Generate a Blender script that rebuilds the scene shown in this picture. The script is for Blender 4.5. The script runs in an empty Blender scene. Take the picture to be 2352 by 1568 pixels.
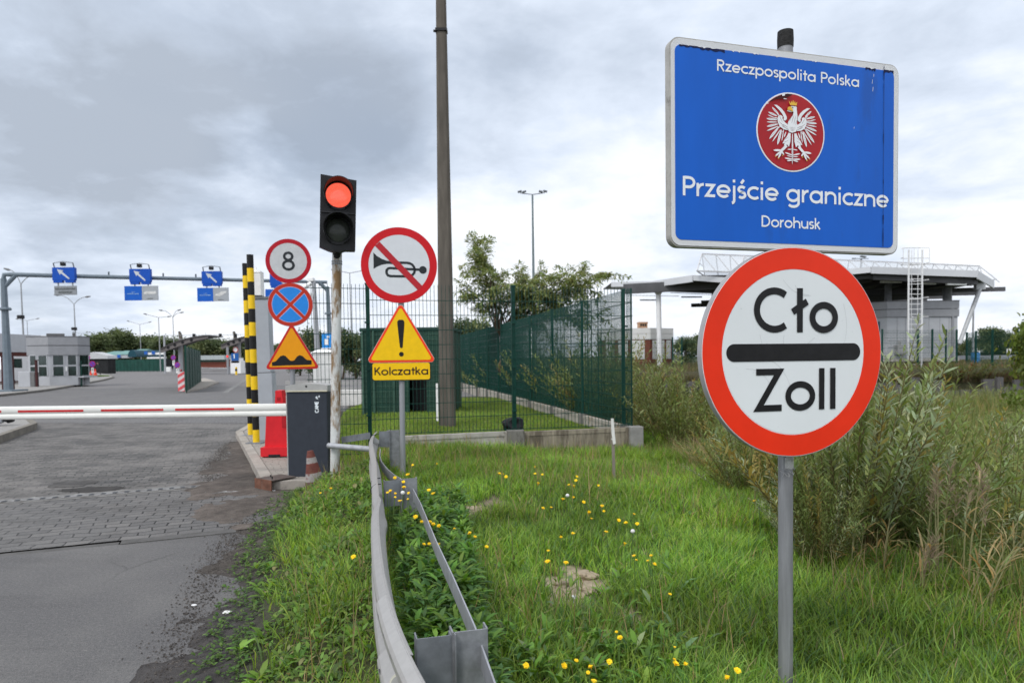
import bpy, bmesh, math, random
import numpy as np
from mathutils import Matrix, Vector, Euler
random.seed(7)
rng = np.random.default_rng(11)
sc = bpy.context.scene
R = math.radians
PI = math.pi
# ------------------------------------------------------------------ camera
EYE = 1.65
PITCH, ROLL = 1.9, -0.7
FPX = 1568.0                                    # 24 mm lens on a frame 2352 wide
PPX, PPY = 1176.0, 822.0 + FPX * math.tan(R(PITCH))
CR = Matrix.Rotation(R(90 - PITCH), 3, 'X') @ Matrix.Rotation(R(ROLL), 3, 'Z')
cd = bpy.data.cameras.new('camera'); cam = bpy.data.objects.new('camera', cd)
sc.collection.objects.link(cam); sc.camera = cam
cam.matrix_world = Matrix.Translation((0, 0, EYE)) @ CR.to_4x4()
cd.sensor_fit = 'HORIZONTAL'; cd.sensor_width = 36; cd.lens = 24
cd.shift_y = (PPY - 784.0) / 2352.0
cd.clip_start = 0.05; cd.clip_end = 3000
cd.dof.use_dof = True; cd.dof.focus_distance = 3.4; cd.dof.aperture_fstop = 4.0
# ------------------------------------------------------------------ world and sun
SUN_EL, SUN_AZ = 50.0, 215.0                    # behind the camera, to its left (azimuth clockwise from +Y)
w = bpy.data.worlds.new('World'); sc.world = w; w.use_nodes = True
nt = w.node_tree; nt.nodes.clear()
def N(t, **k):
    n = nt.nodes.new(t)
    for a, b in k.items(): setattr(n, a, b)
    return n
L = nt.links.new
out = N('ShaderNodeOutputWorld'); bg = N('ShaderNodeBackground'); bg.inputs['Strength'].default_value = 0.1
L(bg.outputs[0], out.inputs[0])
sky = N('ShaderNodeTexSky', sky_type='NISHITA', sun_disc=False)
sky.sun_elevation = R(SUN_EL); sky.sun_rotation = R(SUN_AZ); sky.air_density = 1.0; sky.dust_density = 2.0
tc = N('ShaderNodeTexCoord')
sep = N('ShaderNodeSeparateXYZ'); L(tc.outputs['Generated'], sep.inputs[0])
def mth(op, a, b=None, clamp=False):
    m = N('ShaderNodeMath', operation=op); m.use_clamp = clamp
    for i, v in enumerate((a, b)):
        if v is None: continue
        if isinstance(v, (int, float)): m.inputs[i].default_value = v
        else: L(v, m.inputs[i])
    return m.outputs[0]
zz = mth('ADD', mth('MAXIMUM', sep.outputs['Z'], 0.0), 0.22)
px = mth('DIVIDE', sep.outputs['X'], zz); py = mth('DIVIDE', sep.outputs['Y'], zz)
cmb = N('ShaderNodeCombineXYZ'); L(px, cmb.inputs[0]); L(py, cmb.inputs[1])
def noise(scale, detail, rough, dist=0.0, vec=None, off=0.0):
    n = N('ShaderNodeTexNoise'); n.inputs['Scale'].default_value = scale; n.inputs['Detail'].default_value = detail
    n.inputs['Roughness'].default_value = rough; n.inputs['Distortion'].default_value = dist
    mp = N('ShaderNodeMapping'); mp.inputs['Location'].default_value = (off, off * .7, off * .3)
    L(vec if vec is not None else cmb.outputs[0], mp.inputs[0]); L(mp.outputs[0], n.inputs['Vector'])
    return n.outputs['Fac']
n1 = noise(0.95, 6, 0.5, 0.35, off=3.1); n2 = noise(2.6, 8, 0.56, 0.3, off=9.7)
n3 = noise(0.5, 3, 0.5, 0.0, off=21.0)
def blob(xd, yd, rad, soft=0.6):
    d = Vector(((xd - 1176) / FPX, 1.0, (822 - yd) / FPX)).normalized()
    dt = N('ShaderNodeVectorMath', operation='DOT_PRODUCT'); L(tc.outputs['Generated'], dt.inputs[0]); dt.inputs[1].default_value = d
    mr = N('ShaderNodeMapRange', interpolation_type='SMOOTHSTEP'); L(dt.outputs['Value'], mr.inputs[0])
    mr.inputs[1].default_value = math.cos(R(rad)); mr.inputs[2].default_value = math.cos(R(rad * (1 - soft)))
    return mr.outputs[0]
BLOBS = [(540, 335, 10, .95, .34), (820, 310, 8, .95, .24), (270, 295, 8, .95, .26), (60, 190, 11, .95, .27), (480, 170, 20, .95, .20), (980, 170, 14, .95, .16), (1750, 330, 16, .95, .1),
         (60, 520, 9, .9, .14), (2250, 90, 14, .95, .2), (160, 680, 6, .9, .12), (1300, 60, 10, .95, .12)]
dark = None
for xd, yd, rd, sf, am in BLOBS:
    b = mth('MULTIPLY', blob(xd, yd, rd, sf), am)
    dark = b if dark is None else mth('ADD', dark, b)
n4 = noise(6.5, 6, 0.6, 0.2, off=33.0)
nn = mth('ADD', mth('ADD', mth('MULTIPLY', mth('SUBTRACT', n1, 0.5), 1.15), mth('MULTIPLY', mth('SUBTRACT', n2, 0.5), 0.95)), mth('MULTIPLY', mth('SUBTRACT', n4, 0.5), 0.42))
dmul = mth('MULTIPLY', dark, mth('ADD', 1.0, mth('MULTIPLY', nn, 1.25)))
dens = mth('ADD', mth('ADD', 0.22, mth('MULTIPLY', nn, 0.85)), dmul, clamp=True)
rmp = N('ShaderNodeValToRGB'); L(dens, rmp.inputs[0])
e = rmp.color_ramp.elements
e[0].position = 0.0; e[0].color = (.98, 1.0, 1.04, 1)
e[1].position = 1.0; e[1].color = (.41, .465, .55, 1)
for p, c in ((.2, (.86, .90, .97)), (.42, (.68, .755, .875)), (.7, (.51, .58, .69))):
    q = e.new(p); q.color = (*c, 1)
# the cloud deck is much brighter round the veiled sun, behind the camera
sdir = Vector((math.sin(R(SUN_AZ)) * math.cos(R(SUN_EL)), math.cos(R(SUN_AZ)) * math.cos(R(SUN_EL)), math.sin(R(SUN_EL))))
dts = N('ShaderNodeVectorMath', operation='DOT_PRODUCT'); L(tc.outputs['Generated'], dts.inputs[0]); dts.inputs[1].default_value = sdir
glow = N('ShaderNodeMapRange', interpolation_type='SMOOTHSTEP'); L(dts.outputs['Value'], glow.inputs[0])
glow.inputs[1].default_value = -0.1; glow.inputs[2].default_value = 1.0; glow.inputs[3].default_value = 1.0; glow.inputs[4].default_value = 1.45
cl = N('ShaderNodeVectorMath', operation='SCALE'); L(rmp.outputs[0], cl.inputs[0]); L(mth('MULTIPLY', glow.outputs[0], 10.0), cl.inputs['Scale'])
# thin gaps in the deck low over the horizon where the blue sky shows
gap = N('ShaderNodeMapRange'); L(n3, gap.inputs[0]); gap.inputs[1].default_value = .60; gap.inputs[2].default_value = .72; gap.inputs[3].default_value = 0; gap.inputs[4].default_value = .35
mx = N('ShaderNodeMix', data_type='RGBA'); L(gap.outputs[0], mx.inputs['Factor']); L(cl.outputs[0], mx.inputs['A']); L(sky.outputs[0], mx.inputs['B'])
L(mx.outputs['Result'], bg.inputs['Color'])
sd = bpy.data.lights.new('sun', 'SUN'); sun = bpy.data.objects.new('sun', sd); sc.collection.objects.link(sun)
sd.energy = 1.5; sd.angle = R(12); sd.color = (1.0, .965, .92)
sun.rotation_euler = (-sdir).to_track_quat('-Z', 'Y').to_euler()
sc.view_settings.view_transform = 'Standard'; sc.view_settings.look = 'None'
sc.view_settings.exposure = 0.2; sc.view_settings.gamma = 1.0; sc.view_settings.use_curve_mapping = False
sc.cycles.use_denoising = True
sc.cycles.max_bounces = 6; sc.cycles.transparent_max_bounces = 16
try: sc.cycles.denoiser = 'OPENIMAGEDENOISE'
except Exception: pass
# ------------------------------------------------------------------ photograph measurements -> world
def ray(xd, yd):
    v = CR @ Vector(((xd - PPX) / FPX, -(yd - PPY) / FPX, -1.0))
    return v / v.y
def at(xd, yd, D):                               # the point seen at pixel (xd, yd) at ground distance D
    v = ray(xd, yd); return Vector((v.x * D, D, EYE + v.z * D))
def atz(xd, yd, z):                              # the point seen at pixel (xd, yd) on the level z
    v = ray(xd, yd); t = (z - EYE) / v.z; return Vector((v.x * t, t, z))
def sst(a, b, x):
    t = np.clip((x - a) / (b - a), 0, 1); return t * t * (3 - 2 * t)
# cheap value noise for numpy
_tab = rng.random((256, 256))
def vnoise(x, y, s):
    x = np.asarray(x) * s + 57.3; y = np.asarray(y) * s + 31.7
    xi = np.floor(x).astype(int); yi = np.floor(y).astype(int); fx = x - xi; fy = y - yi
    fx = fx * fx * (3 - 2 * fx); fy = fy * fy * (3 - 2 * fy)
    g = lambda a, b: _tab[a % 256, b % 256]
    return (g(xi, yi) * (1 - fx) + g(xi + 1, yi) * fx) * (1 - fy) + (g(xi, yi + 1) * (1 - fx) + g(xi + 1, yi + 1) * fx) * fy
def xr(y): return np.interp(y, [-5, 1.2, 2, 3.5, 5.4, 6.8, 8.5, 9.3, 15, 20, 40, 60], [-1.0, -1.4, -1.55, -1.87, -2.45, -2.76, -3.1, -2.75, -4.0, -5.2, -8.5, -13])
def xgr(y): return np.interp(y, [-5, 1.2, 2.5, 3.9, 5.2, 7.4, 9.3, 15, 20, 40], [-.7, -1.05, -1.3, -1.62, -2.02, -2.62, -2.7, -3.95, -5.1, -8.4])
def lip(y): return np.interp(y, [-5, 3, 9, 12.0, 12.6, 40, 60, 400], [3.2, 3.0, 2.75, 2.7, 2.55, -3.2, -6, -60])
def zg(x, y):
    x = np.asarray(x, float); y = np.asarray(y, float)
    s = x - xr(y)
    top = .2 - .05 * (x + 1) - .035 * np.clip(y - 8, 0, 4)
    inside = sst(11.3, 12.0, y - .18 * (x + 1))
    top = top * (1 - inside) + .16 * inside
    n = (vnoise(x, y, 1.3) - .5) * .09 + (vnoise(x, y, 4.0) - .5) * .05 + (vnoise(x, y, 11.0) - .5) * .02
    z = .006 + np.clip(s, -1, .6) * .07 + n * sst(-.3, .15, s) * (1 - .5 * inside)
    z = z + (top - .03) * sst(.3, 1.3, s)
    z = np.where(s < -.55, -.05, z)
    z = np.where(y > 26, z * (1 - sst(26, 30, y)) + -.05 * sst(26, 30, y), z)
    d = x - lip(y)
    z = z + (-1.25 - z + n * 3) * sst(0, 2.2, d)
    up = sst(37.2, 37.6, y + .03 * x) * sst(0, 1.2, d)
    z = z * (1 - up) + .75 * up
    return z
# ------------------------------------------------------------------ mesh helpers
class MB:
    def __init__(s): s.v = []; s.f = []; s.m = []
    def add(s, vs, fs, m=0):
        o = len(s.v); s.v += [tuple(v) for v in vs]; s.f += [tuple(i + o for i in f) for f in fs]; s.m += [m] * len(fs); return s
    def box(s, c, d, rz=0.0, m=0, taper=1.0, ry=0.0):
        x, y, z = d[0] / 2, d[1] / 2, d[2] / 2
        p = [(-x, -y, -z), (x, -y, -z), (x, y, -z), (-x, y, -z), (-x * taper, -y * taper, z), (x * taper, -y * taper, z), (x * taper, y * taper, z), (-x * taper, y * taper, z)]
        M = Matrix.Rotation(rz, 3, 'Z') @ Matrix.Rotation(ry, 3, 'Y'); c = Vector(c)
        return s.add([M @ Vector(q) + c for q in p], [(0, 3, 2, 1), (4, 5, 6, 7), (0, 1, 5, 4), (1, 2, 6, 5), (2, 3, 7, 6), (3, 0, 4, 7)], m)
    def rbox(s, c, d, b=.01, rz=0.0, m=0):            # box with chamfered edges
        bm = bmesh.new(); bmesh.ops.create_cube(bm, size=1)
        bmesh.ops.scale(bm, vec=d, verts=bm.verts)
        bmesh.ops.bevel(bm, geom=bm.edges[:], offset=b, segments=2, affect='EDGES', profile=.6)
        M = Matrix.Translation(c) @ Matrix.Rotation(rz, 4, 'Z')
        bm.verts.index_update(); s.add([M @ v.co for v in bm.verts], [[v.index for v in f.verts] for f in bm.faces], m); bm.free(); return s
    def tube(s, pts, r, n=8, cap=True, m=0):
        pts = [Vector(p) for p in pts]; rs = r if isinstance(r, (list, tuple)) else [r] * len(pts)
        vs, fs = [], []; ref = None
        for i, p in enumerate(pts):
            a = pts[max(i - 1, 0)]; b = pts[min(i + 1, len(pts) - 1)]; t = (b - a).normalized()
            if ref is None:
                ref = Vector((0, 0, 1)) if abs(t.z) < .9 else Vector((1, 0, 0))
            u = ref - t * ref.dot(t)
            if u.length < 1e-4: u = t.orthogonal()
            u.normalize(); ref = u; k = t.cross(u)
            for j in range(n):
                g = 2 * PI * j / n; vs.append(p + (u * math.cos(g) + k * math.sin(g)) * rs[i])
        for i in range(len(pts) - 1):
            for j in range(n):
                fs.append((i * n + j, i * n + (j + 1) % n, (i + 1) * n + (j + 1) % n, (i + 1) * n + j))
        if cap: fs += [tuple(range(n))[::-1], tuple((len(pts) - 1) * n + j for j in range(n))]
        return s.add(vs, fs, m)
    def bar(s, p, q, wd, h, m=0, up=(0, 0, 1)):        # straight bar of rectangular section
        p, q = Vector(p), Vector(q); t = (q - p).normalized(); up = Vector(up)
        if abs(t.dot(up)) > .98: up = Vector((0, 1, 0))
        sd_ = t.cross(up).normalized(); u = sd_.cross(t)
        vs = [a + sd_ * (wd / 2 * i) + u * (h / 2 * j) for a in (p, q) for i, j in ((-1, -1), (1, -1), (1, 1), (-1, 1))]
        return s.add(vs, [(0, 1, 2, 3), (7, 6, 5, 4), (0, 4, 5, 1), (1, 5, 6, 2), (2, 6, 7, 3), (3, 7, 4, 0)], m)
    def prism(s, pts, y0, y1, m=0):                     # outline in X-Z given a thickness from y0 (front) to y1
        n = len(pts); vs = [(a, y0, b) for a, b in pts] + [(a, y1, b) for a, b in pts]
        ar = sum(pts[i][0] * pts[(i + 1) % n][1] - pts[(i + 1) % n][0] * pts[i][1] for i in range(n))
        f = tuple(range(n)); bk = tuple(range(2 * n - 1, n - 1, -1))
        if ar < 0: f = f[::-1]; bk = bk[::-1]
        fs = [f, bk] + [(i, (i + 1) % n, n + (i + 1) % n, n + i)[::-1] for i in range(n)]
        return s.add(vs, fs, m)
    def slab(s, pts, z0, z1, m=0):                      # plan outline given a height
        n = len(pts); vs = [(a, b, z0) for a, b in pts] + [(a, b, z1) for a, b in pts]
        ar = sum(pts[i][0] * pts[(i + 1) % n][1] - pts[(i + 1) % n][0] * pts[i][1] for i in range(n))
        o = list(range(n)) if ar > 0 else list(range(n))[::-1]
        fs = [tuple(o[::-1]), tuple(n + i for i in o)]
        for i in range(n):
            a, b = o[i], o[(i + 1) % n]; fs.append((a, b, n + b, n + a))
        return s.add(vs, fs, m)
    def ring(s, ro, ri, y0, y1, n=64, m=0, c=(0, 0)):
        vs = []
        for i in range(n):
            a = 2 * PI * i / n; ca, sa = math.cos(a), math.sin(a)
            vs += [(c[0] + ro * ca, y0, c[1] + ro * sa), (c[0] + ri * ca, y0, c[1] + ri * sa), (c[0] + ri * ca, y1, c[1] + ri * sa), (c[0] + ro * ca, y1, c[1] + ro * sa)]
        fs = []
        for i in range(n):
            a = i * 4; b = ((i + 1) % n) * 4
            for k in range(4): fs.append((a + k, b + k, b + (k + 1) % 4, a + (k + 1) % 4)[::-1])
        return s.add(vs, fs, m)
    def lathe(s, prof, n=24, c=(0, 0, 0), m=0):
        vs = [(c[0] + r * math.cos(2 * PI * j / n), c[1] + r * math.sin(2 * PI * j / n), c[2] + z) for r, z in prof for j in range(n)]
        fs = [(i * n + j, i * n + (j + 1) % n, (i + 1) * n + (j + 1) % n, (i + 1) * n + j) for i in range(len(prof) - 1) for j in range(n)]
        fs += [tuple(range(n))[::-1], tuple((len(prof) - 1) * n + j for j in range(n))]
        return s.add(vs, fs, m)
def circ(r, n=48, c=(0, 0)): return [(c[0] + r * math.cos(2 * PI * i / n), c[1] + r * math.sin(2 * PI * i / n)) for i in range(n)]
def rrect(wd, h, r, n=6, c=(0, 0)):
    o = []
    for sx, sz, a0 in ((1, 1, 0), (-1, 1, 90), (-1, -1, 180), (1, -1, 270)):
        for k in range(n + 1):
            a = R(a0 + 90 * k / n); o.append((c[0] + sx * (wd / 2 - r) + r * math.cos(a), c[1] + sz * (h / 2 - r) + r * math.sin(a)))
    return o
def rtri(side, r, n=6):                                 # rounded upright triangle, centred on its centroid
    h = side * math.sqrt(3) / 2; P = [(0, h * 2 / 3), (-side / 2, -h / 3), (side / 2, -h / 3)]; o = []
    k = r / math.sin(R(30))
    for (x, z), a0 in zip(P, (30, 150, 270)):
        l = math.hypot(x, z); cx, cz = x * (l - k) / l, z * (l - k) / l
        for i in range(n + 1):
            a = R(a0 + 120 * i / n); o.append((cx + r * math.cos(a), cz + r * math.sin(a)))
    return o
def mesh_of(name, mb, mats, smooth=False):
    me = bpy.data.meshes.new(name); me.from_pydata(mb.v, [], mb.f)
    for m in (mats if isinstance(mats, (list, tuple)) else [mats]): me.materials.append(m)
    if any(mb.m): me.polygons.foreach_set('material_index', mb.m)
    if smooth:
        me.polygons.foreach_set('use_smooth', [True] * len(me.polygons))
        try: me.set_sharp_from_angle(angle=R(40))
        except Exception: pass
    me.update(); return me
def obj(name, mb, mats, parent=None, loc=(0, 0, 0), rot=(0, 0, 0), smooth=False, label=None):
    me = mb if isinstance(mb, bpy.types.Mesh) else mesh_of(name, mb, mats, smooth)
    o = bpy.data.objects.new(name, me); sc.collection.objects.link(o)
    o.location = loc; o.rotation_euler = rot
    if parent is not None: o.parent = parent
    if label: o['label'] = label
    return o
def tag(o, label, cat, group=None, kind=None):
    o['label'] = label; o['category'] = cat
    if group: o['group'] = group
    if kind: o['kind'] = kind
    return o
def thing(name, label, cat, loc=(0, 0, 0), rz=0.0, group=None, lean=(0, 0)):
    o = bpy.data.objects.new(name, None); sc.collection.objects.link(o); o.empty_display_size = .1
    o.location = loc; o.rotation_euler = (lean[0], lean[1], rz)
    return tag(o, label, cat, group)
def struct(name, mb, mats, smooth=False):
    o = obj(name, mb, mats, smooth=smooth); o['kind'] = 'structure'; return o
def dup(root, loc, rz=0.0, label=None, group=None, scale=None):
    r = root.copy(); sc.collection.objects.link(r); r.location = loc; r.rotation_euler = (0, 0, rz)
    if scale: r.scale = scale if isinstance(scale, (tuple, list)) else (scale,) * 3
    if label: r['label'] = label
    if group: r['group'] = group
    for ch in list(root.children):
        c = ch.copy(); sc.collection.objects.link(c); c.parent = r
        for g in ch.children:
            d = g.copy(); sc.collection.objects.link(d); d.parent = c
    return r
def np_mesh(name, V, quads=None, tris=None, col=None, mats=None, smooth=True):
    me = bpy.data.meshes.new(name)
    nq = 0 if quads is None else len(quads); ntr = 0 if tris is None else len(tris)
    me.vertices.add(len(V)); me.vertices.foreach_set('co', np.ascontiguousarray(V, dtype=np.float32).ravel())
    lp = []; st = []; tt = []
    if nq: lp.append(quads.ravel()); st.append(np.arange(nq) * 4); tt.append(np.full(nq, 4))
    if ntr: lp.append(tris.ravel()); st.append(np.arange(ntr) * 3 + nq * 4); tt.append(np.full(ntr, 3))
    lp = np.concatenate(lp).astype(np.int32); st = np.concatenate(st).astype(np.int32); tt = np.concatenate(tt).astype(np.int32)
    me.loops.add(len(lp)); me.loops.foreach_set('vertex_index', lp)
    me.polygons.add(nq + ntr); me.polygons.foreach_set('loop_start', st); me.polygons.foreach_set('loop_total', tt)
    if smooth: me.polygons.foreach_set('use_smooth', np.ones(nq + ntr, bool))
    if col is not None:
        at_ = me.attributes.new('tint', 'FLOAT_COLOR', 'POINT')
        c4 = np.ones((len(V), 4), np.float32); c4[:, :3] = col; at_.data.foreach_set('color', c4.ravel())
    for m in (mats or []): me.materials.append(m)
    me.update(); me.validate(); return me
# ------------------------------------------------------------------ materials
_mats = {}
def M(name, col, rough=.6, metal=0.0, var=.12, vs=6.0, bump=0.0, bs=40.0, spec=.22, streak=0.0, dirt=None, dirt_amt=0.0, dirt_scale=5.0):
    if name in _mats: return _mats[name]
    m = bpy.data.materials.new(name); m.use_nodes = True; t = m.node_tree; b = t.nodes['Principled BSDF']; l = t.links.new
    b.inputs['Roughness'].default_value = rough; b.inputs['Metallic'].default_value = metal
    b.inputs['Specular IOR Level'].default_value = spec
    tcn = t.nodes.new('ShaderNodeTexCoord'); mp = t.nodes.new('ShaderNodeMapping'); l(tcn.outputs['Object'], mp.inputs[0])
    if streak: mp.inputs['Scale'].default_value = (1, 1, 1 / (1 + streak))
    nz = t.nodes.new('ShaderNodeTexNoise'); nz.inputs['Scale'].default_value = vs; nz.inputs['Detail'].default_value = 7; nz.inputs['Roughness'].default_value = .62
    l(mp.outputs[0], nz.inputs['Vector'])
    rp = t.nodes.new('ShaderNodeValToRGB'); l(nz.outputs['Fac'], rp.inputs[0])
    c = Vector(col[:3]); lo = c * (1 - var * 1.6); hi = c * (1 + var)
    rp.color_ramp.elements[0].position = .3; rp.color_ramp.elements[0].color = (*lo, 1)
    rp.color_ramp.elements[1].position = .72; rp.color_ramp.elements[1].color = (*[min(1, x) for x in hi], 1)
    src = rp.outputs[0]
    if dirt is not None:
        n2_ = t.nodes.new('ShaderNodeTexNoise'); n2_.inputs['Scale'].default_value = dirt_scale; n2_.inputs['Detail'].default_value = 9; n2_.inputs['Roughness'].default_value = .7
        l(mp.outputs[0], n2_.inputs['Vector'])
        mr = t.nodes.new('ShaderNodeMapRange'); l(n2_.outputs['Fac'], mr.inputs[0]); mr.inputs[1].default_value = .66 - dirt_amt * .35; mr.inputs[2].default_value = .74 - dirt_amt * .3
        mxx = t.nodes.new('ShaderNodeMix'); mxx.data_type = 'RGBA'; l(mr.outputs[0], mxx.inputs['Factor']); l(src, mxx.inputs['A']); mxx.inputs['B'].default_value = (*dirt, 1)
        src = mxx.outputs['Result']
    l(src, b.inputs['Base Color'])
    if bump:
        nb = t.nodes.new('ShaderNodeTexNoise'); nb.inputs['Scale'].default_value = bs; nb.inputs['Detail'].default_value = 8
        l(tcn.outputs['Object'], nb.inputs['Vector'])
        bp = t.nodes.new('ShaderNodeBump'); bp.inputs['Strength'].default_value = bump; bp.inputs['Distance'].default_value = .02
        l(nb.outputs['Fac'], bp.inputs['Height']); l(bp.outputs[0], b.inputs['Normal'])
    _mats[name] = m; return m
def leafmat(name, trans=.35, rough=.55, gain=1.0):
    m = bpy.data.materials.new(name); m.use_nodes = True; t = m.node_tree; l = t.links.new
    b = t.nodes['Principled BSDF']; b.inputs['Roughness'].default_value = rough; b.inputs['Specular IOR Level'].default_value = .3
    a = t.nodes.new('ShaderNodeAttribute'); a.attribute_name = 'tint'
    l(a.outputs['Color'], b.inputs['Base Color'])
    tr = t.nodes.new('ShaderNodeBsdfTranslucent')
    hs = t.nodes.new('ShaderNodeHueSaturation'); hs.inputs['Value'].default_value = 1.25; hs.inputs['Saturation'].default_value = 1.1; hs.inputs['Hue'].default_value = .49
    l(a.outputs['Color'], hs.inputs['Color']); l(hs.outputs[0], tr.inputs[0])
    mx_ = t.nodes.new('ShaderNodeMixShader'); mx_.inputs[0].default_value = trans
    l(b.outputs[0], mx_.inputs[1]); l(tr.outputs[0], mx_.inputs[2]); l(mx_.outputs[0], t.nodes['Material Output'].inputs[0])
    return m
def emit(name, col, st):
    m = bpy.data.materials.new(name); m.use_nodes = True; b = m.node_tree.nodes['Principled BSDF']
    b.inputs['Base Color'].default_value = (*[c * .4 for c in col], 1); b.inputs['Emission Color'].default_value = (*col, 1); b.inputs['Emission Strength'].default_value = st
    return m
galv = M('galvanised', (.36, .37, .39), .48, .35, .16, 14, .05, 90, dirt=(.23, .22, .21), dirt_amt=.12, dirt_scale=9)
galv_w = M('galvanised_pale', (.37, .36, .345), .46, .55, .06, 30, .0, 160, dirt=(.25, .235, .215), dirt_amt=.06, dirt_scale=30)
galv_d = M('galvanised_dark', (.20, .215, .235), .5, .3, .18, 12, .05, 80)
steel_blue = M('painted_steel_blue_grey', (.15, .185, .215), .5, 0, .1, 4)
alu = M('sign_back_aluminium', (.42, .42, .42), .42, .5, .1, 10)
white_refl = M('reflective_white', (.74, .76, .78), .42, 0, .03, 30, .0)
white_plain = M('white_paint', (.78, .78, .77), .5, 0, .05, 8)
black = M('black_film', (.012, .012, .013), .38, 0, .2, 20)
blk_plastic = M('black_plastic', (.016, .016, .018), .5, 0, .25, 12)
red_dark = M('sign_red_deep', (.47, .008, .02), .42, 0, .05, 14)
red_org = M('sign_red_orange', (.80, .055, .012), .42, 0, .04, 10)
red_crim = M('sign_red_crimson', (.42, .018, .028), .45, 0, .05, 20)
blue_sign = M('sign_blue', (.002, .100, .50), .42, 0, .07, 5, streak=3, dirt=(.006, .085, .40), dirt_amt=.22, dirt_scale=4)
blue_lt = M('sign_blue_light', (.02, .24, .72), .42, 0, .05, 10)
orange = M('sign_orange', (.74, .32, .004), .45, 0, .05, 12)
yellow = M('sign_yellow', (.82, .50, .004), .45, 0, .05, 12)
gold = M('gold_film', (.70, .42, .05), .4, 0, .1, 30)
conc = M('concrete', (.40, .38, .345), .85, 0, .16, 5, .25, 60, dirt=(.20, .185, .165), dirt_amt=.3, dirt_scale=4)
conc_d = M('concrete_dark', (.175, .168, .155), .9, 0, .2, 5, .25, 50, dirt=(.09, .085, .075), dirt_amt=.35, dirt_scale=5, streak=3)
pole_conc = M('pole_concrete', (.115, .102, .086), .9, 0, .22, 9, .35, 60, streak=6)
fence_green = M('fence_green', (.004, .042, .031), .42, 0, .12, 8)
anthr = M('cabinet_anthracite', (.032, .038, .050), .55, 0, .1, 12, .02, 200)
grey_cab = M('cabinet_grey', (.37, .40, .44), .5, 0, .05, 4)
cap_grey = M('cap_grey', (.36, .36, .35), .5, 0, .1, 8)
rust_white = M('rusty_white_paint', (.56, .57, .56), .7, 0, .12, 10, .3, 50, streak=2.5, dirt=(.20, .125, .06), dirt_amt=.56, dirt_scale=8)
plastic_red = M('plastic_red', (.62, .02, .028), .45, 0, .08, 6)
hazard_y = M('hazard_yellow', (.80, .52, .015), .5, 0, .06, 8, dirt=(.35, .24, .05), dirt_amt=.08, dirt_scale=20)
hazard_k = M('hazard_black', (.014, .014, .014), .5, 0, .3, 10, dirt=(.2, .2, .2), dirt_amt=.0, dirt_scale=22)
glass_d = M('window_glass', (.014, .03, .026), .08, 0, .4, 2, spec=.6)
clad = M('grey_cladding', (.28, .285, .30), .55, .1, .06, 3)
clad_l = M('pale_cladding', (.40, .41, .43), .55, .05, .05, 2)
white_metal = M('white_steel', (.70, .70, .70), .45, .1, .05, 4)
roof_green = M('roof_green', (.14, .27, .25), .6, 0, .1, 1)
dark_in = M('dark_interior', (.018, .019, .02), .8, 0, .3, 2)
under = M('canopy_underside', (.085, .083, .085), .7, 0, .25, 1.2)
bark = M('bark', (.085, .065, .045), .9, 0, .25, 8, .4, 30)
wood = M('weathered_wood', (.24, .21, .18), .9, 0, .2, 12, .3, 40, streak=5)
brick = None
leaf = leafmat('leaf', .4); grassm = leafmat('grass_blade', .5, .5)
# ------------------------------------------------------------------ ground materials
def ground_mat():
    m = bpy.data.materials.new('earth'); m.use_nodes = True; t = m.node_tree; l = t.links.new; b = t.nodes['Principled BSDF']
    b.inputs['Roughness'].default_value = .93; b.inputs['Specular IOR Level'].default_value = .2
    a = t.nodes.new('ShaderNodeAttribute'); a.attribute_name = 'tint'
    tcn = t.nodes.new('ShaderNodeTexCoord')
    nz = t.nodes.new('ShaderNodeTexNoise'); nz.inputs['Scale'].default_value = 9; nz.inputs['Detail'].default_value = 10; nz.inputs['Roughness'].default_value = .7; l(tcn.outputs['Object'], nz.inputs['Vector'])
    mr = t.nodes.new('ShaderNodeMapRange'); l(nz.outputs['Fac'], mr.inputs[0]); mr.inputs[1].default_value = .3; mr.inputs[2].default_value = .75; mr.inputs[3].default_value = .62; mr.inputs[4].default_value = 1.4
    sc_ = t.nodes.new('ShaderNodeVectorMath'); sc_.operation = 'SCALE'; l(a.outputs['Color'], sc_.inputs[0]); l(mr.outputs[0], sc_.inputs['Scale']); l(sc_.outputs[0], b.inputs['Base Color'])
    n2_ = t.nodes.new('ShaderNodeTexNoise'); n2_.inputs['Scale'].default_value = 26; n2_.inputs['Detail'].default_value = 8; n2_.inputs['Roughness'].default_value = .65; l(tcn.outputs['Object'], n2_.inputs['Vector'])
    bp = t.nodes.new('ShaderNodeBump'); bp.inputs['Strength'].default_value = .8; bp.inputs['Distance'].default_value = .03; l(n2_.outputs['Fac'], bp.inputs['Height']); l(bp.outputs[0], b.inputs['Normal'])
    return m
SAND = [(1.02, 4.30, .30), (.85, 4.75, .22), (-.38, 6.1, .32), (1.0, 4.0, .18), (-.3, 6.6, .2)]
SAND = [(atz(x, y, .12).x, atz(x, y, .12).y, r) for x, y, r in ((1335, 1332, .17), (1318, 1362, .2), (1280, 1345, .13), (1365, 1350, .12), (1062, 1193, .30), (1120, 1180, .22), (1445, 1412, .10), (1030, 1170, .2))]
def sandmask(x, y):
    m = np.zeros(np.shape(x))
    for sx, sy, r in SAND:
        d = np.hypot(np.asarray(x) - sx, (np.asarray(y) - sy) * .55) / r
        m = np.maximum(m, 1 - sst(.55, 1.15, d + (vnoise(x, y, 7.0) - .5) * .9))
    return m
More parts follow.
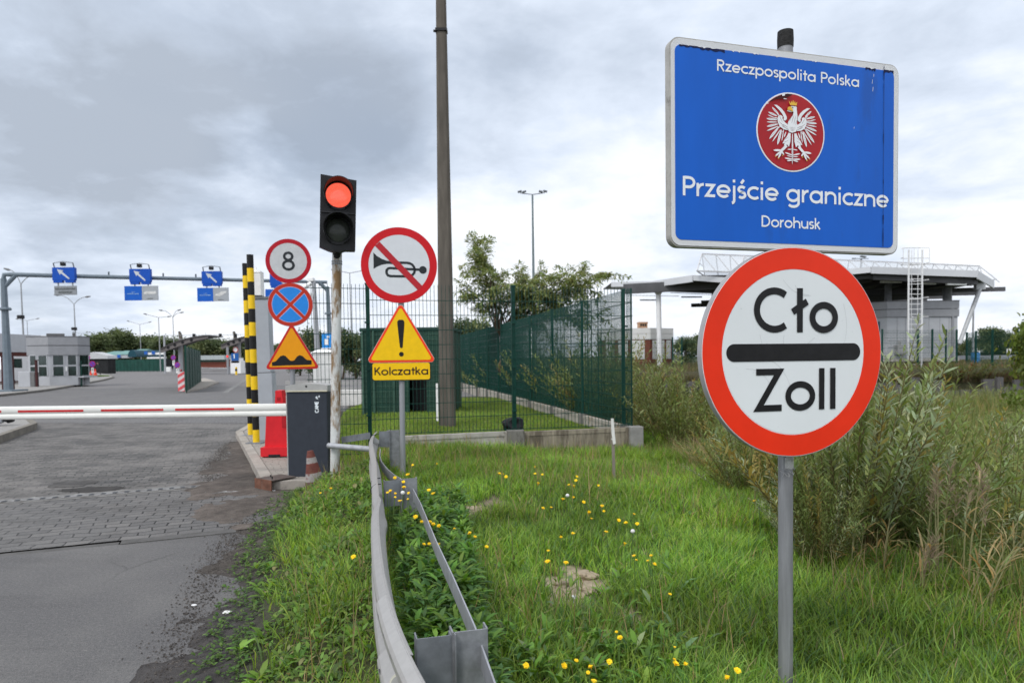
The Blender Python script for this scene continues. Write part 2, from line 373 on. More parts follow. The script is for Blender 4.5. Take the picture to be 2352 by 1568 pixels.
def make_ground():
    xs = np.concatenate([-np.geomspace(900, 8, 26), np.linspace(-7.6, -4.2, 9), np.arange(-4.1, 4.6, .06), np.arange(4.7, 14, .35), np.geomspace(14.4, 900, 30)])
    ys = np.concatenate([-np.geomspace(300, 3, 8), np.arange(-2.5, .6, .5), np.arange(.8, 13.4, .06), np.arange(13.6, 45, .4), np.geomspace(46, 1200, 28)])
    X, Y = np.meshgrid(xs, ys); Z = zg(X, Y)
    far = (np.abs(X) > 60) | (Y > 140)
    Z = np.where(far & (X < lip(Y)), -.3, Z)
    V = np.stack([X, Y, Z], -1).reshape(-1, 3)
    ny, nx = X.shape; i = np.arange((ny - 1) * (nx - 1)); r = i // (nx - 1); c = i % (nx - 1); a = r * nx + c
    q = np.stack([a, a + 1, a + nx + 1, a + nx], 1)
    x, y = V[:, 0], V[:, 1]
    soil = np.array([.070, .061, .054]); wet = np.array([.056, .053, .053]); pink = np.array([.125, .106, .094]); turf = np.array([.05, .056, .022]); sand = np.array([.40, .33, .24]); ditch = np.array([.055, .05, .028]); far_c = np.array([.05, .062, .03])
    n = vnoise(x, y, 1.7)[:, None]; n2_ = vnoise(x + 40, y, .8)[:, None]
    col = soil * (.7 + .6 * n)
    wk = (sst(5.6, 4.6, y) if False else 1 - sst(4.4, 5.6, y))[:, None]
    col = col * (1 - wk * .75) + wet * wk * .75
    pk = (sst(5.0, 6.2, y) * (1 - sst(9.5, 10.5, y)))[:, None] * sst(.35, .7, n2_)
    col = col * (1 - pk * .7) + pink * pk * .7
    k = sst(-.05, .35, x - xgr(y))[:, None]; col = col * (1 - k) + turf * (.7 + .6 * n) * k
    k = sandmask(x, y)[:, None] * .9; sd_ = sand * np.where((y > 5.4)[:, None], .55, 1.0); col = col * (1 - k) + sd_ * k
    k = sst(.2, 1.5, x - lip(y))[:, None]; col = col * (1 - k) + ditch * k
    k = sst(40, 60, np.abs(y) + np.abs(x) * .4)[:, None]; col = col * (1 - k) + far_c * k
    me = np_mesh('ground', V, quads=q, col=col, mats=[ground_mat()])
    o = bpy.data.objects.new('ground', me); sc.collection.objects.link(o); o['kind'] = 'structure'
make_ground()
def pave_mat(name, c1, c2, mort, bw, bh, rot, patch, stain, bump=.6, worn=.0):
    m = bpy.data.materials.new(name); m.use_nodes = True; t = m.node_tree; l = t.links.new; b = t.nodes['Principled BSDF']
    b.inputs['Roughness'].default_value = .8; b.inputs['Specular IOR Level'].default_value = .35
    tcn = t.nodes.new('ShaderNodeTexCoord')
    # slight waviness so that the rows are not ruler-straight
    nw = t.nodes.new('ShaderNodeTexNoise'); nw.inputs['Scale'].default_value = .9; nw.inputs['Detail'].default_value = 4; l(tcn.outputs['Object'], nw.inputs['Vector'])
    sb = t.nodes.new('ShaderNodeVectorMath'); sb.operation = 'SUBTRACT'; l(nw.outputs['Color'], sb.inputs[0]); sb.inputs[1].default_value = (.5, .5, .5)
    sl = t.nodes.new('ShaderNodeVectorMath'); sl.operation = 'SCALE'; l(sb.outputs[0], sl.inputs[0]); sl.inputs['Scale'].default_value = .34
    ad = t.nodes.new('ShaderNodeVectorMath'); ad.operation = 'ADD'; l(tcn.outputs['Object'], ad.inputs[0]); l(sl.outputs[0], ad.inputs[1])
    mp = t.nodes.new('ShaderNodeMapping'); mp.inputs['Rotation'].default_value = (0, 0, rot); l(ad.outputs[0], mp.inputs[0])
    br = t.nodes.new('ShaderNodeTexBrick'); l(mp.outputs[0], br.inputs['Vector']); br.inputs['Scale'].default_value = 1
    br.inputs['Brick Width'].default_value = bw; br.inputs['Row Height'].default_value = bh; br.inputs['Mortar Size'].default_value = .008; br.inputs['Mortar Smooth'].default_value = .5; br.inputs['Bias'].default_value = -.1
    br.inputs['Color1'].default_value = (*c1, 1); br.inputs['Color2'].default_value = (*c2, 1); br.inputs['Mortar'].default_value = (*mort, 1)
    def nz(s, d=8, r=.6, lo=.35, hi=.65, o=0):
        n = t.nodes.new('ShaderNodeTexNoise'); n.inputs['Scale'].default_value = s; n.inputs['Detail'].default_value = d; n.inputs['Roughness'].default_value = r
        mm = t.nodes.new('ShaderNodeMapping'); mm.inputs['Location'].default_value = (o, o, 0); l(tcn.outputs['Object'], mm.inputs[0]); l(mm.outputs[0], n.inputs['Vector'])
        g = t.nodes.new('ShaderNodeMapRange'); l(n.outputs['Fac'], g.inputs[0]); g.inputs[1].default_value = lo; g.inputs[2].default_value = hi; return g.outputs[0]
    def mixc(f, a, bb):
        x = t.nodes.new('ShaderNodeMix'); x.data_type = 'RGBA'
        l(f, x.inputs['Factor'])
        if hasattr(a, 'is_linked'): l(a, x.inputs['A'])
        else: x.inputs['A'].default_value = (*a, 1)
        if hasattr(bb, 'is_linked'): l(bb, x.inputs['B'])
        else: x.inputs['B'].default_value = (*bb, 1)
        return x.outputs['Result']
    def mulf(a, k):
        x = t.nodes.new('ShaderNodeMath'); x.operation = 'MULTIPLY'; l(a, x.inputs[0]); x.inputs[1].default_value = k; return x.outputs[0]
    c = mixc(mulf(nz(.55, 6, .6, .45, .62, 3), .6), br.outputs['Color'], patch)          # large worn patches
    c = mixc(mulf(nz(1.1, 9, .7, .52, .70, 9), .8), c, stain)                            # dirt trodden into the joints
    c = mixc(mulf(nz(38, 4, .7, .3, .8), .35), c, mort)
    l(c, b.inputs['Base Color'])
    bp = t.nodes.new('ShaderNodeBump'); bp.inputs['Strength'].default_value = bump; bp.inputs['Distance'].default_value = .02
    iv = t.nodes.new('ShaderNodeMath'); iv.operation = 'SUBTRACT'; iv.inputs[0].default_value = 1; l(br.outputs['Fac'], iv.inputs[1])
    a2 = t.nodes.new('ShaderNodeMath'); a2.operation = 'ADD'; l(iv.outputs[0], a2.inputs[0]); l(mulf(nz(2.2, 8, .6, .2, .8, 5), 2.2), a2.inputs[1])
    l(a2.outputs[0], bp.inputs['Height']); l(bp.outputs[0], b.inputs['Normal'])
    return m
def asphalt_mat(name, col, light, stain, cracks=False):
    m = bpy.data.materials.new(name); m.use_nodes = True; t = m.node_tree; l = t.links.new; b = t.nodes['Principled BSDF']
    b.inputs['Roughness'].default_value = .82; b.inputs['Specular IOR Level'].default_value = .4
    tcn = t.nodes.new('ShaderNodeTexCoord')
    def nz(s, d, r, lo, hi, o=0, st=None):
        n = t.nodes.new('ShaderNodeTexNoise'); n.inputs['Scale'].default_value = s; n.inputs['Detail'].default_value = d; n.inputs['Roughness'].default_value = r
        mm = t.nodes.new('ShaderNodeMapping'); mm.inputs['Location'].default_value = (o, o, 0)
        if st: mm.inputs['Scale'].default_value = st; mm.inputs['Rotation'].default_value = (0, 0, R(20))
        l(tcn.outputs['Object'], mm.inputs[0]); l(mm.outputs[0], n.inputs['Vector'])
        g = t.nodes.new('ShaderNodeMapRange'); l(n.outputs['Fac'], g.inputs[0]); g.inputs[1].default_value = lo; g.inputs[2].default_value = hi; return g.outputs[0]
    def mixc(f, k, a, bb):
        x = t.nodes.new('ShaderNodeMix'); x.data_type = 'RGBA'; q = t.nodes.new('ShaderNodeMath'); q.operation = 'MULTIPLY'; q.inputs[1].default_value = k; l(f, q.inputs[0]); l(q.outputs[0], x.inputs['Factor'])
        if hasattr(a, 'is_linked'): l(a, x.inputs['A'])
        else: x.inputs['A'].default_value = (*a, 1)
        x.inputs['B'].default_value = (*bb, 1); return x.outputs['Result']
    c = mixc(nz(.7, 6, .6, .42, .62, 2), .85, col, light)
    c = mixc(nz(.9, 8, .65, .5, .66, 11, (.4, 1.6, 1)), .7, c, stain)
    c = mixc(nz(42, 5, .8, .48, .66, 31), .6, c, (light[0] * 1.6, light[1] * 1.5, light[2] * 1.5)); c = mixc(nz(36, 5, .8, .52, .70, 41), .65, c, (.03, .03, .03)); c = mixc(nz(130, 3, .8, .42, .60), .45, c, (light[0] * 1.7, light[1] * 1.7, light[2] * 1.7))
    c = mixc(nz(90, 3, .8, .52, .66, 6), .55, c, (.02, .02, .02))
    if cracks:
        nv = t.nodes.new('ShaderNodeTexNoise'); nv.inputs['Scale'].default_value = 2.2; nv.inputs['Detail'].default_value = 6; l(tcn.outputs['Object'], nv.inputs['Vector'])
        mv = t.nodes.new('ShaderNodeMix'); mv.data_type = 'VECTOR'; mv.inputs['Factor'].default_value = .28; l(tcn.outputs['Object'], mv.inputs['A']); l(nv.outputs['Color'], mv.inputs['B'])
        vo = t.nodes.new('ShaderNodeTexVoronoi'); vo.feature = 'DISTANCE_TO_EDGE'; vo.inputs['Scale'].default_value = .8; l(mv.outputs['Result'], vo.inputs['Vector'])
        g1 = t.nodes.new('ShaderNodeMapRange'); l(vo.outputs['Distance'], g1.inputs[0]); g1.inputs[1].default_value = .0; g1.inputs[2].default_value = .011; g1.inputs[3].default_value = 1; g1.inputs[4].default_value = 0
        g2 = t.nodes.new('ShaderNodeMath'); g2.operation = 'MULTIPLY'; l(g1.outputs[0], g2.inputs[0]); l(nz(.5, 3, .5, .5, .6, 17), g2.inputs[1])
        c = mixc(g2.outputs[0], .4, c, (.018, .018, .018))
        c = mixc(nz(14, 6, .75, .63, .72, 23), .7, c, (.20, .19, .175))
    l(c, b.inputs['Base Color'])
    n = t.nodes.new('ShaderNodeTexNoise'); n.inputs['Scale'].default_value = 140; n.inputs['Detail'].default_value = 5; l(tcn.outputs['Object'], n.inputs['Vector'])
    bp = t.nodes.new('ShaderNodeBump'); bp.inputs['Strength'].default_value = .5; bp.inputs['Distance'].default_value = .008; l(n.outputs['Fac'], bp.inputs['Height']); l(bp.outputs[0], b.inputs['Normal'])
    return m
m_asph = asphalt_mat('asphalt', (.066, .065, .067), (.108, .105, .102), (.040, .039, .040), True)
m_far = asphalt_mat('yard_asphalt', (.118, .115, .116), (.142, .135, .132), (.090, .088, .088))
m_sett = pave_mat('block_paving_old', (.088, .083, .080), (.188, .175, .163), (.018, .021, .020), .23, .115, R(-19), (.215, .20, .187), (.05, .046, .043), 1.0)
m_sett2 = pave_mat('block_paving_front', (.112, .108, .106), (.168, .160, .153), (.018, .018, .018), .24, .14, R(-19), (.15, .146, .142), (.06, .056, .053), 1.0)
m_yard = pave_mat('block_paving_yard', (.135, .133, .133), (.168, .163, .16), (.062, .055, .055), .22, .11, R(-24), (.155, .15, .145), (.09, .088, .086), .6)
m_isl = pave_mat('island_paving', (.30, .27, .235), (.34, .31, .27), (.13, .115, .10), .2, .1, R(-25), (.28, .26, .23), (.22, .20, .18), .5)
m_pav = pave_mat('pavement_blocks', (.26, .25, .235), (.30, .285, .27), (.16, .155, .15), .2, .1, R(10), (.28, .27, .25), (.21, .20, .19), .4)
# the sheets of the road, back to front; the kerb line between setts and asphalt runs from kA to kB
kA, kB = atz(-220, 1300, 0), atz(545, 1222, 0)
def sheet(name, pts, z, mat):
    mb = MB(); mb.add([(p[0], p[1], z) for p in pts], [tuple(range(len(pts)))]); return struct(name, mb, mat)
kd = (kB - kA).normalized()
sheet('road', [(kA.x - 12, kA.y - 12 * kd.y / kd.x), (-12, -6), (.3, -6), (.3, 1.0), (kB.x + 1.4, kB.y + 1.4 * kd.y / kd.x)], 0.0, m_asph)
sA, sB = atz(-200, 1170, 0), atz(610, 1106, 0)                                  # the spike strip line
sdv = (sB - sA).normalized()
def along(p, d, s, o=0.0): return Vector((p.x + d.x * s - d.y * o, p.y + d.y * s + d.x * o, 0))
sheet('paving', [along(kA, kd, -10, .14), along(kB, kd, 1.6, .14), along(sB, sdv, 1.2, -.17), along(sA, sdv, -10, -.17)], .004, m_sett2)
sheet('concrete_strip', [along(sA, sdv, -10, -.17), along(sB, sdv, .1, -.17), along(sB, sdv, .1, .22), along(sA, sdv, -10, .22)], .006, M('strip_concrete', (.185, .18, .172), .85, 0, .2, 4, .3, 60, dirt=(.10, .095, .09), dirt_amt=.5, dirt_scale=3))
b1, b2 = atz(-60, 972, 0), atz(572, 972, 0)
sheet('old_paving', [along(sA, sdv, -10, .22), along(sB, sdv, 1.2, .22), (-2.2, 12), b2, b1, (b1.x - 12, b1.y - 1)], .004, m_sett)
c1_, c2_ = atz(-400, 902, 0), atz(640, 886, 0)
sheet('yard_paving', [(b1.x - 12, b1.y - 1), b1, b2, (-2.2, 12), (-2.5, 20), (-5, 38), c2_, c1_, (-60, c1_.y), (-40, 16)], .008, m_yard)
sheet('yard', [(-60, c1_.y), c1_, c2_, (-5, 38), (-2.5, 26), (2, 44), (-12, 200), (-150, 200), (-150, 30)], 0.0, m_far)
# a dark pothole and white paint remains on the old paving
def patch(name, xd, yd, wd, dp, z, mat, seed):
    c = atz(xd, yd, 0); r_ = random.Random(seed); pts = []
    for i in range(22):
        a = 2 * PI * i / 22; k = .75 + .35 * r_.random(); pts.append((c.x + wd * k * math.cos(a), c.y + dp * k * math.sin(a) - .25 * wd * k * math.cos(a) * -.3))
    return sheet(name, pts, z, mat)
patch('road_pothole', 215, 1124, .42, .20, .009, M('pothole_mud', (.042, .039, .037), .9, 0, .3, 5, .5, 20), 3)
patch('road_pothole', 165, 1112, .30, .30, .008, M('pothole_edge', (.085, .08, .076), .9, 0, .3, 5, .5, 20), 5)
wpaint = M('worn_road_paint', (.42, .42, .41), .8, 0, .2, 6, .2, 60, dirt=(.13, .125, .12), dirt_amt=.75, dirt_scale=6)
for a, b_, o in ((-3.2, -1.9, .02), (-.75, .0, -.62)):
    sheet('road_marking', [along(sB, sdv, a, o), along(sB, sdv, b_, o), along(sB, sdv, b_, o + .13), along(sB, sdv, a, o + .13)], .011, wpaint)
p = atz(140, 893, 0); sheet('road_marking', [(p.x - 1.3, p.y - .3), (p.x + 1.4, p.y - .1), (p.x + 1.4, p.y + .35), (p.x - 1.3, p.y + .15)], .008, wpaint)
for a_, b_ in (((510, 902), (560, 872)), ):
    p, q = atz(*a_, 0), atz(*b_, 0); sheet('road_marking', [(p.x, p.y), (p.x + .3, p.y), (q.x + .3, q.y), (q.x, q.y)], .012, wpaint)
# dropped kerb between the asphalt and the setts, some stones sunk
kerb_old = M('kerb_dropped', (.098, .095, .092), .85, 0, .2, 6, .35, 50)
mb = MB(); n_ = 16; ln = .98
for i in range(-6, n_):
    s0 = (kB - kA).length - (i + 1) * 1.0; dz = random.uniform(-.028, .022)
    c = along(kA, kd, s0 + .5, .06); mb.box((c.x, c.y, -.03 + dz), (ln, .15, .09), math.atan2(kd.y, kd.x) + random.uniform(-.012, .012))
struct('kerb', mb, kerb_old)
# soil washed over the paving along the kerb of the island
def soil_drift():
    xs = np.arange(-5.6, -2.2, .045); ys = np.arange(6.6, 14.6, .06); X, Y = np.meshgrid(xs, ys)
    xc = np.interp(Y, [6.6, 7.4, 8.6, 9.3, 11, 13, 14.6], [-2.55, -2.9, -3.25, -3.62, -4.42, -5.2, -5.75]); wl = np.interp(Y, [6.6, 7.6, 8.4, 9.4, 11, 14.6], [.25, .75, 1.0, .85, .65, .35])
    m = 1 - np.abs(X - xc) / wl; n_ = (vnoise(X, Y, 1.6) - .5) * 1.5 + (vnoise(X, Y, 4.5) - .5) * .7 + (vnoise(X, Y, 14.0) - .5) * .35
    Z = -.012 + .034 * np.clip(m + n_ * .75, -1, 1.0); V = np.stack([X, Y, Z], -1).reshape(-1, 3); ny, nx = X.shape; i = np.arange((ny - 1) * (nx - 1)); a = (i // (nx - 1)) * nx + i % (nx - 1)
    q = np.stack([a, a + 1, a + nx + 1, a + nx], 1); k = vnoise(V[:, 0] + 7, V[:, 1], 1.1)[:, None]; col = np.array([.066, .057, .050]) * (1 - k) + np.array([.125, .105, .092]) * k; col *= .75 + .5 * vnoise(V[:, 0], V[:, 1], 6.0)[:, None]
    o = bpy.data.objects.new('soil', np_mesh('soil', V, quads=q, col=col, mats=[ground_mat()])); sc.collection.objects.link(o); o['kind'] = 'structure'
soil_drift()
# the spike strip itself: a steel plate with a line of slots
t = thing('spike_strip', 'steel tyre spike strip with a row of dark slots across the road', 'spike strip', along(sA, sdv, 0, .0), math.atan2(sdv.y, sdv.x))
Ls = (sB - sA).length
mb = MB(); mb.box((Ls / 2 - 3, 0, .008), (Ls + 6, .17, .012)); obj('plate', mb, M('strip_steel', (.235, .23, .225), .6, .2, .25, 6, .1, 60, dirt=(.12, .11, .1), dirt_amt=.5, dirt_scale=4), t)
mb = MB(); x = -4.0
while x < Ls - .02:
    mb.box((x, -.005, .0165), (.050, .088, .003)); x += .128
obj('slot', mb, black, t)
def crumbs(n=15000):
    y = 1.4 + 12.6 * rng.random(n); e = np.where(y < 8.2, xr(y), np.interp(y, [8.2, 9.3, 11, 13, 14.6], [-3.7, -4.2, -4.9, -5.5, -5.9])) + .03; x = e + rng.normal(0, 1, n) * .085 + np.where(rng.random(n) < .3, .2 * rng.random(n), 0)
    z = np.maximum(zg(x, y), .004); s = (.002 + .006 * rng.random(n) ** 3) * (1 + .05 * y); B = np.array([[-1, -.6, 0], [1, -.7, 0], [.2, 1, 0], [0, .1, .8]]); a = rng.random(n) * 6.28; ca, sa = np.cos(a), np.sin(a)
    V = np.stack([np.stack([x + s * (b[0] * ca - b[1] * sa), y + s * (b[0] * sa + b[1] * ca), z + s * b[2]], 1) for b in B], 1).reshape(-1, 3); o = np.arange(n) * 4; T = np.concatenate([np.stack([o, o + 1, o + 3], 1), np.stack([o + 1, o + 2, o + 3], 1), np.stack([o + 2, o, o + 3], 1)])
    col = np.array([[.07, .062, .056]]) * (.5 + 1.1 * rng.random((n, 1))); me = np_mesh('gravel', V, None, T, np.repeat(col, 4, 0), [ground_mat()], smooth=False); o = bpy.data.objects.new('gravel', me); sc.collection.objects.link(o); tag(o, 'loose dark soil crumbs and grit scattered along the dirty road edge', 'gravel', kind='stuff')
crumbs()
# ------------------------------------------------------------------ island right of the road
kerb_m = M('kerb_concrete', (.33, .30, .265), .85, 0, .15, 5, .25, 60, dirt=(.2, .18, .16), dirt_amt=.3, dirt_scale=4)
E0, E1 = atz(603, 1104, .12), atz(541, 991, .12); E2 = atz(560, 975, .12)
IZ = .12
mb = MB()
def kerbline(mb, pts, w_, z1, z0=-.1, seg=1.0, gap=.006):
    for p, q in zip(pts, pts[1:]):
        p, q = Vector((p[0], p[1], 0)), Vector((q[0], q[1], 0)); d = q - p; n = max(1, round(d.length / seg)); u = d.normalized(); nrm = Vector((-u.y, u.x, 0))
        for i in range(n):
            a = p + u * (i * d.length / n + gap / 2); b = p + u * ((i + 1) * d.length / n - gap / 2)
            c = (a + b) / 2 + nrm * (w_ / 2); mb.box((c.x, c.y, (z0 + z1) / 2 + random.uniform(-.004, .004)), ((b - a).length, w_, z1 - z0), math.atan2(u.y, u.x))
F0 = (E0.x + 1.0, E0.y + .02)
isl = [(E1.x, E1.y), (E0.x, E0.y), F0, (-3.2, 14.5), (-4.6, 22), (-7.5, 27), (-8.3, 25)]
kerbline(mb, [(-8.3, 25), (E1.x, E1.y), (E0.x, E0.y)], .15, IZ)
struct('kerb', mb, kerb_m)
u = (Vector(E0) - Vector(E1)); u.z = 0; u.normalize(); nr = Vector((-u.y, u.x, 0))
mb = MB(); a = Vector((E1.x, E1.y, 0)) + nr * .16; b_ = Vector((E0.x, E0.y, 0)) + nr * .16
mb.add([(a.x, a.y, IZ - .006), (b_.x, b_.y, IZ - .006), (F0[0], F0[1], IZ - .006), (-4.0, 14.5, IZ - .006), (-5.9, 22, IZ - .006), (-7.3, 27, IZ - .006), (-8.15, 25, IZ - .006)], [tuple(range(7))]); struct('pavement', mb, m_isl)
mb = MB(); mb.box((E0.x + .62, E0.y + .06, .02), (1.25, .12, .19), 0.02); struct('kerb', mb, kerb_m)
# steel plate laid over the kerb end
t = thing('steel_plate', 'rusty brown steel cover plate on the front corner of the kerb', 'steel plate', (E0.x + .10, E0.y + .10, .13), math.atan2(u.y, u.x) + .5)
steel_rust = M('rusty_plate', (.105, .085, .075), .7, .2, .25, 5, .15, 40)
mb = MB(); mb.box((0.0, .05, .006), (.34, .36, .012)); obj('plate', mb, steel_rust, t)
mb = MB(); mb.box((0.0, -.145, -.06), (.36, .012, .15)); obj('skirt', mb, M('rust_edge', (.16, .075, .05), .85, 0, .3, 8, .2, 40), t)
mb = MB(); mb.tube([(-.08, .02, .01), (-.08, .02, .04)], .008, 6); mb.tube([(.07, -.06, .01), (.07, -.06, .045)], .008, 6); obj('bolt', mb, blk_plastic, t)
# ------------------------------------------------------------------ island left of the road
K = [atz(0, 1018, 0), atz(86, 985, 0), atz(70, 970, 0), atz(-200, 985, 0), atz(-330, 1105, 0)]
mb = MB(); kerbline(mb, [(K[4].x, K[4].y), (K[0].x, K[0].y), (K[1].x, K[1].y), (K[2].x, K[2].y), (K[3].x, K[3].y)], .14, .16); struct('kerb', mb, M('kerb_old_concrete', (.19, .175, .15), .88, 0, .2, 4, .3, 40))
mb = MB(); mb.add([(p.x - .1, p.y + .05, .145) for p in K], [tuple(range(5))]); struct('pavement', mb, m_pav)
# pavement with the booth, far left
Q = [atz(-60, 918, 0), atz(40, 907, 0), atz(100, 900, 0), atz(150, 892, 0), atz(200, 882, 0), atz(240, 874, 0), atz(262, 868, 0), atz(255, 862, 0), atz(200, 856, 0)]
mb = MB(); kerbline(mb, [(q.x, q.y) for q in Q], .15, .13, seg=2.0); struct('kerb', mb, M('kerb_far', (.16, .15, .135), .85, 0, .15, 2))
mb = MB(); mb.add([(q.x - .05, q.y + .1, .125) for q in Q] + [(-110, 140, .125), (-110, 35, .125)], [tuple(range(len(Q) + 2))]); struct('pavement', mb, m_pav)
# strip of pavement under the dense green fence
Gp = [atz(425, 903, 0), atz(470, 893, 0), atz(503, 880, 0), atz(470, 870, 0), atz(455, 873, 0)]
mb = MB(); mb.slab([(q.x, q.y) for q in Gp], -.05, .10); struct('pavement', mb, kerb_m)
# ------------------------------------------------------------------ lettering: monoline glyphs, cap height 1
def arc(cx, cy, rx, ry, a0, a1, n=18): return [(cx + rx * math.cos(R(a0 + (a1 - a0) * i / n)), cy + ry * math.sin(R(a0 + (a1 - a0) * i / n))) for i in range(n + 1)]
def ell(cx, cy, rx, ry): return arc(cx, cy, rx, ry, 0, 360, 32)
GL = {
 'C': (.84, [arc(.47, .5, .40, .43, 52, 308, 26)]),
 'ł': (.42, [[(.21, 0), (.21, 1)], [(.04, .46), (.38, .70)]]),
 'o': (.70, [ell(.35, .34, .27, .28)]),
 'Z': (.66, [[(.05, .93), (.545, .93), (.10, .07), (.60, .07)]]),
 'l': (.25, [[(.125, 0), (.125, 1)]]),
 'R': (.63, [[(.09, 0), (.09, 1)], [(.09, .93), (.30, .93)] + arc(.32, .72, .20, .21, 90, -90, 12) + [(.09, .51)], [(.27, .50), (.54, 0)]]),
 'P': (.60, [[(.09, 0), (.09, 1)], [(.09, .93), (.30, .93)] + arc(.30, .69, .23, .24, 90, -90, 14) + [(.09, .45)]]),
 'z': (.52, [[(.04, .61), (.405, .61), (.09, .07), (.475, .07)]]),
 'e': (.68, [arc(.34, .34, .27, .28, 0, 318, 28), [(.12, .325), (.605, .325)]]),
 'c': (.58, [arc(.35, .34, .28, .28, 48, 312, 22)]),
 'p': (.70, [[(.09, -.30), (.09, .68)], ell(.36, .34, .26, .28)]),
 's': (.46, [arc(.235, .49, .155, .135, 35, 270, 14) + arc(.225, .205, .16, .145, 90, -140, 14)]),
 'i': (.26, [[(.13, 0), (.13, .66)], [(.13, .83), (.13, .98)]]),
 't': (.38, [[(.19, 0), (.19, .92)], [(.03, .61), (.36, .61)]]),
 'a': (.74, [ell(.35, .34, .27, .28), [(.62, 0), (.62, .68)]]),
 'k': (.54, [[(.09, 0), (.09, 1)], [(.13, .33), (.43, .67)], [(.22, .40), (.48, 0)]]),
 'r': (.40, [[(.09, 0), (.09, .68)], [(.09, .40)] + arc(.34, .38, .22, .24, 165, 85, 8)]),
 'j': (.27, [[(.14, .66), (.14, -.10)] + arc(.0, -.10, .14, .16, 0, -75, 8), [(.14, .83), (.14, .98)]]),
 'ś': (.46, [arc(.235, .49, .155, .135, 35, 270, 14) + arc(.225, .205, .16, .145, 90, -140, 14), [(.19, .80), (.32, 1.0)]]),
 'g': (.74, [ell(.35, .34, .27, .28), [(.62, .68), (.62, -.04)] + arc(.36, -.04, .26, .21, 0, -145, 14)]),
 'n': (.66, [[(.09, 0), (.09, .68)], [(.09, .38)] + arc(.325, .38, .235, .23, 178, 0, 14) + [(.56, 0)]]),
 'D': (.76, [[(.09, 0), (.09, 1)], [(.09, .93), (.28, .93)] + arc(.28, .5, .38, .43, 90, -90, 18) + [(.09, .07)]]),
 'h': (.66, [[(.09, 0), (.09, 1)], [(.09, .38)] + arc(.325, .38, .235, .23, 178, 0, 14) + [(.56, 0)]]),
 'u': (.66, [[(.09, .68), (.09, .30)] + arc(.325, .30, .235, .23, 180, 360, 14) + [(.56, .30)], [(.56, 0), (.56, .68)]]),
 'K': (.64, [[(.09, 0), (.09, 1)], [(.13, .42), (.52, .99)], [(.25, .58), (.58, 0)]]),
 '8': (.64, [ell(.32, .745, .19, .185), ell(.32, .29, .245, .22)]),
 'A': (.72, [[(.06, 0), (.34, .96)], [(.38, .96), (.66, 0)], [(.2, .30), (.52, .30)]]),
 'M': (.84, [[(.09, 0), (.09, 1)], [(.13, .94), (.42, .34), (.71, .94)], [(.75, 0), (.75, 1)]]),
 'E': (.56, [[(.09, 0), (.09, 1)], [(.09, .93), (.50, .93)], [(.09, .50), (.45, .50)], [(.09, .07), (.50, .07)]]),
 '1': (.4, [[(.06, .74), (.24, .93)], [(.24, 0), (.24, 1)]]),
 '(': (.3, []), ' ': (.34, []),
}
def ribbon(mb, pts, w_, y, closed=False, m=0):
    pts = [Vector(p) for p in pts]; pts = [p for i, p in enumerate(pts) if i == 0 or (p - pts[i - 1]).length > 1e-5]
    if (pts[0] - pts[-1]).length < 1e-6: closed = True; pts = pts[:-1]
    n = len(pts); vs = []
    for i in range(n):
        a = pts[i - 1] if (i or closed) else None; b = pts[(i + 1) % n] if (i < n - 1 or closed) else None
        p = pts[i]
        d1 = (p - a).normalized() if a is not None else None; d2 = (b - p).normalized() if b is not None else None
        if d1 is None: d1 = d2
        if d2 is None: d2 = d1
        n1_ = Vector((-d1.y, d1.x)); n2_ = Vector((-d2.y, d2.x)); mn = (n1_ + n2_)
        if mn.length < 1e-4: mn = n1_
        mn.normalize(); k = w_ / 2 / max(.42, mn.dot(n1_))
        vs += [(p.x + mn.x * k, y, p.y + mn.y * k), (p.x - mn.x * k, y, p.y - mn.y * k)]
    fs = [(2 * i, 2 * i + 1, 2 * ((i + 1) % n) + 1, 2 * ((i + 1) % n)) for i in range(n if closed else n - 1)]
    mb.add(vs, fs, m)
def text_width(s): return sum(GL[c][0] for c in s)
def text(mb, s, x0, z0, cap, y, width=None, stroke=.145, vertical=False):
    k = cap; kx = (width / text_width(s)) if width else cap; x = 0.0; lay = 0
    for c in s:
        adv, strokes = GL[c]
        for st in strokes:
            pts = [((x + a) * kx, b * k) for a, b in st]
            if vertical: pts = [(x0 - b, z0 + a) for a, b in pts]
            else: pts = [(x0 + a, z0 + b) for a, b in pts]
            ribbon(mb, pts, stroke * cap, y - .00035 * (lay % 4)); lay += 1
        x += adv
# ------------------------------------------------------------------ the two signs on the near post
YAW = R(15.9)
PB = at(1812, 1300, 3.0); PBx, PBy = PB.x, 3.035
gz = float(zg(PBx, PBy))
cb = at(1811, 344, 3.0); cz = at(1818, 809, 2.985)
t = thing('sign_post', 'grey metal post carrying the blue sign and the red ringed disc at the right', 'post', (PBx, PBy, gz - .05))
topz = at(1797, 72, 3.03).z
mb = MB(); mb.tube([(0, 0, 0), (-.004, 0, topz - gz - .02)], .0315, 20); obj('pole', mb, M('post_zinc', (.255, .26, .275), .5, .3, .2, 20, .08, 90, streak=14, dirt=(.17, .17, .175), dirt_amt=.3, dirt_scale=22), t, smooth=True)
mb = MB(); mb.tube([(-.004, 0, topz - gz - .02), (-.004, 0, topz - gz + .012), (-.004, 0, topz - gz + .05)], [.0335, .0345, .033], 20); obj('cap', mb, M('black_cap', (.022, .022, .022), .75, 0, .35, 60, .4, 120), t, smooth=True)
z0 = at(1810, 1062, 3.0).z - gz + .05
mb = MB(); mb.tube([(0, 0, z0 - .03), (0, 0, z0 + .035)], .0323, 16); obj('sticker', mb, M('peeling_sticker', (.46, .46, .45), .7, 0, .25, 30, .5, 120, dirt=(.10, .10, .10), dirt_amt=.35, dirt_scale=55), t, smooth=True)
mb = MB(); r_ = random.Random(4)
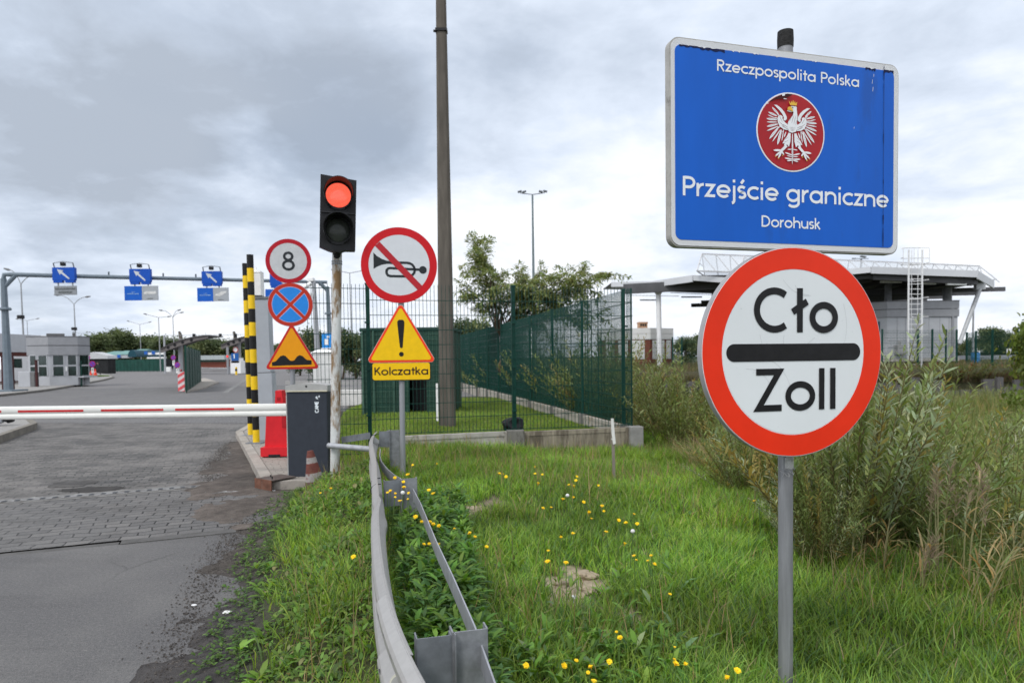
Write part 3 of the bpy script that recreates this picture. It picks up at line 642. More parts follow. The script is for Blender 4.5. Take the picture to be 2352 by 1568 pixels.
for i in range(16):
    a = -PI / 2 + r_.uniform(-1.2, 1.2); h = z0 - .03 + r_.uniform(-.022, .012); b = a + r_.uniform(-.9, .9)
    mb.bar((.0325 * math.cos(a), .0325 * math.sin(a), h), (.034 * math.cos(b), .034 * math.sin(b) - .004, h + r_.uniform(-.02, .012)), .003, .0015)
obj('paper_shred', mb, M('paper_shred', (.34, .34, .34), .8), t)
mb = MB()
for zc in (cb.z + .25, cb.z - .25, cz.z + .3, cz.z - .3):
    mb.box((0, -.012, zc - gz + .05), (.30, .045, .03), YAW); mb.ring(.036, .031, 0, .001, 16)
obj('clamp', mb, galv_d, t)
# --- blue border sign
SW, SH = 1.148, .845
t = thing('border_sign', 'large blue border crossing sign with a white eagle on a red oval', 'road sign', (cb.x - .012, cb.y - .045, cb.z - .022), YAW)
mb = MB(); mb.prism(rrect(SW, SH, .045), .0, .034); obj('rim', mb, M('sign_rim', (.40, .39, .36), .5, .3, .18, 10, .1, 60, dirt=(.2, .19, .17), dirt_amt=.3), t)
mb = MB(); mb.prism(rrect(SW - .012, SH - .012, .041), -.004, .012); obj('border', mb, M('retro_border', (.62, .63, .64), .5, 0, .05, 200, .25, 260), t)
# gather positions from the photo through the homography of the face
src_ = [(85, 55), (1668, 225), (1660, 1525), (105, 1485)]; dst_ = [(-SW / 2, SH / 2), (SW / 2, SH / 2), (SW / 2, -SH / 2), (-SW / 2, -SH / 2)]
A_ = []; B_ = []
for (u_, v_), (x_, y_) in zip(src_, dst_):
    A_ += [[u_, v_, 1, 0, 0, 0, -u_ * x_, -v_ * x_], [0, 0, 0, u_, v_, 1, -u_ * y_, -v_ * y_]]; B_ += [x_, y_]
H_ = np.append(np.linalg.solve(np.array(A_, float), np.array(B_, float)), 1).reshape(3, 3)
def hl(u_, v_): q = H_ @ np.array([u_, v_, 1.0]); return (q[0] / q[2], q[1] / q[2])
q0, q1, q2, q3 = hl(118, 115), hl(1630, 268), hl(1622, 1480), hl(140, 1437)
bw, bh = (q1[0] + q2[0] - q0[0] - q3[0]) / 2, (q0[1] + q1[1] - q2[1] - q3[1]) / 2; bc = ((q0[0] + q1[0] + q2[0] + q3[0]) / 4, (q0[1] + q1[1] + q2[1] + q3[1]) / 4)
mb = MB(); mb.prism(rrect(bw, bh, .028, c=bc), -.0055, .004); obj('face', mb, blue_sign, t)
for s_, p0, p1, cp in (('Rzeczpospolita Polska', (405, 290), (1388, 386), 78), ('Przejście graniczne', (178, 1140), (1592, 1206), 132), ('Dorohusk', (716, 1346), (1122, 1359), 77)):
    mb = MB(); a = hl(*p0); b = hl(*p1); cpm = abs(hl(p0[0], p0[1] - cp)[1] - a[1]); text(mb, s_, a[0], (a[1] + b[1]) / 2, cpm, -.0065, width=b[0] - a[0], stroke=.148); obj('lettering', mb, white_refl, t)
# weathering of the face: the seam, peeled rim at the top and scratches
mb = MB(); a = hl(1556, 235); b = hl(1550, 1470)
r_ = random.Random(2); ptsL = [(a[0] + (b[0] - a[0]) * k / 40, a[1] + (b[1] - a[1]) * k / 40) for k in range(41)]
for i in range(40):
    wdt = .0016 + .0022 * (r_.random() ** 3) + (.002 if i in (1, 2, 30, 33, 34, 37, 38) else 0)
    ribbon(mb, [ptsL[i], ptsL[i + 1]], wdt, -.0085)
for x0_, x1_, yb in ((150, 290, 125), (290, 460, 140), (1430, 1500, 250), (1560, 1625, 268)):
    n = 9; top = []; bot = []
    for k in range(n + 1):
        u_ = x0_ + (x1_ - x0_) * k / n; v_ = 115 + (u_ - 118) * .101; top.append(hl(u_, v_ - 2)); bot.append(hl(u_, v_ + 4 + r_.random() * 18 * (.5 if x0_ == 150 else 1)))
    mb.prism(top + bot[::-1], -.0066, -.006)
obj('peeled_edge', mb, M('peeled_dark', (.006, .012, .06), .7, 0, .3, 60), t)
mb = MB()
for i in range(26):
    u_ = 150 + r_.random() * 1450; v_ = 115 + (u_ - 118) * .101; a = hl(u_, v_ - 3); mb.prism([(a[0], a[1]), (a[0] + r_.uniform(.008, .03), a[1] - .001), (a[0] + .01, a[1] - r_.uniform(.002, .006))], -.0067, -.006)
for u_, v_, l_ in ((1478, 330, 28), (1482, 380, 30), (1488, 290, 20), (1352, 657, 12)):
    ribbon(mb, [hl(u_, v_), hl(u_ - 2, v_ + l_)], .0018, -.0066)
obj('scratches', mb, white_refl, t)
# --- the emblem: oval, eagle, crown
def hz(zx, zy):                                   # from the emblem crop into the face
    nx, ny = 1880 + zx * .13396, 220 + zy * .13396; return hl((nx - 1640) / .3634, (ny - 70) / .3634)
ec = hl(916, 702); er = abs(hl(916, 432)[1] - hl(916, 972)[1]) / 2; erx = abs(hl(683, 690)[0] - hl(1150, 714)[0]) / 2
mb = MB(); mb.prism([(ec[0] + erx * math.cos(2 * PI * i / 64), ec[1] + er * math.sin(2 * PI * i / 64)) for i in range(64)], -.0068, -.004); em = obj('emblem', mb, white_refl, t)
mb = MB(); mb.prism([(ec[0] + (erx - .006) * math.cos(2 * PI * i / 64), ec[1] + (er - .006) * math.sin(2 * PI * i / 64)) for i in range(64)], -.0078, -.0064); obj('emblem_field', mb, M('emblem_red', (.36, .012, .018), .42, 0, .08, 10), em)
ax = hz(705, 800)[0]
EY = [-.0082]
def ey(): EY[0] -= .00006; return EY[0]
def lens(p, q, w_, mir=True, mb=None, w2=.5):
    a, b = hz(*p), hz(*q); a, b = Vector(a), Vector(b); d = b - a; n = Vector((-d.y, d.x)).normalized() * w_ * .00013 * 1.28
    prof = [(0, 0), (.12, .55), (.3, .95), (.5, 1), (.75, .8), (1, .45)]
    o = [a + d * s_ + n * (k / 2) for s_, k in prof] + [a + d * s_ - n * (k / 2) for s_, k in prof[::-1][:-1]]
    for s_ in ((1, -1) if mir else (1,)):
        pts = [((v.x if s_ > 0 else 2 * ax - v.x), v.y) for v in o]
        y = ey(); n_ = len(pts); 
        mb.add([(c[0], y, c[1]) for c in pts], [tuple(range(n_)) if s_ > 0 else tuple(range(n_))[::-1]])
def polyz(mb, P, mir=True):
    o = [hz(*p) for p in P]
    for s_ in ((1, -1) if mir else (1,)):
        y = ey(); pts = [((v[0] if s_ > 0 else 2 * ax - v[0]), y, v[1]) for v in o]; mb.add(pts, [tuple(range(len(pts)))])
mb = MB(); dk = MB()
FE = [((332, 325), (455, 455), 52), ((262, 420), (430, 490), 52), ((250, 470), (410, 540), 22), ((228, 542), (425, 560), 54), ((232, 605), (425, 605), 30), ((232, 690), (440, 640), 54), ((235, 770), (445, 680), 36),
      ((280, 920), (462, 690), 66), ((335, 972), (488, 745), 34), ((432, 1025), (505, 745), 70), ((512, 955), (545, 760), 30), ((552, 890), (588, 785), 34)]
for f in FE:
    lens(*f, mb=mb)
    if f[2] > 40: lens((f[0][0] * .86 + f[1][0] * .14, f[0][1] * .86 + f[1][1] * .14), (f[0][0] * .25 + f[1][0] * .75, f[0][1] * .25 + f[1][1] * .75), 7, mb=dk)
polyz(mb, [(365, 285), (420, 290), (500, 350), (560, 420), (600, 500), (605, 545), (570, 580), (540, 560), (550, 520), (520, 455), (470, 390), (410, 330)])
polyz(mb, [(622, 752), (540, 735), (470, 682), (438, 612), (428, 545), (445, 492), (490, 474), (528, 500), (520, 530), (538, 570), (572, 610), (615, 640), (625, 680)])
for a, b in (((470, 500), (520, 600)), ((455, 590), (560, 690)), ((520, 640), (620, 700)), ((500, 665), (620, 735))): lens(a, b, 9, mb=dk)
for a, b, w_ in (((410, 440), (485, 505), 26), ((370, 520), (445, 545), 26), ((420, 720), (480, 690), 22), ((520, 800), (545, 745), 24)): lens(a, b, w_, mb=mb)
polyz(mb, [(595, 395), (640, 410), (690, 420), (718, 402), (725, 430), (710, 480), (660, 545), (625, 600), (612, 690), (640, 780), (700, 800), (772, 780), (797, 690), (787, 600), (800, 500), (790, 420), (782, 350), (792, 345), (770, 308), (690, 303), (640, 330), (655, 372)], mir=False)
for i in range(5): lens((640 + i * 8, 700 + i * 16), (770 - i * 8, 700 + i * 16), 5, mir=False, mb=dk)
for a, b in (((690, 470), (650, 590)), ((730, 470), (690, 620)), ((765, 480), (730, 640)), ((775, 560), (770, 660))): lens(a, b, 8, mir=False, mb=dk)
polyz(mb, [(632, 800), (600, 870), (555, 930), (520, 1000), (560, 1000), (545, 1045), (610, 1020), (640, 1062), (668, 960), (672, 810)])
for a, b in (((560, 930), (630, 880)), ((540, 985), (630, 940))): lens(a, b, 7, mb=dk)
lens((705, 1390), (705, 820), 44, mir=False, mb=mb)
lens((705, 1340), (705, 1060), 8, mir=False, mb=dk)
for a, b, w_ in (((612, 1110), (698, 1105), 26), ((562, 1165), (700, 1215), 36), ((600, 1225), (700, 1245), 22), ((560, 1270), (700, 1290), 40), ((600, 1320), (695, 1310), 30)): lens(a, b, w_, mb=mb)
polyz(mb, [(575, 1025), (480, 1120), (500, 1160), (540, 1130), (612, 1055)])
for a, b, w_ in (((348, 1130), (510, 1130), 56), ((380, 1240), (500, 1140), 46), ((440, 1275), (505, 1145), 50), ((545, 1215), (500, 1140), 44)): lens(a, b, w_, mb=mb)
obj('eagle', mb, white_refl, em)
EY[0] -= .0004; obj('eagle_lines', dk, M('emblem_line', (.13, .05, .06), .5), em)
mb = MB(); polyz(mb, [(650, 292), (628, 208), (662, 262), (676, 212), (692, 255), (708, 195), (726, 255), (744, 212), (752, 262), (786, 230), (772, 300)], mir=False)
polyz(mb, [(602, 375), (612, 335), (640, 320), (676, 318), (688, 345), (700, 370), (712, 400), (690, 415), (665, 385), (620, 385)], mir=False)
for a, b in (((385, 1255), (392, 1225)), ((455, 1283), (425, 1268)), ((525, 1238), (515, 1215))): lens(a, b, 26, mb=mb)
obj('crown_and_beak', mb, gold, em)
mb = MB(); polyz(mb, [(686, 340), (700, 326), (714, 338), (700, 352)], mir=False); obj('eagle_eye', mb, black, em)
mb = MB(); polyz(mb, [(300, 205), (410, 140), (500, 105), (600, 82), (700, 92), (665, 120), (560, 165), (470, 180), (380, 200), (290, 235), (240, 270)], mir=False); obj('peeled_patch', mb, M('peeled_red', (.055, .012, .012), .7, 0, .3, 80), em)
mb = MB(); polyz(mb, [(500, 92), (555, 90), (552, 120), (505, 128)], mir=False); polyz(mb, [(525, 180), (545, 168), (600, 182), (560, 186)], mir=False); polyz(mb, [(215, 275), (250, 250), (245, 275)], mir=False); obj('peeled_white', mb, white_refl, em)
# --- customs disc
t = thing('customs_sign', 'round white customs sign with a red ring, black bar and black lettering', 'road sign', (cz.x, cz.y - .03, cz.z), R(15.0))
mb = MB(); mb.ring(.452, .44, -.002, .03, 96); mb.prism(circ(.4485, 96), .008, .012); obj('rim', mb, M('disc_rim', (.36, .36, .37), .5, .4, .12, 8), t, smooth=True)
mb = MB(); mb.prism(circ(.4495, 96), -.003, .006); obj('backing_plate', mb, white_refl, t)
mb = MB(); mb.ring(.4475, .357, -.0048, -.002, 96); obj('red_ring', mb, M('customs_red', (.74, .030, .006), .40, 0, .07, 3), t)
mb = MB(); mb.prism(circ(.3535, 96), -.0044, -.002); fo = obj('face', mb, M('customs_white', (.67, .70, .71), .42, 0, .03, 2, dirt=(.52, .55, .56), dirt_amt=.06, dirt_scale=40), t)
mb = MB(); mb.prism(rrect(.672, .075, .0374, 10), -.0064, -.004); obj('bar', mb, black, t)
mb = MB(); text(mb, 'Cło', -.205, .086, .190, -.0066, width=.425, stroke=.155); obj('lettering', mb, black, t); mb = MB(); text(mb, 'Zoll', -.205, -.250, .180, -.0066, width=.425, stroke=.155); obj('lettering', mb, black, t)
mb = MB(); r_ = random.Random(8)
for i in range(9):
    a = r_.uniform(0, 2 * PI); rr = r_.uniform(.02, .28); p_ = Vector((rr * math.cos(a), rr * math.sin(a))); d_ = Vector((r_.uniform(-1, 1), r_.uniform(-1, 1))).normalized(); n_ = Vector((-d_.y, d_.x)); L_ = r_.uniform(.08, .22)
    P_ = [p_ + d_ * L_ * (k / 8 - .5) + n_ * (.02 * math.sin(k / 8 * PI)) for k in range(9)]
    if max(v.length for v in P_) < .34: ribbon(mb, P_, .0011, -.0049)
obj('scratches', mb, M('scratch_grey', (.47, .49, .50), .6), t)
# ------------------------------------------------------------------ no-horn sign, exclamation triangle and name plate
D2 = 8.2; yw = R(9)
base = at(924, 1095, D2); g2 = float(zg(base.x, D2))
t = thing('sign_post', 'thin grey post carrying the horn ban disc and the yellow triangle', 'post', (base.x, D2 + .05, g2 - .1))
top = at(917, 540, D2)
mb = MB(); mb.tube([(0, 0, 0), (top.x - base.x, 0, top.z - g2)], .033, 14); obj('pole', mb, M('post_zinc_pale', (.30, .31, .33), .5, .3, .12, 9, streak=9), t, smooth=True)
c = at(917, 609, D2)
mb = MB(); 
for zc in (at(917, 609, D2).z, at(919, 780, D2).z): mb.box((c.x - base.x, -.012, zc - g2 + .1), (.12, .034, .03))
obj('clamp', mb, galv_d, t)
t = thing('no_horn_sign', 'round horn ban sign with a black trumpet struck through in red', 'road sign', (c.x, D2, c.z), yw)
mb = MB(); mb.prism(circ(.45, 80), -.001, .02); obj('backing_plate', mb, alu, t)
mb = MB(); mb.prism(circ(.366, 80), -.003, 0); obj('face', mb, M('sign_white_cool', (.60, .62, .65), .45, 0, .03, 10), t)
mb = MB(); mb.ring(.4495, .360, -.0042, -.001, 80); obj('red_ring', mb, M('horn_red', (.54, .006, .012), .4, 0, .05, 6), t)
kx, kz = .452 / 452, .45 / 437
hp = lambda x, y: ((x - 1004) * kx, -(y - 1033) * kz)
mb = MB(); mb.prism([hp(*p) for p in [(703, 890), (745, 930), (800, 962), (860, 983), (930, 988), (930, 1022), (860, 1020), (800, 1030), (745, 1052), (703, 1078)]], -.0040, -.002)
ribbon(mb, [hp(*p) for p in [(900, 1004), (1090, 1005), (1125, 1010), (1155, 1024), (1177, 1050), (1187, 1085), (1180, 1120), (1158, 1146), (1125, 1160), (1090, 1162), (895, 1160), (868, 1150), (854, 1128), (852, 1112), (856, 1090), (870, 1074), (895, 1067), (1250, 1084)]], .029, -.0046)
mb.prism(circ(.046, 24, hp(1283, 1086)), -.0049, -.003); obj('trumpet', mb, M('sign_black', (.02, .024, .028), .45), t)
mb = MB(); a = Vector(hp(750, 790)); b = Vector(hp(1250, 1300)); ribbon(mb, [a, b], .074, -.0054); obj('slash', mb, red_crim, t)
c = at(921.5, 786, D2); tri_s = .79
t = thing('warning_triangle', 'yellow warning triangle with a black exclamation mark and red edge', 'road sign', (c.x, D2, c.z), yw)
mb = MB(); mb.prism(rtri(tri_s + .05, .04), -.001, .02); obj('backing_plate', mb, M('tri_white', (.62, .58, .55), .5), t)
mb = MB(); mb.prism(rtri(tri_s + .035, .034), -.003, 0); obj('red_edge', mb, red_org, t)
mb = MB(); mb.prism(rtri(tri_s - .055, .022), -.0048, -.002); obj('face', mb, yellow, t)
mb = MB(); mb.prism([(-.020, .27), (-.034, .262), (-.042, .245), (-.042, .22), (-.017, -.055), (-.012, -.066), (0, -.07), (.012, -.066), (.017, -.055), (.042, .22), (.042, .245), (.034, .262), (.020, .27)], -.0064, -.004); mb.prism(circ(.028, 20, (0, -.142)), -.0064, -.004)
obj('exclamation_mark', mb, black, t)
c = at(922, 852.5, D2)
t = thing('name_plate_sign', 'small yellow plate with black lettering under the exclamation triangle', 'road sign', (c.x, D2, c.z), yw)
mb = MB(); mb.prism(rrect(.70, .222, .03), -.001, .02); obj('rim', mb, black, t)
mb = MB(); mb.prism(rrect(.68, .202, .025), -.003, 0); obj('face', mb, yellow, t)
mb = MB(); text(mb, 'Kolczatka', -.322, -.042, .095, -.0045, width=.648, stroke=.165); obj('lettering', mb, M('letter_dark', (.03, .012, .01), .5), t)
# ------------------------------------------------------------------ three signs on the farther post
D3 = 9.9; yw3 = R(10)
base = at(672, 1005, D3)
t = thing('sign_post', 'grey post behind the barrier cabinet carrying three stacked signs', 'post', (base.x, D3 + .05, .1))
top = at(664, 575, D3)
mb = MB(); mb.tube([(0, 0, 0), (top.x - base.x, 0, top.z - .1)], .036, 14); obj('pole', mb, M('post_zinc_pale', (.30, .31, .33), .5, .3, .12, 9, streak=9), t, smooth=True)
c = at(662.5, 599.5, D3)
t = thing('weight_limit_sign', 'round red ringed sign with a black figure 8', 'road sign', (c.x, D3, c.z), yw3)
mb = MB(); mb.prism(circ(.318, 64), -.001, .018); obj('backing_plate', mb, alu, t)
mb = MB(); mb.prism(circ(.263, 64), -.003, 0); obj('face', mb, M('sign_white_grey', (.50, .51, .52), .5, 0, .06, 12), t)
mb = MB(); mb.ring(.3175, .258, -.0042, -.001, 64); obj('red_ring', mb, M('limit_red', (.40, .005, .016), .45, 0, .06, 6), t)
mb = MB(); text(mb, '8', -.094, -.14, .278, -.0048, width=.186, stroke=.13); obj('figure', mb, M('sign_black', (.02, .024, .028), .45), t)
c = at(667, 699.5, D3)
t = thing('no_stopping_sign', 'round blue no stopping sign with a red cross and ring', 'road sign', (c.x, D3, c.z), yw3)
mb = MB(); mb.prism(circ(.315, 64), -.001, .018); obj('backing_plate', mb, M('stop_edge', (.45, .33, .40), .5), t)
mb = MB(); mb.prism(circ(.31, 64), -.003, 0); obj('red_field', mb, M('stop_red', (.46, .030, .014), .5, 0, .07, 8), t)
def sector(a0, g, ro, k=.0):
    o = []; cx, cz_ = (g / math.sin(R(45))) * math.cos(R(a0 + 45)), (g / math.sin(R(45))) * math.sin(R(a0 + 45))
    da = math.degrees(math.asin(g / ro)); o.append((cx, cz_)); o += [(ro * math.cos(R(a0 + da + (90 - 2 * da) * i / 16)), ro * math.sin(R(a0 + da + (90 - 2 * da) * i / 16))) for i in range(17)]
    return o
mb = MB(); m2 = MB()
for a0 in (45, 135, 225, 315): m2.prism(sector(a0, .022, .258), -.0042, -.002); mb.prism(sector(a0, .028, .252), -.0052, -.003)
obj('white_outline', m2, M('stop_outline', (.55, .45, .55), .5), t); obj('blue_field', mb, M('stop_blue', (.02, .22, .66), .45, 0, .05, 8), t)
c = at(671, 812, D3)
t = thing('bump_sign', 'orange warning triangle with two black humps and a red edge', 'road sign', (c.x, D3, c.z), yw3)
mb = MB(); mb.prism(rtri(.775, .036), -.001, .018); obj('backing_plate', mb, M('tri_edge', (.5, .28, .26), .5), t)
mb = MB(); mb.prism(rtri(.765, .032), -.003, 0); obj('red_edge', mb, M('bump_red', (.50, .018, .014), .45), t)
mb = MB(); mb.prism(rtri(.665, .018), -.0048, -.002); obj('face', mb, M('bump_orange', (.74, .29, .004), .5, 0, .04, 8), t)
kx, kz = .745 / 550, .65 / 450
mb = MB(); mb.prism([((x - 390) * kx, -(y - 1335) * kz) for x, y in [(182, 1455), (182, 1418), (220, 1410), (248, 1380), (272, 1357), (298, 1350), (322, 1357), (346, 1382), (366, 1402), (388, 1408), (412, 1400), (438, 1366), (468, 1350), (495, 1358), (520, 1382), (545, 1400), (590, 1403), (590, 1447)]], -.0064, -.004)
obj('humps', mb, black, t)
# ------------------------------------------------------------------ traffic light
DT = 8.3
pb = at(769, 1105, DT); pt = at(774, 585, DT); gT = float(zg(pb.x, DT))
lean = math.atan2(pt.x - pb.x, pt.z - pb.z)
t = thing('traffic_light', 'two lens traffic light showing red on a rusty white pole', 'traffic light', (pb.x, DT, gT - .05), 0)
Lp = at(775, 424, DT).z - gT + .05
sx = math.tan(lean)
mb = MB(); mb.tube([(0, 0, 0), (sx * Lp, 0, Lp)], .058, 20); obj('pole', mb, rust_white, t, smooth=True)
zc = at(772, 608, DT).z - gT + .05
mb = MB(); mb.tube([(sx * zc, 0, zc), (sx * zc, 0, zc + .018)], .064, 18); mb.tube([(sx * zc, 0, zc + .03), (sx * zc, 0, zc + .045)], .064, 18); obj('clamp_band', mb, galv_d, t)
ch = at(778.5, 498, DT)
hd = obj('housing', MB().prism([(-.205, -.40), (-.205, .435), (.205, .40), (.205, -.425), (.09, -.43), (.03, -.455), (-.03, -.455), (-.10, -.44)], -.16, -.02), blk_plastic, t, loc=(ch.x - pb.x, -.06, ch.z - gT + .05), rot=(0, lean * 1.2, R(16)))
# two stacked chambers
mb = MB(); mb.box((0, -.165, .0), (.385, .03, .012)); obj('chamber_seam', mb, M('black_gloss', (.03, .03, .033), .35), hd)
for zc_, lit in ((.205, True), (-.20, False)):
    nm = 'red_lens' if lit else 'dark_lens'
    mb = MB(); prof = [(.145 * math.cos(a), -.16 - .035 * math.sin(a)) for a in [0, .3, .6, .9, 1.2, 1.5]]
    vs = [(r_ * math.cos(2 * PI * j / 32), y, zc_ + r_ * math.sin(2 * PI * j / 32)) for r_, y in prof for j in range(32)]
    fs = [(i * 32 + j, (i + 1) * 32 + j, (i + 1) * 32 + (j + 1) % 32, i * 32 + (j + 1) % 32)[::-1] for i in range(5) for j in range(32)] + [tuple(5 * 32 + j for j in range(32))]
    mb.add(vs, fs)
    if lit:
        ml = bpy.data.materials.new('lit_red_lens'); ml.use_nodes = True; tt = ml.node_tree; bb = tt.nodes['Principled BSDF']
        tcn = tt.nodes.new('ShaderNodeTexCoord'); wv = tt.nodes.new('ShaderNodeTexWave'); wv.bands_direction = 'Z'; wv.inputs['Scale'].default_value = 22; wv.inputs['Distortion'].default_value = .4
        tt.links.new(tcn.outputs['Object'], wv.inputs['Vector']); rp = tt.nodes.new('ShaderNodeValToRGB'); tt.links.new(wv.outputs['Fac'], rp.inputs[0])
        rp.color_ramp.elements[0].color = (.92, .05, .025, 1); rp.color_ramp.elements[1].color = (1, .20, .12, 1)
        tt.links.new(rp.outputs[0], bb.inputs['Emission Color']); bb.inputs['Emission Strength'].default_value = 1.0; bb.inputs['Base Color'].default_value = (.3, .01, .01, 1); bb.inputs['Roughness'].default_value = .2
    else:
        ml = M('dark_green_lens', (.05, .055, .048), .18, 0, .2, 20)
        bb = ml.node_tree
    obj(nm, mb, ml, hd, smooth=True)
    mb = MB(); n = 40; vs = []
    for j in range(n + 1):                              # visor, cut away below
        a = R(-62 + 304 * j / n) if True else 0
        k = .5 + .5 * math.sin(a); dp = .05 + .20 * max(0, min(1, k * 1.25))
        for r_, y0_, y1_ in ((.168, -.16, -.16 - dp), (.160, -.16, -.16 - dp)):
            vs += [(r_ * math.cos(a), y0_, zc_ + r_ * math.sin(a)), (r_ * math.cos(a), y1_, zc_ + r_ * math.sin(a))]
    fs = []
    for j in range(n):
        a = 4 * j; b = a + 4; fs += [(a, b, b + 1, a + 1), (a + 2, a + 3, b + 3, b + 2), (a + 1, b + 1, b + 3, a + 3)]
    mb.add(vs, fs); obj('visor', mb, blk_plastic, hd, smooth=True)
    mb = MB(); mb.ring(.172, .143, -.175, -.158, 40, c=(0, zc_)); obj('lens_ring', mb, blk_plastic, hd, smooth=True)
mb = MB(); mb.tube([(0, .03, -.44), (0, .05, -.52)], [.05, .035], 12); obj('bracket', mb, blk_plastic, hd)
# ------------------------------------------------------------------ barrier: cabinet and arm
DC = 9.0
cl_, cr_ = at(660, 1090, DC), at(757, 1090, DC); cx = (cl_.x + cr_.x) / 2; cw = cr_.x - cl_.x - .02
t = thing('barrier_gate', 'dark grey barrier gate cabinet with a long lowered white arm', 'barrier', (cx, DC, .11), R(-2))
zt = at(705, 900, DC).z - .11
mb = MB(); mb.rbox((0, .16, zt / 2 - .03), (cw, .32, zt + .06), .012); obj('cabinet', mb, anthr, t)
mb = MB(); mb.box((-cw / 2 - .006, .16, zt / 2 - .03), (.014, .30, zt - .03)); obj('side_strip', mb, cap_grey, t)
mb = MB(); n = 16; topo = [(-cw / 2 - .01 + (cw + .02) * i / n, .082 + .026 * math.sin(PI * i / n)) for i in range(n + 1)]
mb.prism([(cw / 2 + .01, 0), ][:1] + topo[::-1] + [(-cw / 2 - .01, 0)], -.012, .33); cp = obj('lid', mb, cap_grey, t, loc=(0, 0, zt + .005))
mb = MB(); mb.box((0, -.0155, .008), (cw + .016, .005, .016)); obj('trim_band', mb, M('cream_trim', (.55, .52, .40), .5), cp)
mb = MB(); mb.prism(circ(.013, 14, (.0, .07)), -.016, -.01); obj('lock', mb, black, cp)
mb = MB(); mb.prism(rrect(.05, .11, .02), -.02, .03); obj('side_lock', mb, black, t, loc=(-cw / 2 - .012, .12, .42), rot=(0, 0, R(90)))
mb = MB(); text(mb, 'CAME', cw / 2 - .115, zt - .275, .048, -.003, width=.15, stroke=.24, vertical=True)
mb.prism([(cw / 2 - .150, zt - .085), (cw / 2 - .118, zt - .10), (cw / 2 - .13, zt - .075)], -.003, -.001); mb.prism([(cw / 2 - .14, zt - .055), (cw / 2 - .150, zt - .078), (cw / 2 - .118, zt - .066)], -.0033, -.0012); mb.prism([(cw / 2 - .155, zt - .068), (cw / 2 - .118, zt - .083), (cw / 2 - .118, zt - .089), (cw / 2 - .155, zt - .074)], -.0036, -.0014); mb.prism([(cw / 2 - .112, zt - .075), (cw / 2 - .092, zt - .066), (cw / 2 - .10, zt - .045), (cw / 2 - .112, zt - .052)], -.003, -.001)
obj('lettering', mb, M('logo_white', (.72, .78, .82), .5), t)
a1 = at(662, 942, DC + .12); a0 = at(0, 950, 8.62 + .0)
tl = a0 - a1; a0 = a1 + tl * 1.12
t0 = Vector((cx, DC, .11)); Mi = Matrix.Rotation(R(2), 3, 'Z')
l1, l0 = Mi @ (a1 - t0), Mi @ (a0 - t0)
mb = MB()
def arm_profile(): return [(-.038, .085), (-.044, .07), (-.046, .045), (-.044, .02), (-.036, .006), (-.030, -.004), (-.036, -.012), (-.043, -.028), (-.043, -.05), (-.034, -.068), (0, -.076), (.034, -.068), (.043, -.05), (.043, -.028), (.036, -.012), (.030, -.004), (.036, .006), (.044, .02), (.046, .045), (.044, .07), (.038, .085), (0, .092)]
pr = arm_profile(); dv = (l0 - l1).normalized(); nv_ = Vector((-dv.y, dv.x, 0)).normalized() * -1
if nv_.y < 0: nv_ = -nv_
upv = Vector((0, 0, 1)); vs = []
for c in (l1, l0):
    for y, z in pr: vs.append(c + nv_ * y + upv * z)
n = len(pr); mb.add(vs, [(i, (i + 1) % n, n + (i + 1) % n, n + i) for i in range(n)] + [tuple(range(n))[::-1], tuple(range(n, 2 * n))])
arm = obj('arm', mb, M('arm_white', (.74, .74, .70), .45, 0, .04, 6, dirt=(.42, .40, .33), dirt_amt=.06, dirt_scale=6), t, smooth=True)
mb = MB()
def armx(xd): # parameter of pixel column on the arm
    lo, hi = 0.0, 1.3
    for _ in range(40):
        m_ = (lo + hi) / 2; p = a1 + tl * m_; u_ = 1176 + FPX * p.x / p.y
        lo, hi = (m_, hi) if u_ > xd else (lo, m_)
    return lo
for xa, xb in ((538, 403), (376, 233), (193, 43), (5, -110)):
    pa, pb_ = l1 + (Mi @ tl) * armx(xa), l1 + (Mi @ tl) * armx(xb)
    f = -.0465; mb.add([pa + nv_ * f + upv * .018, pb_ + nv_ * f + upv * .018, pb_ + nv_ * f + upv * .045, pa + nv_ * f + upv * .045], [(0, 1, 2, 3)])
obj('red_strip', mb, M('strip_red', (.52, .02, .024), .45), arm)
# ------------------------------------------------------------------ pipe rail from the light pole to the guardrail, and the striped poles
p, q = at(762, 1021, DT), at(852, 1031, 7.9)
t = thing('pipe_rail', 'short grey pipe brace from the rusty pole to the guardrail end', 'rail', tuple(p))
mb = MB(); mb.tube([(-.02, -.07, 0), q - p], .034, 12); obj('pipe', mb, galv, t, smooth=True)
p2, q2 = at(785, 1010, 9.2), at(850, 1000, 8.8)
mb = MB(); mb.bar(p2 - p, q2 - p, .01, .085); obj('flat_bar', mb, galv_d, t)
def striped(label, xb, yb, D, xt, yt, rad, nb, phase):
    b = at(xb, yb, D); tp = at(xt, yt, D); g = b.z; dx = (tp.x - b.x)
    t = thing('striped_pole', label, 'pole', tuple(b), 0, 'yellow and black striped poles')
    H = tp.z - b.z; n = nb
    for i in range(n):
        z0_, z1_ = H * i / n, H * (i + 1) / n; ye = (i + phase) % 2 == 0; m_ = MB(); m_.tube([(dx * z0_ / H, 0, z0_), (dx * z1_ / H, 0, z1_)], rad, 18, cap=(i in (0, n - 1)))
        obj('yellow_band' if ye else 'black_band', m_, hazard_y if ye else hazard_k, t, smooth=True)
    mb = MB(); mb.box((0, 0, .01), (.3, .3, .02)); obj('foot', mb, galv_d, t)
striped('taller yellow and black striped pole nearest the road, in front', 589, 1017, 12.8, 574, 585, .061, 14, 0)
striped('shorter yellow and black striped pole just behind the taller one', 576, 1000, 14.2, 562.5, 605, .055, 14, 0)
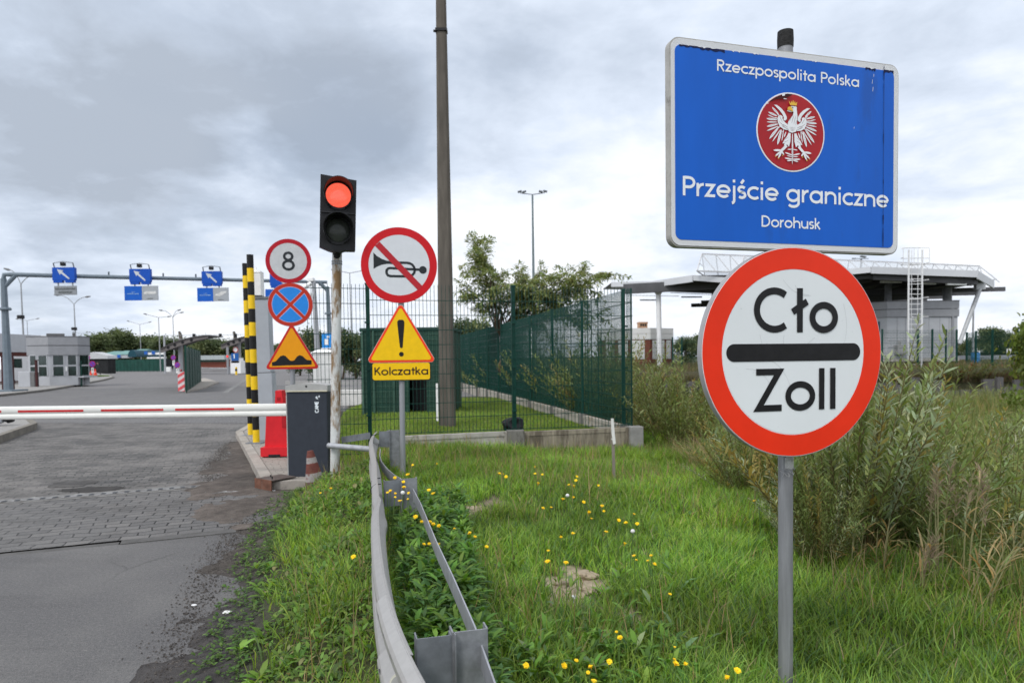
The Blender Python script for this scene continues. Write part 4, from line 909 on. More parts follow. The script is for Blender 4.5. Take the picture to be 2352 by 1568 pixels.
# grey column cabinet
D4 = 13.4; b = at(613, 1014, D4)
t = thing('control_column', 'tall pale grey column cabinet with a white box on top behind the striped poles', 'cabinet', (b.x, D4, .11), R(6), lean=(0, R(-.9)))
z1, z2, zt_ = at(608, 856, D4).z - .11, at(606, 688, D4).z - .11, at(603, 626, D4).z - .11
wc = (631 - 588) / FPX * D4
mb = MB(); mb.rbox((0, 0, z1 / 2), (wc, .34, z1 - .01), .008); mb.rbox((-.01, 0, (z1 + z2) / 2), (wc * .95, .33, z2 - z1 - .02), .008); obj('column', mb, grey_cab, t)
mb = MB(); mb.box((-.01, 0, z2 + .02), (wc * .97, .36, .045)); mb.box((0, 0, z1), (wc * .97, .335, .022)); obj('joint', mb, M('joint_grey', (.16, .17, .18), .5), t)
mb = MB(); mb.rbox((-.08, 0, z2 + .045 + (zt_ - z2) / 2), (.235, .26, zt_ - z2 - .05), .012); mb.add([], []); hb = obj('top_box', mb, white_plain, t)
mb = MB(); mb.add([(-.2, -.14, zt_ - .01), (.04, -.14, zt_ - .01), (.04, .14, zt_ - .01), (-.2, .14, zt_ - .01), (-.08, 0, zt_ + .05)], [(0, 1, 4), (1, 2, 4), (2, 3, 4), (3, 0, 4), (3, 2, 1, 0)]); mb.tube([(-.08, 0, zt_ + .03), (-.08, 0, zt_ + .11)], .016, 8); obj('finial', mb, white_plain, hb)
# red water filled barrier block
D5 = 10.95; b = at(604, 1040, D5); e_ = at(768, 1040, D5); wb = e_.x - b.x
t = thing('plastic_barrier', 'red plastic road barrier block behind the grey cabinet', 'barrier block', (b.x + wb / 2, D5, .115), R(4))
mb = MB()
mb.prism([(-wb / 2, 0), (-wb / 2, .10), (-wb / 2 + .05, .16), (-wb / 2 + .09, .78), (-wb / 2 + .22, .80), (-wb / 2 + .235, 1.06), (-wb / 2 + .33, 1.06), (-wb / 2 + .36, .82), (wb / 2 - .14, .82), (wb / 2 - .05, .16), (wb / 2, .10), (wb / 2, 0), (.25, 0), (.22, .05), (-.1, .05), (-.13, 0)], -.02, .22)
mb.box((0, .1, .09), (wb * .99, .42, .14)); obj('body', mb, plastic_red, t)
mb = MB(); mb.box((-wb / 2 + .44, -.026, .60), (.22, .012, .26)); mb.box((-wb / 2 + .285, -.024, .93), (.05, .01, .05)); obj('recess', mb, M('plastic_red_shade', (.38, .012, .018), .5), t)  # flat pads; the shade of the recesses is put into a darker red
mb = MB(); mb.box((-wb / 2 + .22, -.113, .03), (.18, .012, .04)); obj('forklift_slot', mb, blk_plastic, t)
# white cabinet behind the light pole
D6 = 15.0; b = at(748, 1000, D6)
t = thing('electric_cabinet', 'white electric cabinet with a pitched lid behind the rusty pole', 'cabinet', (b.x, D6, .1), R(8))
zt = at(745, 809, D6).z - .1; wd = 46 / FPX * D6
mb = MB(); mb.rbox((0, 0, zt / 2), (wd, .4, zt), .01); obj('body', mb, white_plain, t)
mb = MB(); mb.add([(-wd / 2 - .03, -.24, zt), (wd / 2 + .03, -.24, zt), (wd / 2 + .03, .24, zt), (-wd / 2 - .03, .24, zt), (-.05, 0, zt + .09), (.05, 0, zt + .09)], [(0, 1, 5, 4), (1, 2, 5), (2, 3, 4, 5), (3, 0, 4), (3, 2, 1, 0)]); obj('lid', mb, white_plain, t)
mb = MB(); mb.box((-wd / 2 + .12, -.202, zt / 2), (.006, .004, zt * .96)); obj('door_seam', mb, cap_grey, t)
# traffic cone, worn and lopsided
D7 = 8.25; b = at(724, 1112, D7); gq = float(zg(b.x, D7))
t = thing('traffic_cone', 'squashed worn red and white traffic cone in front of the grey cabinet', 'traffic cone', (b.x, D7, gq), R(20), lean=(R(4), R(-7)))
pr = [(.115, 0), (.098, .11), (.078, .24), (.05, .33), (.030, .425)]; cols = [M('cone_brown', (.14, .085, .07), .8, 0, .2, 14), M('cone_white', (.36, .33, .32), .8, 0, .2, 12, .2, 40, dirt=(.20, .11, .10), dirt_amt=.4, dirt_scale=12), M('cone_red', (.16, .055, .045), .8, 0, .22, 12), M('cone_white', (.5, .46, .45)), M('cone_red', (.16, .055, .045))]
nmz = ['base', 'white_band', 'body', 'white_band', 'tip']
def ringpts(r, z): return [(r * math.cos(2 * PI * j / 16) * (1.0 + .05 * math.sin(3 * j)), r * math.sin(2 * PI * j / 16) * .6, z) for j in range(16)]
prf = [(.125, 0), (.110, .07), (.092, .17), (.066, .29), (.055, .36), (.034, .44)]
for i in range(5):
    mb = MB(); mb.add(ringpts(*prf[i]) + ringpts(*prf[i + 1]), [(j, (j + 1) % 16, 16 + (j + 1) % 16, 16 + j) for j in range(16)] + ([tuple(range(16, 32))] if i == 4 else [])); obj(nmz[i], mb, cols[i], t, smooth=True)
# ------------------------------------------------------------------ guardrail
RZ = .735
RP = []
for x_, y_ in ((1128, 1720), (1003, 1568), (956, 1480), (929, 1400), (903, 1290), (884, 1180), (874, 1100), (869, 1040), (870, 992)):
    q = atz(x_, y_, RZ); RP.append((q.y, q.x))
RP.sort(); ry = [a for a, b in RP]; rx = [b for a, b in RP]
rx_s = np.poly1d(np.polyfit(ry, rx, 4))
def rail_pt(y, off=0.0):
    x = float(rx_s(y)); d = Vector((float(rx_s.deriv()(y)), 1, 0)).normalized(); n = Vector((d.y, -d.x, 0)); return Vector((x, y, 0)) + n * off, d, n
t = thing('guardrail', 'bent galvanised steel guardrail running along the verge from the foreground', 'guardrail', tuple(rail_pt(5.0)[0]))
o0 = rail_pt(5.0)[0]
prof = [(-.036, 0.0), (-.041, .002), (-.070, -.020), (-.078, -.034), (-.078, -.058), (-.071, -.072), (-.010, -.122), (.0, -.134), (.002, -.155), (.0, -.176), (-.010, -.188), (-.071, -.238), (-.078, -.252), (-.078, -.276), (-.070, -.290), (-.041, -.312), (-.036, -.31)]
def beam(y0, y1, ny, out, th=.005):
    ys_ = np.linspace(y0, y1, ny); vs = []; fs = []; npf = len(prof)
    for side in (0, 1):
        for i, y in enumerate(ys_):
            dent = .006 * math.sin(y * 3.1) * math.exp(-((y - 4.6) / .8) ** 2) + .012 * math.exp(-((y - 4.35) / .12) ** 2) + .003 * math.sin(y * 2.2)
            c_, d_, n_ = rail_pt(float(y))
            for a, z in prof: vs.append(c_ + n_ * (a + dent + th * side - out) + Vector((0, 0, RZ + z + .008 * math.sin(y * 1.3 + .5) + (.02 * math.exp(-((y - 4.35) / .15) ** 2) if z > -.02 else 0))) - o0)
    for side in (0, 1):
        o_ = side * ny * npf
        for i in range(ny - 1):
            for j in range(npf - 1):
                q = (o_ + i * npf + j, o_ + i * npf + j + 1, o_ + (i + 1) * npf + j + 1, o_ + (i + 1) * npf + j); fs.append(q if side else q[::-1])
    o_ = ny * npf
    for i in range(ny - 1):
        for j in (0, npf - 1): fs.append((i * npf + j, (i + 1) * npf + j, o_ + (i + 1) * npf + j, o_ + i * npf + j))
    for j in range(npf - 1):
        for i in (0, ny - 1): fs.append((i * npf + j, i * npf + j + 1, o_ + i * npf + j + 1, o_ + i * npf + j))
    mb = MB(); mb.add(vs, fs); return mb
rail = obj('rail_beam', beam(2.1, 8.75, 90, 0), galv_w, t)
obj('rail_beam', beam(1.2, 2.66, 24, .007), M('galvanised_pale_near', (.40, .39, .375), .46, .5, .06, 26, .0, 160, dirt=(.27, .25, .23), dirt_amt=.06, dirt_scale=26), t)
# splice bolts and holes at the lap joint
mb = MB()
for y in (2.2, 2.37, 2.55):
    for z in (-.050, -.260):
        c_, d_, n_ = rail_pt(y); c_ = c_ - n_ * .083 + Vector((0, 0, RZ + z)) - o0
        vs = [c_ + d_ * .022 * math.cos(k * PI / 6) * 1.3 + (Vector((0, 0, 1)) * .9 - n_ * .3) * .013 * math.sin(k * PI / 6) for k in range(12)]; mb.add([v - n_ * .003 for v in vs] + [v - n_ * -.008 for v in vs], [tuple(range(12)), ] + [(k, (k + 1) % 12, 12 + (k + 1) % 12, 12 + k) for k in range(12)])
obj('bolt', mb, M('bolt_dark', (.10, .10, .10), .5, .5), rail)
c_, d_, n_ = rail_pt(2.22); c_ = c_ - n_ * .045 + Vector((0, 0, RZ - .155)) - o0
mb = MB(); rv = (-d_ * .75 - n_ * .6).normalized(); k1 = rv.cross(Vector((0, 0, 1))).normalized(); k2 = k1.cross(rv)
def disc(mb, c, r, n=24, th=.012): 
    a = [c + (k1 * math.cos(2 * PI * i / n) + k2 * math.sin(2 * PI * i / n)) * r for i in range(n)]; mb.add([v + rv * th for v in a] + a, [tuple(range(n))] + [(i, (i + 1) % n, n + (i + 1) % n, n + i) for i in range(n)] + [tuple(range(2 * n - 1, n - 1, -1))])
disc(mb, c_, .047); rf = obj('reflector', mb, M('reflector_rim', (.55, .54, .46), .4), rail)
mb = MB(); disc(mb, c_ + rv * .012, .040, th=.003); disc(mb, c_ + rv * .015, .007, th=.003); obj('reflector_face', mb, M('reflector_grey', (.33, .33, .32), .45), rf)
# posts with spacer plates
def rail_post(y, hz, twist=0.0):
    c_, d_, n_ = rail_pt(y); c_ = c_ - o0; g = float(zg(c_.x + o0.x + .2, y)) - o0.z
    a = math.atan2(d_.y, d_.x) - PI / 2 + twist
    r = Matrix.Rotation(a, 3, 'Z')
    def L(x, y_, z): return c_ + r @ Vector((x, y_, 0)) + Vector((0, 0, z))
    mb = MB()
    for sx_, wd_, z0_, z1_, nm in ((.075, .118, RZ - .20 + hz, RZ - .005 + hz, 0), ):
        mb.box(L(sx_, 0, (z0_ + z1_) / 2), (wd_, .005, z1_ - z0_), a); mb.box(L(sx_ - wd_ / 2, .03, (z0_ + z1_) / 2), (.005, .06, z1_ - z0_), a); mb.box(L(sx_ + wd_ / 2, .02, (z0_ + z1_) / 2), (.005, .045, z1_ - z0_), a)
    obj('spacer', mb, galv_d, t)
    mb = MB(); zt_ = RZ + .005 + hz; z0_ = g - .3
    mb.box(L(.20, -.004, (zt_ + z0_) / 2), (.125, .006, zt_ - z0_), a); mb.box(L(.14, .028, (zt_ + z0_) / 2), (.006, .06, zt_ - z0_), a); mb.box(L(.262, .028, (zt_ + z0_) / 2), (.006, .06, zt_ - z0_), a); mb.box(L(.145, -.016, (zt_ + z0_) / 2), (.004, .026, zt_ - z0_), a)
    obj('post', mb, M('post_grey_zinc', (.24, .25, .265), .5, .3, .2, 18, .06, 60), t)
rail_post(2.30, -.035, R(-3)); rail_post(5.15, .0, R(4)); rail_post(8.45, .03, R(2))
# wire straps round the beam at the second post
mb = MB()
for y in (5.0, 5.25, 8.3):
    c_, d_, n_ = rail_pt(y); pts = [c_ - o0 + n_ * (a - .006) + Vector((0, 0, RZ + z)) + d_ * (.03 * (z + .1)) for a, z in prof[:9]]; mb.tube([pts[0] + n_ * .03] + pts, .004, 5)
obj('wire_tie', mb, blk_plastic, rail)
# thin rear strap, torn loose at its far end
SP = [((1200, 1720), .60), ((1135, 1568), .64), ((1090, 1440), .655), ((1040, 1325), .66), ((1000, 1240), .66), ((965, 1155), .66), ((948, 1122), .66), ((928, 1103), .655), ((905, 1090), .63), ((888, 1075), .60), ((876, 1060), .57), ((871, 1045), .55), ((873, 1030), .55)]
P3 = []; 
for i, ((x_, y_), z_) in enumerate(SP):
    q = atz(x_, y_, z_)
    if i >= 8: q = at(x_, y_, 6.0 + (i - 7) * .28)
    P3.append(q - o0)
mb = MB(); vs = []; n = len(P3)
for i, p_ in enumerate(P3):
    a = P3[max(i - 1, 0)]; b = P3[min(i + 1, n - 1)]; d_ = (b - a); d_.z = 0; d_.normalize(); nn_ = Vector((d_.y, -d_.x, 0))
    for k, hh in ((0, .0), (1, .0), (1, -.085), (0, -.085)): vs.append(p_ + nn_ * (.006 * k) + Vector((0, 0, hh)))
fs = [(4 * i + j, 4 * i + (j + 1) % 4, 4 * (i + 1) + (j + 1) % 4, 4 * (i + 1) + j)[::-1] for i in range(n - 1) for j in range(4)] + [(0, 1, 2, 3), (4 * n - 1, 4 * n - 2, 4 * n - 3, 4 * n - 4)]
mb.add(vs, fs); sp = obj('rear_strap', mb, M('strap_zinc', (.33, .34, .37), .5, .3, .15, 10), t)
# ------------------------------------------------------------------ mesh fences
ZB, ZT = .42, 2.83
def wire_panel(mb, p, q, zb, zt, sp=.062, hs=.241, rv=.0037, rh=.0052, n=4):
    p, q = Vector((p[0], p[1], 0)), Vector((q[0], q[1], 0)); d = q - p; L_ = d.length; u = d.normalized(); s = sp / 2
    nr_ = Vector((-u.y, u.x, 0))
    while s < L_:
        b = p + u * s; mb.bar(b + Vector((0, 0, zb)), b + Vector((0, 0, zt + .03)), rv * 2, rv * 2, up=nr_); s += sp
    z = zb + .02
    while z <= zt + .01:
        mb.bar(p + Vector((0, 0, z)) + nr_ * .006, q + Vector((0, 0, z)) + nr_ * .006, rh * 2, rh * 2); z += hs
def fence_post(mb, x, y, zb, zt, w_=.06, a=0.0):
    mb.box((x, y, (zb + zt) / 2), (w_, w_ * .8, zt - zb), a); mb.box((x, y, zt + .012), (w_ + .02, w_ * .8 + .02, .024), a)
PL = at(700, 655, 10.75); P1 = at(842, 655, 11.0); P2 = at(1178, 660, 11.6); P3c = at(1452, 677, 12.1)
t = thing('mesh_fence', 'green welded mesh fence panels behind the round signs, facing the camera', 'fence', (P2.x, P2.y, 0))
o0 = Vector((P2.x, P2.y, 0)); rel = lambda p: (p[0] - o0.x, p[1] - o0.y)
for a, b, z_ in ((PL, P1, .12), (P1, P2, ZB), (P2, P3c, ZB)):
    mb = MB(); wire_panel(mb, rel(a), rel(b), z_ if z_ < .2 else ZB, ZT); obj('panel', mb, fence_green, t)
for p in (P1, P2):
    mb = MB(); fence_post(mb, p.x - o0.x, p.y - o0.y + .05, .05 if p is P1 else .40, ZT + .03, .062, .12)
    for z in (.75, 1.5, 2.25): mb.box((p.x - o0.x, p.y - o0.y + .01, z), (.085, .03, .03), .12)
    obj('post', mb, fence_green, t)
# side fence: mesh backed by privacy net
vdir = Vector((-(1176 - 856) / FPX, 1, 0)); step = 2.45
q0_ = Vector((P3c.x, P3c.y, 0))
t = thing('mesh_fence', 'long green mesh fence running away beside the lawn', 'fence', (P3c.x, P3c.y, 0))
posts = [q0_ + vdir * (.32 + step * k) for k in range(0, 15)]
nodes_ = [q0_] + posts
for k, (a, b) in enumerate(zip(nodes_, nodes_[1:])):
    a_, b_ = a - q0_, b - q0_
    mb = MB(); wire_panel(mb, a_, b_, ZB, ZT, sp=.062 if k < 9 else .12, rv=.0055 if k < 9 else .011, rh=.007); obj('panel', mb, fence_green, t)
for p in posts:
    mb = MB(); fence_post(mb, p.x - q0_.x - .04, p.y - q0_.y, ZB - .05, ZT + .02, .06, -.2)
    for z in (.7, 1.45, 2.2): mb.box((p.x - q0_.x - .01, p.y - q0_.y, z), (.09, .08, .028), -.2)
    obj('post', mb, fence_green, t)
# plinth under the fences
def plinth_panel(mb, p, q, zt, zb, w_=.10, ribs=False):
    p, q = Vector((p[0], p[1], 0)), Vector((q[0], q[1], 0)); d = q - p; L_ = d.length; u = d.normalized(); a = math.atan2(u.y, u.x); c = (p + q) / 2; nf = Vector((u.y, -u.x, 0))
    mb.box((c.x, c.y, (zt + zb) / 2), (L_, w_, zt - zb), a)
    f = c + nf * (w_ / 2 + .006)
    mb.box((f.x, f.y, zt - .035), (L_, .014, .07), a); mb.box((f.x, f.y, zb + .1), (L_, .014, .10), a)
    for e in (-1, 1): g = f + u * e * (L_ / 2 - .04); mb.box((g.x, g.y, (zt + zb) / 2 + .015), (.08, .013, zt - zb - .17), a)
    if ribs:
        n = int(L_ / .055)
        for i in range(n):
            if .06 < i / n < .94: g = f + u * (-L_ / 2 + (i + .5) * L_ / n) - nf * .003; mb.box((g.x, g.y, (zt + zb) / 2 + .015), (.026, .010, zt - zb - .18), a)
PBk = at(902, 985, 11.05)
t = thing('fence_plinth', 'low weathered concrete plinth with dark blocks under the green mesh fence', 'plinth', (P2.x, P2.y, 0))
ptop = .405
mb = MB(); plinth_panel(mb, (PBk.x + .09 - o0.x, PBk.y + .0 - o0.y), (P2.x - .12 - o0.x, P2.y - o0.y), ptop, -.12); obj('slab', mb, conc, t)
mb = MB(); plinth_panel(mb, (P2.x + .14 - o0.x, P2.y - o0.y), (P3c.x - .08 - o0.x, P3c.y - o0.y), ptop - .01, -.32, ribs=True); obj('slab', mb, M('concrete_stained', (.30, .265, .205), .88, 0, .2, 5, .3, 50, dirt=(.13, .11, .085), dirt_amt=.55, dirt_scale=4, streak=4), t)
mb = MB(); mb.rbox((PBk.x - o0.x, PBk.y - .03 - o0.y, .13), (.19, .2, .74), .012, .1); obj('block', mb, conc_d, t)
mb = MB(); mb.rbox((P2.x + .01 - o0.x, P2.y - .03 - o0.y, .16), (.29, .24, .54), .012, .1); obj('block', mb, conc_d, t)
mb = MB(); mb.rbox((P3c.x + .03 - o0.x, P3c.y - .03 - o0.y, .05), (.24, .24, .74), .012, .1); mb.box((P3c.x + .03 - o0.x, P3c.y - .03 - o0.y, -.30), (.27, .27, .12), .1); obj('block', mb, M('concrete_grey', (.27, .265, .255), .88, 0, .18, 5, .25, 50, dirt=(.16, .15, .14), dirt_amt=.3), t)
t = thing('fence_plinth', 'long pale concrete plinth under the fence running away beside the lawn', 'plinth', (q0_.x, q0_.y, 0))
for k, (a, b) in enumerate(zip(nodes_, nodes_[1:])):
    a_, b_ = a - q0_, b - q0_; u_ = (b_ - a_).normalized(); a_ = a_ + u_ * .09; b_ = b_ - u_ * .09
    mb = MB(); nl = Vector((-u_.y, u_.x, 0)); zb = -.1
    c = (a_ + b_) / 2; an = math.atan2(u_.y, u_.x); mb.box((c.x, c.y, (ZB - .03 + zb) / 2), ((b_ - a_).length, .1, ZB - .03 - zb), an); f = c + nl * .056; mb.box((f.x, f.y, ZB - .06), ((b_ - a_).length, .013, .06), an); obj('slab', mb, M('concrete_pale', (.36, .335, .29), .85, 0, .15, 4, .2, 50, dirt=(.25, .19, .12), dirt_amt=.3, dirt_scale=3), t)
for p in posts:
    mb = MB(); mb.box((p.x - q0_.x - .03, p.y - q0_.y, .17), (.17, .17, .50), -.2); obj('block', mb, conc_d, t)
# concrete utility pole behind the fence
DP = 14.7; b = at(1028, 992, DP); tp = at(1012, -60, DP)
t = thing('utility_pole', 'tall tapering dark concrete pole rising out of the picture behind the fence', 'pole', (b.x, DP, .1))
H = 11.0; dx = (tp.x - b.x) / (tp.z - b.z) * H
def sq(cx, z, w_): 
    c_ = w_ * .18; return [(cx - w_ / 2 + c_, -w_ * .36, z), (cx + w_ / 2 - c_, -w_ * .36, z), (cx + w_ / 2, -w_ * .2, z), (cx + w_ / 2, w_ * .3, z), (cx - w_ / 2, w_ * .3, z), (cx - w_ / 2, -w_ * .2, z)]
mb = MB(); n = 14; vs = []
for i in range(n + 1): vs += sq(dx * i / n, -.2 + (H + .2) * i / n, .358 - (.358 - .205) * min(1, i / n / .86))
mb.add(vs, [(6 * i + j, 6 * i + (j + 1) % 6, 6 * i + 6 + (j + 1) % 6, 6 * i + 6 + j) for i in range(n) for j in range(6)] + [tuple(range(6 * n, 6 * n + 6))]); obj('shaft', mb, pole_conc, t)
zb_ = at(1013, 72, DP).z - .1; xb_ = dx * zb_ / H
mb = MB(); w_ = .23; mb.box((xb_, -.01, zb_), (w_ + .02, .19, .055), 0); mb.box((xb_ - w_ / 2 - .03, -.02, zb_ - .005), (.05, .04, .04)); obj('clamp_band', mb, blk_plastic, t)
zc0, zc1 = at(1001, 965, DP).z - .1, at(1001, 880, DP).z - .1
mb = MB(); mb.box((-.205 + dx * .05, -.12, (zc0 + zc1) / 2), (.05, .03, zc1 - zc0)); obj('cable_cover', mb, white_plain, t)
# green mesh enclosure
DE = 18.6; b0, b1_ = at(836, 957, DE), at(1043, 957, DE); we = b1_.x - b0.x; he = at(940, 756, DE).z - .12
t = thing('mesh_enclosure', 'dark green mesh covered equipment enclosure with an open black doorway', 'enclosure', ((b0.x + b1_.x) / 2, DE + 1.1, .12), R(-2))
mesh_g = M('enclosure_green', (.020, .058, .040), .6, 0, .2, 3); 
mb = MB(); zd = he - .03; dw = (985 - 944) / FPX * DE; xd_ = (964 - 939.5) / FPX * DE
mb.box((-(we / 2 - xd_ + dw / 2) / 2 * 1 + (xd_ - dw / 2) / 2 * 0 + 0, 0, 0), (0.001, .001, .001))
lw = xd_ - dw / 2 + we / 2; mb.box((-we / 2 + lw / 2, -1.1, zd / 2), (lw, .04, zd)); rw = we / 2 - xd_ - dw / 2; mb.box((we / 2 - rw / 2, -1.1, zd / 2), (rw, .04, zd)); mb.box((xd_, -1.1, zd - .35), (dw, .035, .7))
mb.box((-we / 2 + .02, 0, zd / 2), (.04, 2.16, zd)); mb.box((we / 2 - .02, 0, zd / 2), (.04, 2.16, zd)); mb.box((0, 1.1, zd / 2), (we, .04, zd)); obj('wall', mb, mesh_g, t)
mb = MB(); s = -we / 2 + .05
while s < we / 2:
    if abs(s - xd_) > dw / 2: mb.box((s, -1.128, zd / 2), (.012, .01, zd * .98))
    s += .10
z = .1
while z < zd:
    mb.box((-we / 2 + lw / 2, -1.137, z), (lw, .008, .012)); mb.box((we / 2 - rw / 2, -1.137, z), (rw, .008, .012)); z += .14
for x_ in (-we / 2 + .03, -we / 2 + .34, we / 2 - .03, -.35): mb.box((x_, -1.15, zd / 2), (.05, .04, zd))
obj('lattice', mb, M('lattice_green', (.055, .115, .085), .55, 0, .15, 3), t)
mb = MB(); mb.rbox((0, 0, he), (we + .1, 2.3, .10), .03); obj('roof', mb, M('roof_dark_green', (.016, .045, .035), .5, 0, .15, 3), t)
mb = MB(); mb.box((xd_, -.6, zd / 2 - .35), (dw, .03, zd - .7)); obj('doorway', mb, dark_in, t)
p = at(983, 918, DE - .1); mb = MB(); mb.box((p.x - (b0.x + b1_.x) / 2 - .02, -1.17, p.z + .55), (.16, .01, .10)); obj('label_plate', mb, white_plain, t)
# stake with a ribbon, bag at the fence post
b = at(1411, 1117, 8.6); t = thing('wooden_stake', 'thin wooden stake with a white ribbon standing in the grass', 'stake', (b.x, b.y, float(zg(b.x, b.y)) - .05), 0, None, (0, R(-1.2)))
mb = MB(); mb.bar((0, 0, 0), (0, 0, .86), .036, .022); obj('stick', mb, wood, t)
mb = MB(); mb.add([(-.022, -.02, .87), (.012, -.02, .87), (.02, -.022, .70), (.03, -.03, .55), (-.005, -.03, .54), (-.02, -.022, .70)], [(0, 1, 2, 5)[::-1], (5, 2, 3, 4)[::-1]]); mb.add([(-.026, -.024, .62), (.024, -.024, .60), (.024, -.024, .585), (-.026, -.024, .605)], [(0, 1, 2, 3)[::-1]]); obj('ribbon', mb, M('ribbon_white', (.62, .62, .6), .6), t)
def crumple(name, r, mat, parent=None, seed=1, sq_=(1, 1, .7), loc=(0, 0, 0), sub=3):
    bm = bmesh.new(); bmesh.ops.create_icosphere(bm, subdivisions=sub, radius=r); rr = random.Random(seed)
    ph = [(rr.uniform(2, 7) / r * .3, rr.uniform(0, 6), Vector((rr.gauss(0, 1), rr.gauss(0, 1), rr.gauss(0, 1))).normalized()) for _ in range(9)]
    for v in bm.verts:
        k = 1 + sum(.09 * math.sin(f * v.co.dot(d) * 3 + p) for f, p, d in ph) + rr.uniform(-.05, .05); v.co = Vector((v.co.x * sq_[0], v.co.y * sq_[1], v.co.z * sq_[2])) * k
    me = bpy.data.meshes.new(name); bm.to_mesh(me); bm.free(); me.materials.append(mat); o = bpy.data.objects.new(name, me); sc.collection.objects.link(o); o.location = loc
    if parent is not None: o.parent = parent
    return o
p = at(1178, 978, 11.75); tag(crumple('plastic_bag', .17, M('bag_black', (.012, .012, .014), .35), seed=5, sq_=(1.1, .6, .75), loc=(p.x, p.y, .5)), 'crumpled black plastic bag caught at the foot of the fence post', 'bag')
p = atz(1318, 1385, .14); tag(crumple('foil_wrapper', .028, M('foil', (.6, .6, .62), .3, .8, .2, 60), seed=3, sq_=(.8, 1, 1.1), loc=tuple(p + Vector((0, 0, .02)))), 'crumpled silver foil wrapper on the bare sandy patch', 'litter')
for i, (x_, y_, s_, c_, lb) in enumerate(((522, 1411, .03, (.62, .62, .6), 'small white paper scrap on the wet soil, nearest the asphalt'), (606, 1376, .035, (.55, .45, .28), 'small yellowish crumpled paper scrap at the grass edge'), (447, 1391, .02, (.6, .6, .6), 'tiny white paper fleck on the grey asphalt edge'), (628, 1128, .03, (.7, .7, .7), 'white paper scrap on the dirt before the kerb end'))):
    q = atz(x_, y_, 0); tag(crumple('paper_scrap', s_, M('paper%d' % i, c_, .8, 0, .1, 20), seed=20 + i, sq_=(1, .6, .25), loc=(q.x, q.y, float(max(zg(q.x, q.y), 0)) + .008), sub=2), lb, 'litter')
rr = random.Random(12)
for i, (x_, y_, s_) in enumerate(((1338, 1325, .085), (1318, 1370, .07), (1352, 1362, .05), (1290, 1350, .05), (1075, 1192, .13))):
    q = atz(x_, y_, .12); tag(crumple('stone', s_, M('sandy_stone', (.33, .27, .195), .9, 0, .15, 14, .3, 50), seed=40 + i, sq_=(1, .8, .45), loc=(q.x, q.y, float(zg(q.x, q.y)) + .01)), ['largest sandy stone lying in the bare patch', 'sandy stone beside the foil wrapper', 'small sandy stone at the right of the bare patch', 'small sandy stone at the left of the bare patch', 'flat grey stone in the bare patch beyond the rear strap'][i], 'stone')
# ------------------------------------------------------------------ overhead gantry with lane signs
GL0 = at(20, 897, 38.6); GR0 = at(757, 905, 43.9)
HB = at(15, 630, 38.6).z; HB2 = at(750, 648, 43.9).z
t = thing('sign_gantry', 'blue grey tubular gantry spanning the lanes and carrying the arrow signs', 'gantry', (GL0.x, GL0.y, .125))
o0 = Vector((GL0.x, GL0.y, .125)); tl_ = at(8, 640, 38.6) - o0; tr__ = at(752, 658, 43.9) - o0; br_ = Vector((GR0.x + .15, GR0.y, 0)) - o0
mb = MB(); mb.tube([(0, 0, 0), tl_ * .72], [.24, .17], 8); mb.tube([tl_ * .72, tl_ * .73, tl_ * .745], [.30, .33, .28], 8); mb.tube([tl_ * .745, tl_], [.17, .15], 8); mb.box((0, 0, .04), (1.3, 1.3, .08)); obj('post', mb, steel_blue, t, smooth=True)
mb = MB(); mb.tube([br_, br_ + (tr__ - br_) * .72], [.19, .14], 8); mb.tube([br_ + (tr__ - br_) * .72, br_ + (tr__ - br_) * .74], [.26, .24], 8); mb.tube([br_ + (tr__ - br_) * .74, tr__], [.14, .12], 8); obj('post', mb, steel_blue, t, smooth=True)
bl_ = Vector((tl_.x, tl_.y, HB - .125)); bb_ = Vector((tr__.x, tr__.y, HB2 - .125)); mb = MB(); mb.tube([tl_ + Vector((0, 0, -.05)), bl_ + Vector((.05, 0, -.02)), bl_ + (bb_ - bl_) * .02], .125, 10); mb.tube([bl_ + (bb_ - bl_) * .02, bb_], [.125, .10], 12); mb.tube([bb_ + (bl_ - bb_) * .03, tr__ + Vector((0, 0, -.25))], .12, 8); mb.tube([bl_ + (bb_ - bl_) * .035, tl_ + Vector((0, 0, -.5))], .12, 8); obj('beam', mb, steel_blue, t, smooth=True)
mb = MB(); u_ = (bb_ - bl_).normalized()
def beam_at(xd):
    lo, hi = 0.0, 1.0
    for _ in range(40):
        m_ = (lo + hi) / 2; p = o0 + bl_ + (bb_ - bl_) * m_; v = CR.transposed() @ (p - Vector((0, 0, EYE))); u2 = PPX + FPX * v.x / -v.z
        lo, hi = (m_, hi) if u2 < xd else (lo, m_)
    return o0 + bl_ + (bb_ - bl_) * lo
for xd in (309, 572): p = beam_at(xd) - o0; mb.tube([p - u_ * .12, p - u_ * .05, p + u_ * .05, p + u_ * .12], [.14, .25, .25, .14], 8)
for xd in (250, 375, 450): p = beam_at(xd) - o0; mb.tube([p, p + Vector((0, 0, .3))], .05, 6)
obj('flange', mb, M('flange_grey', (.10, .12, .14), .5, .2), t)
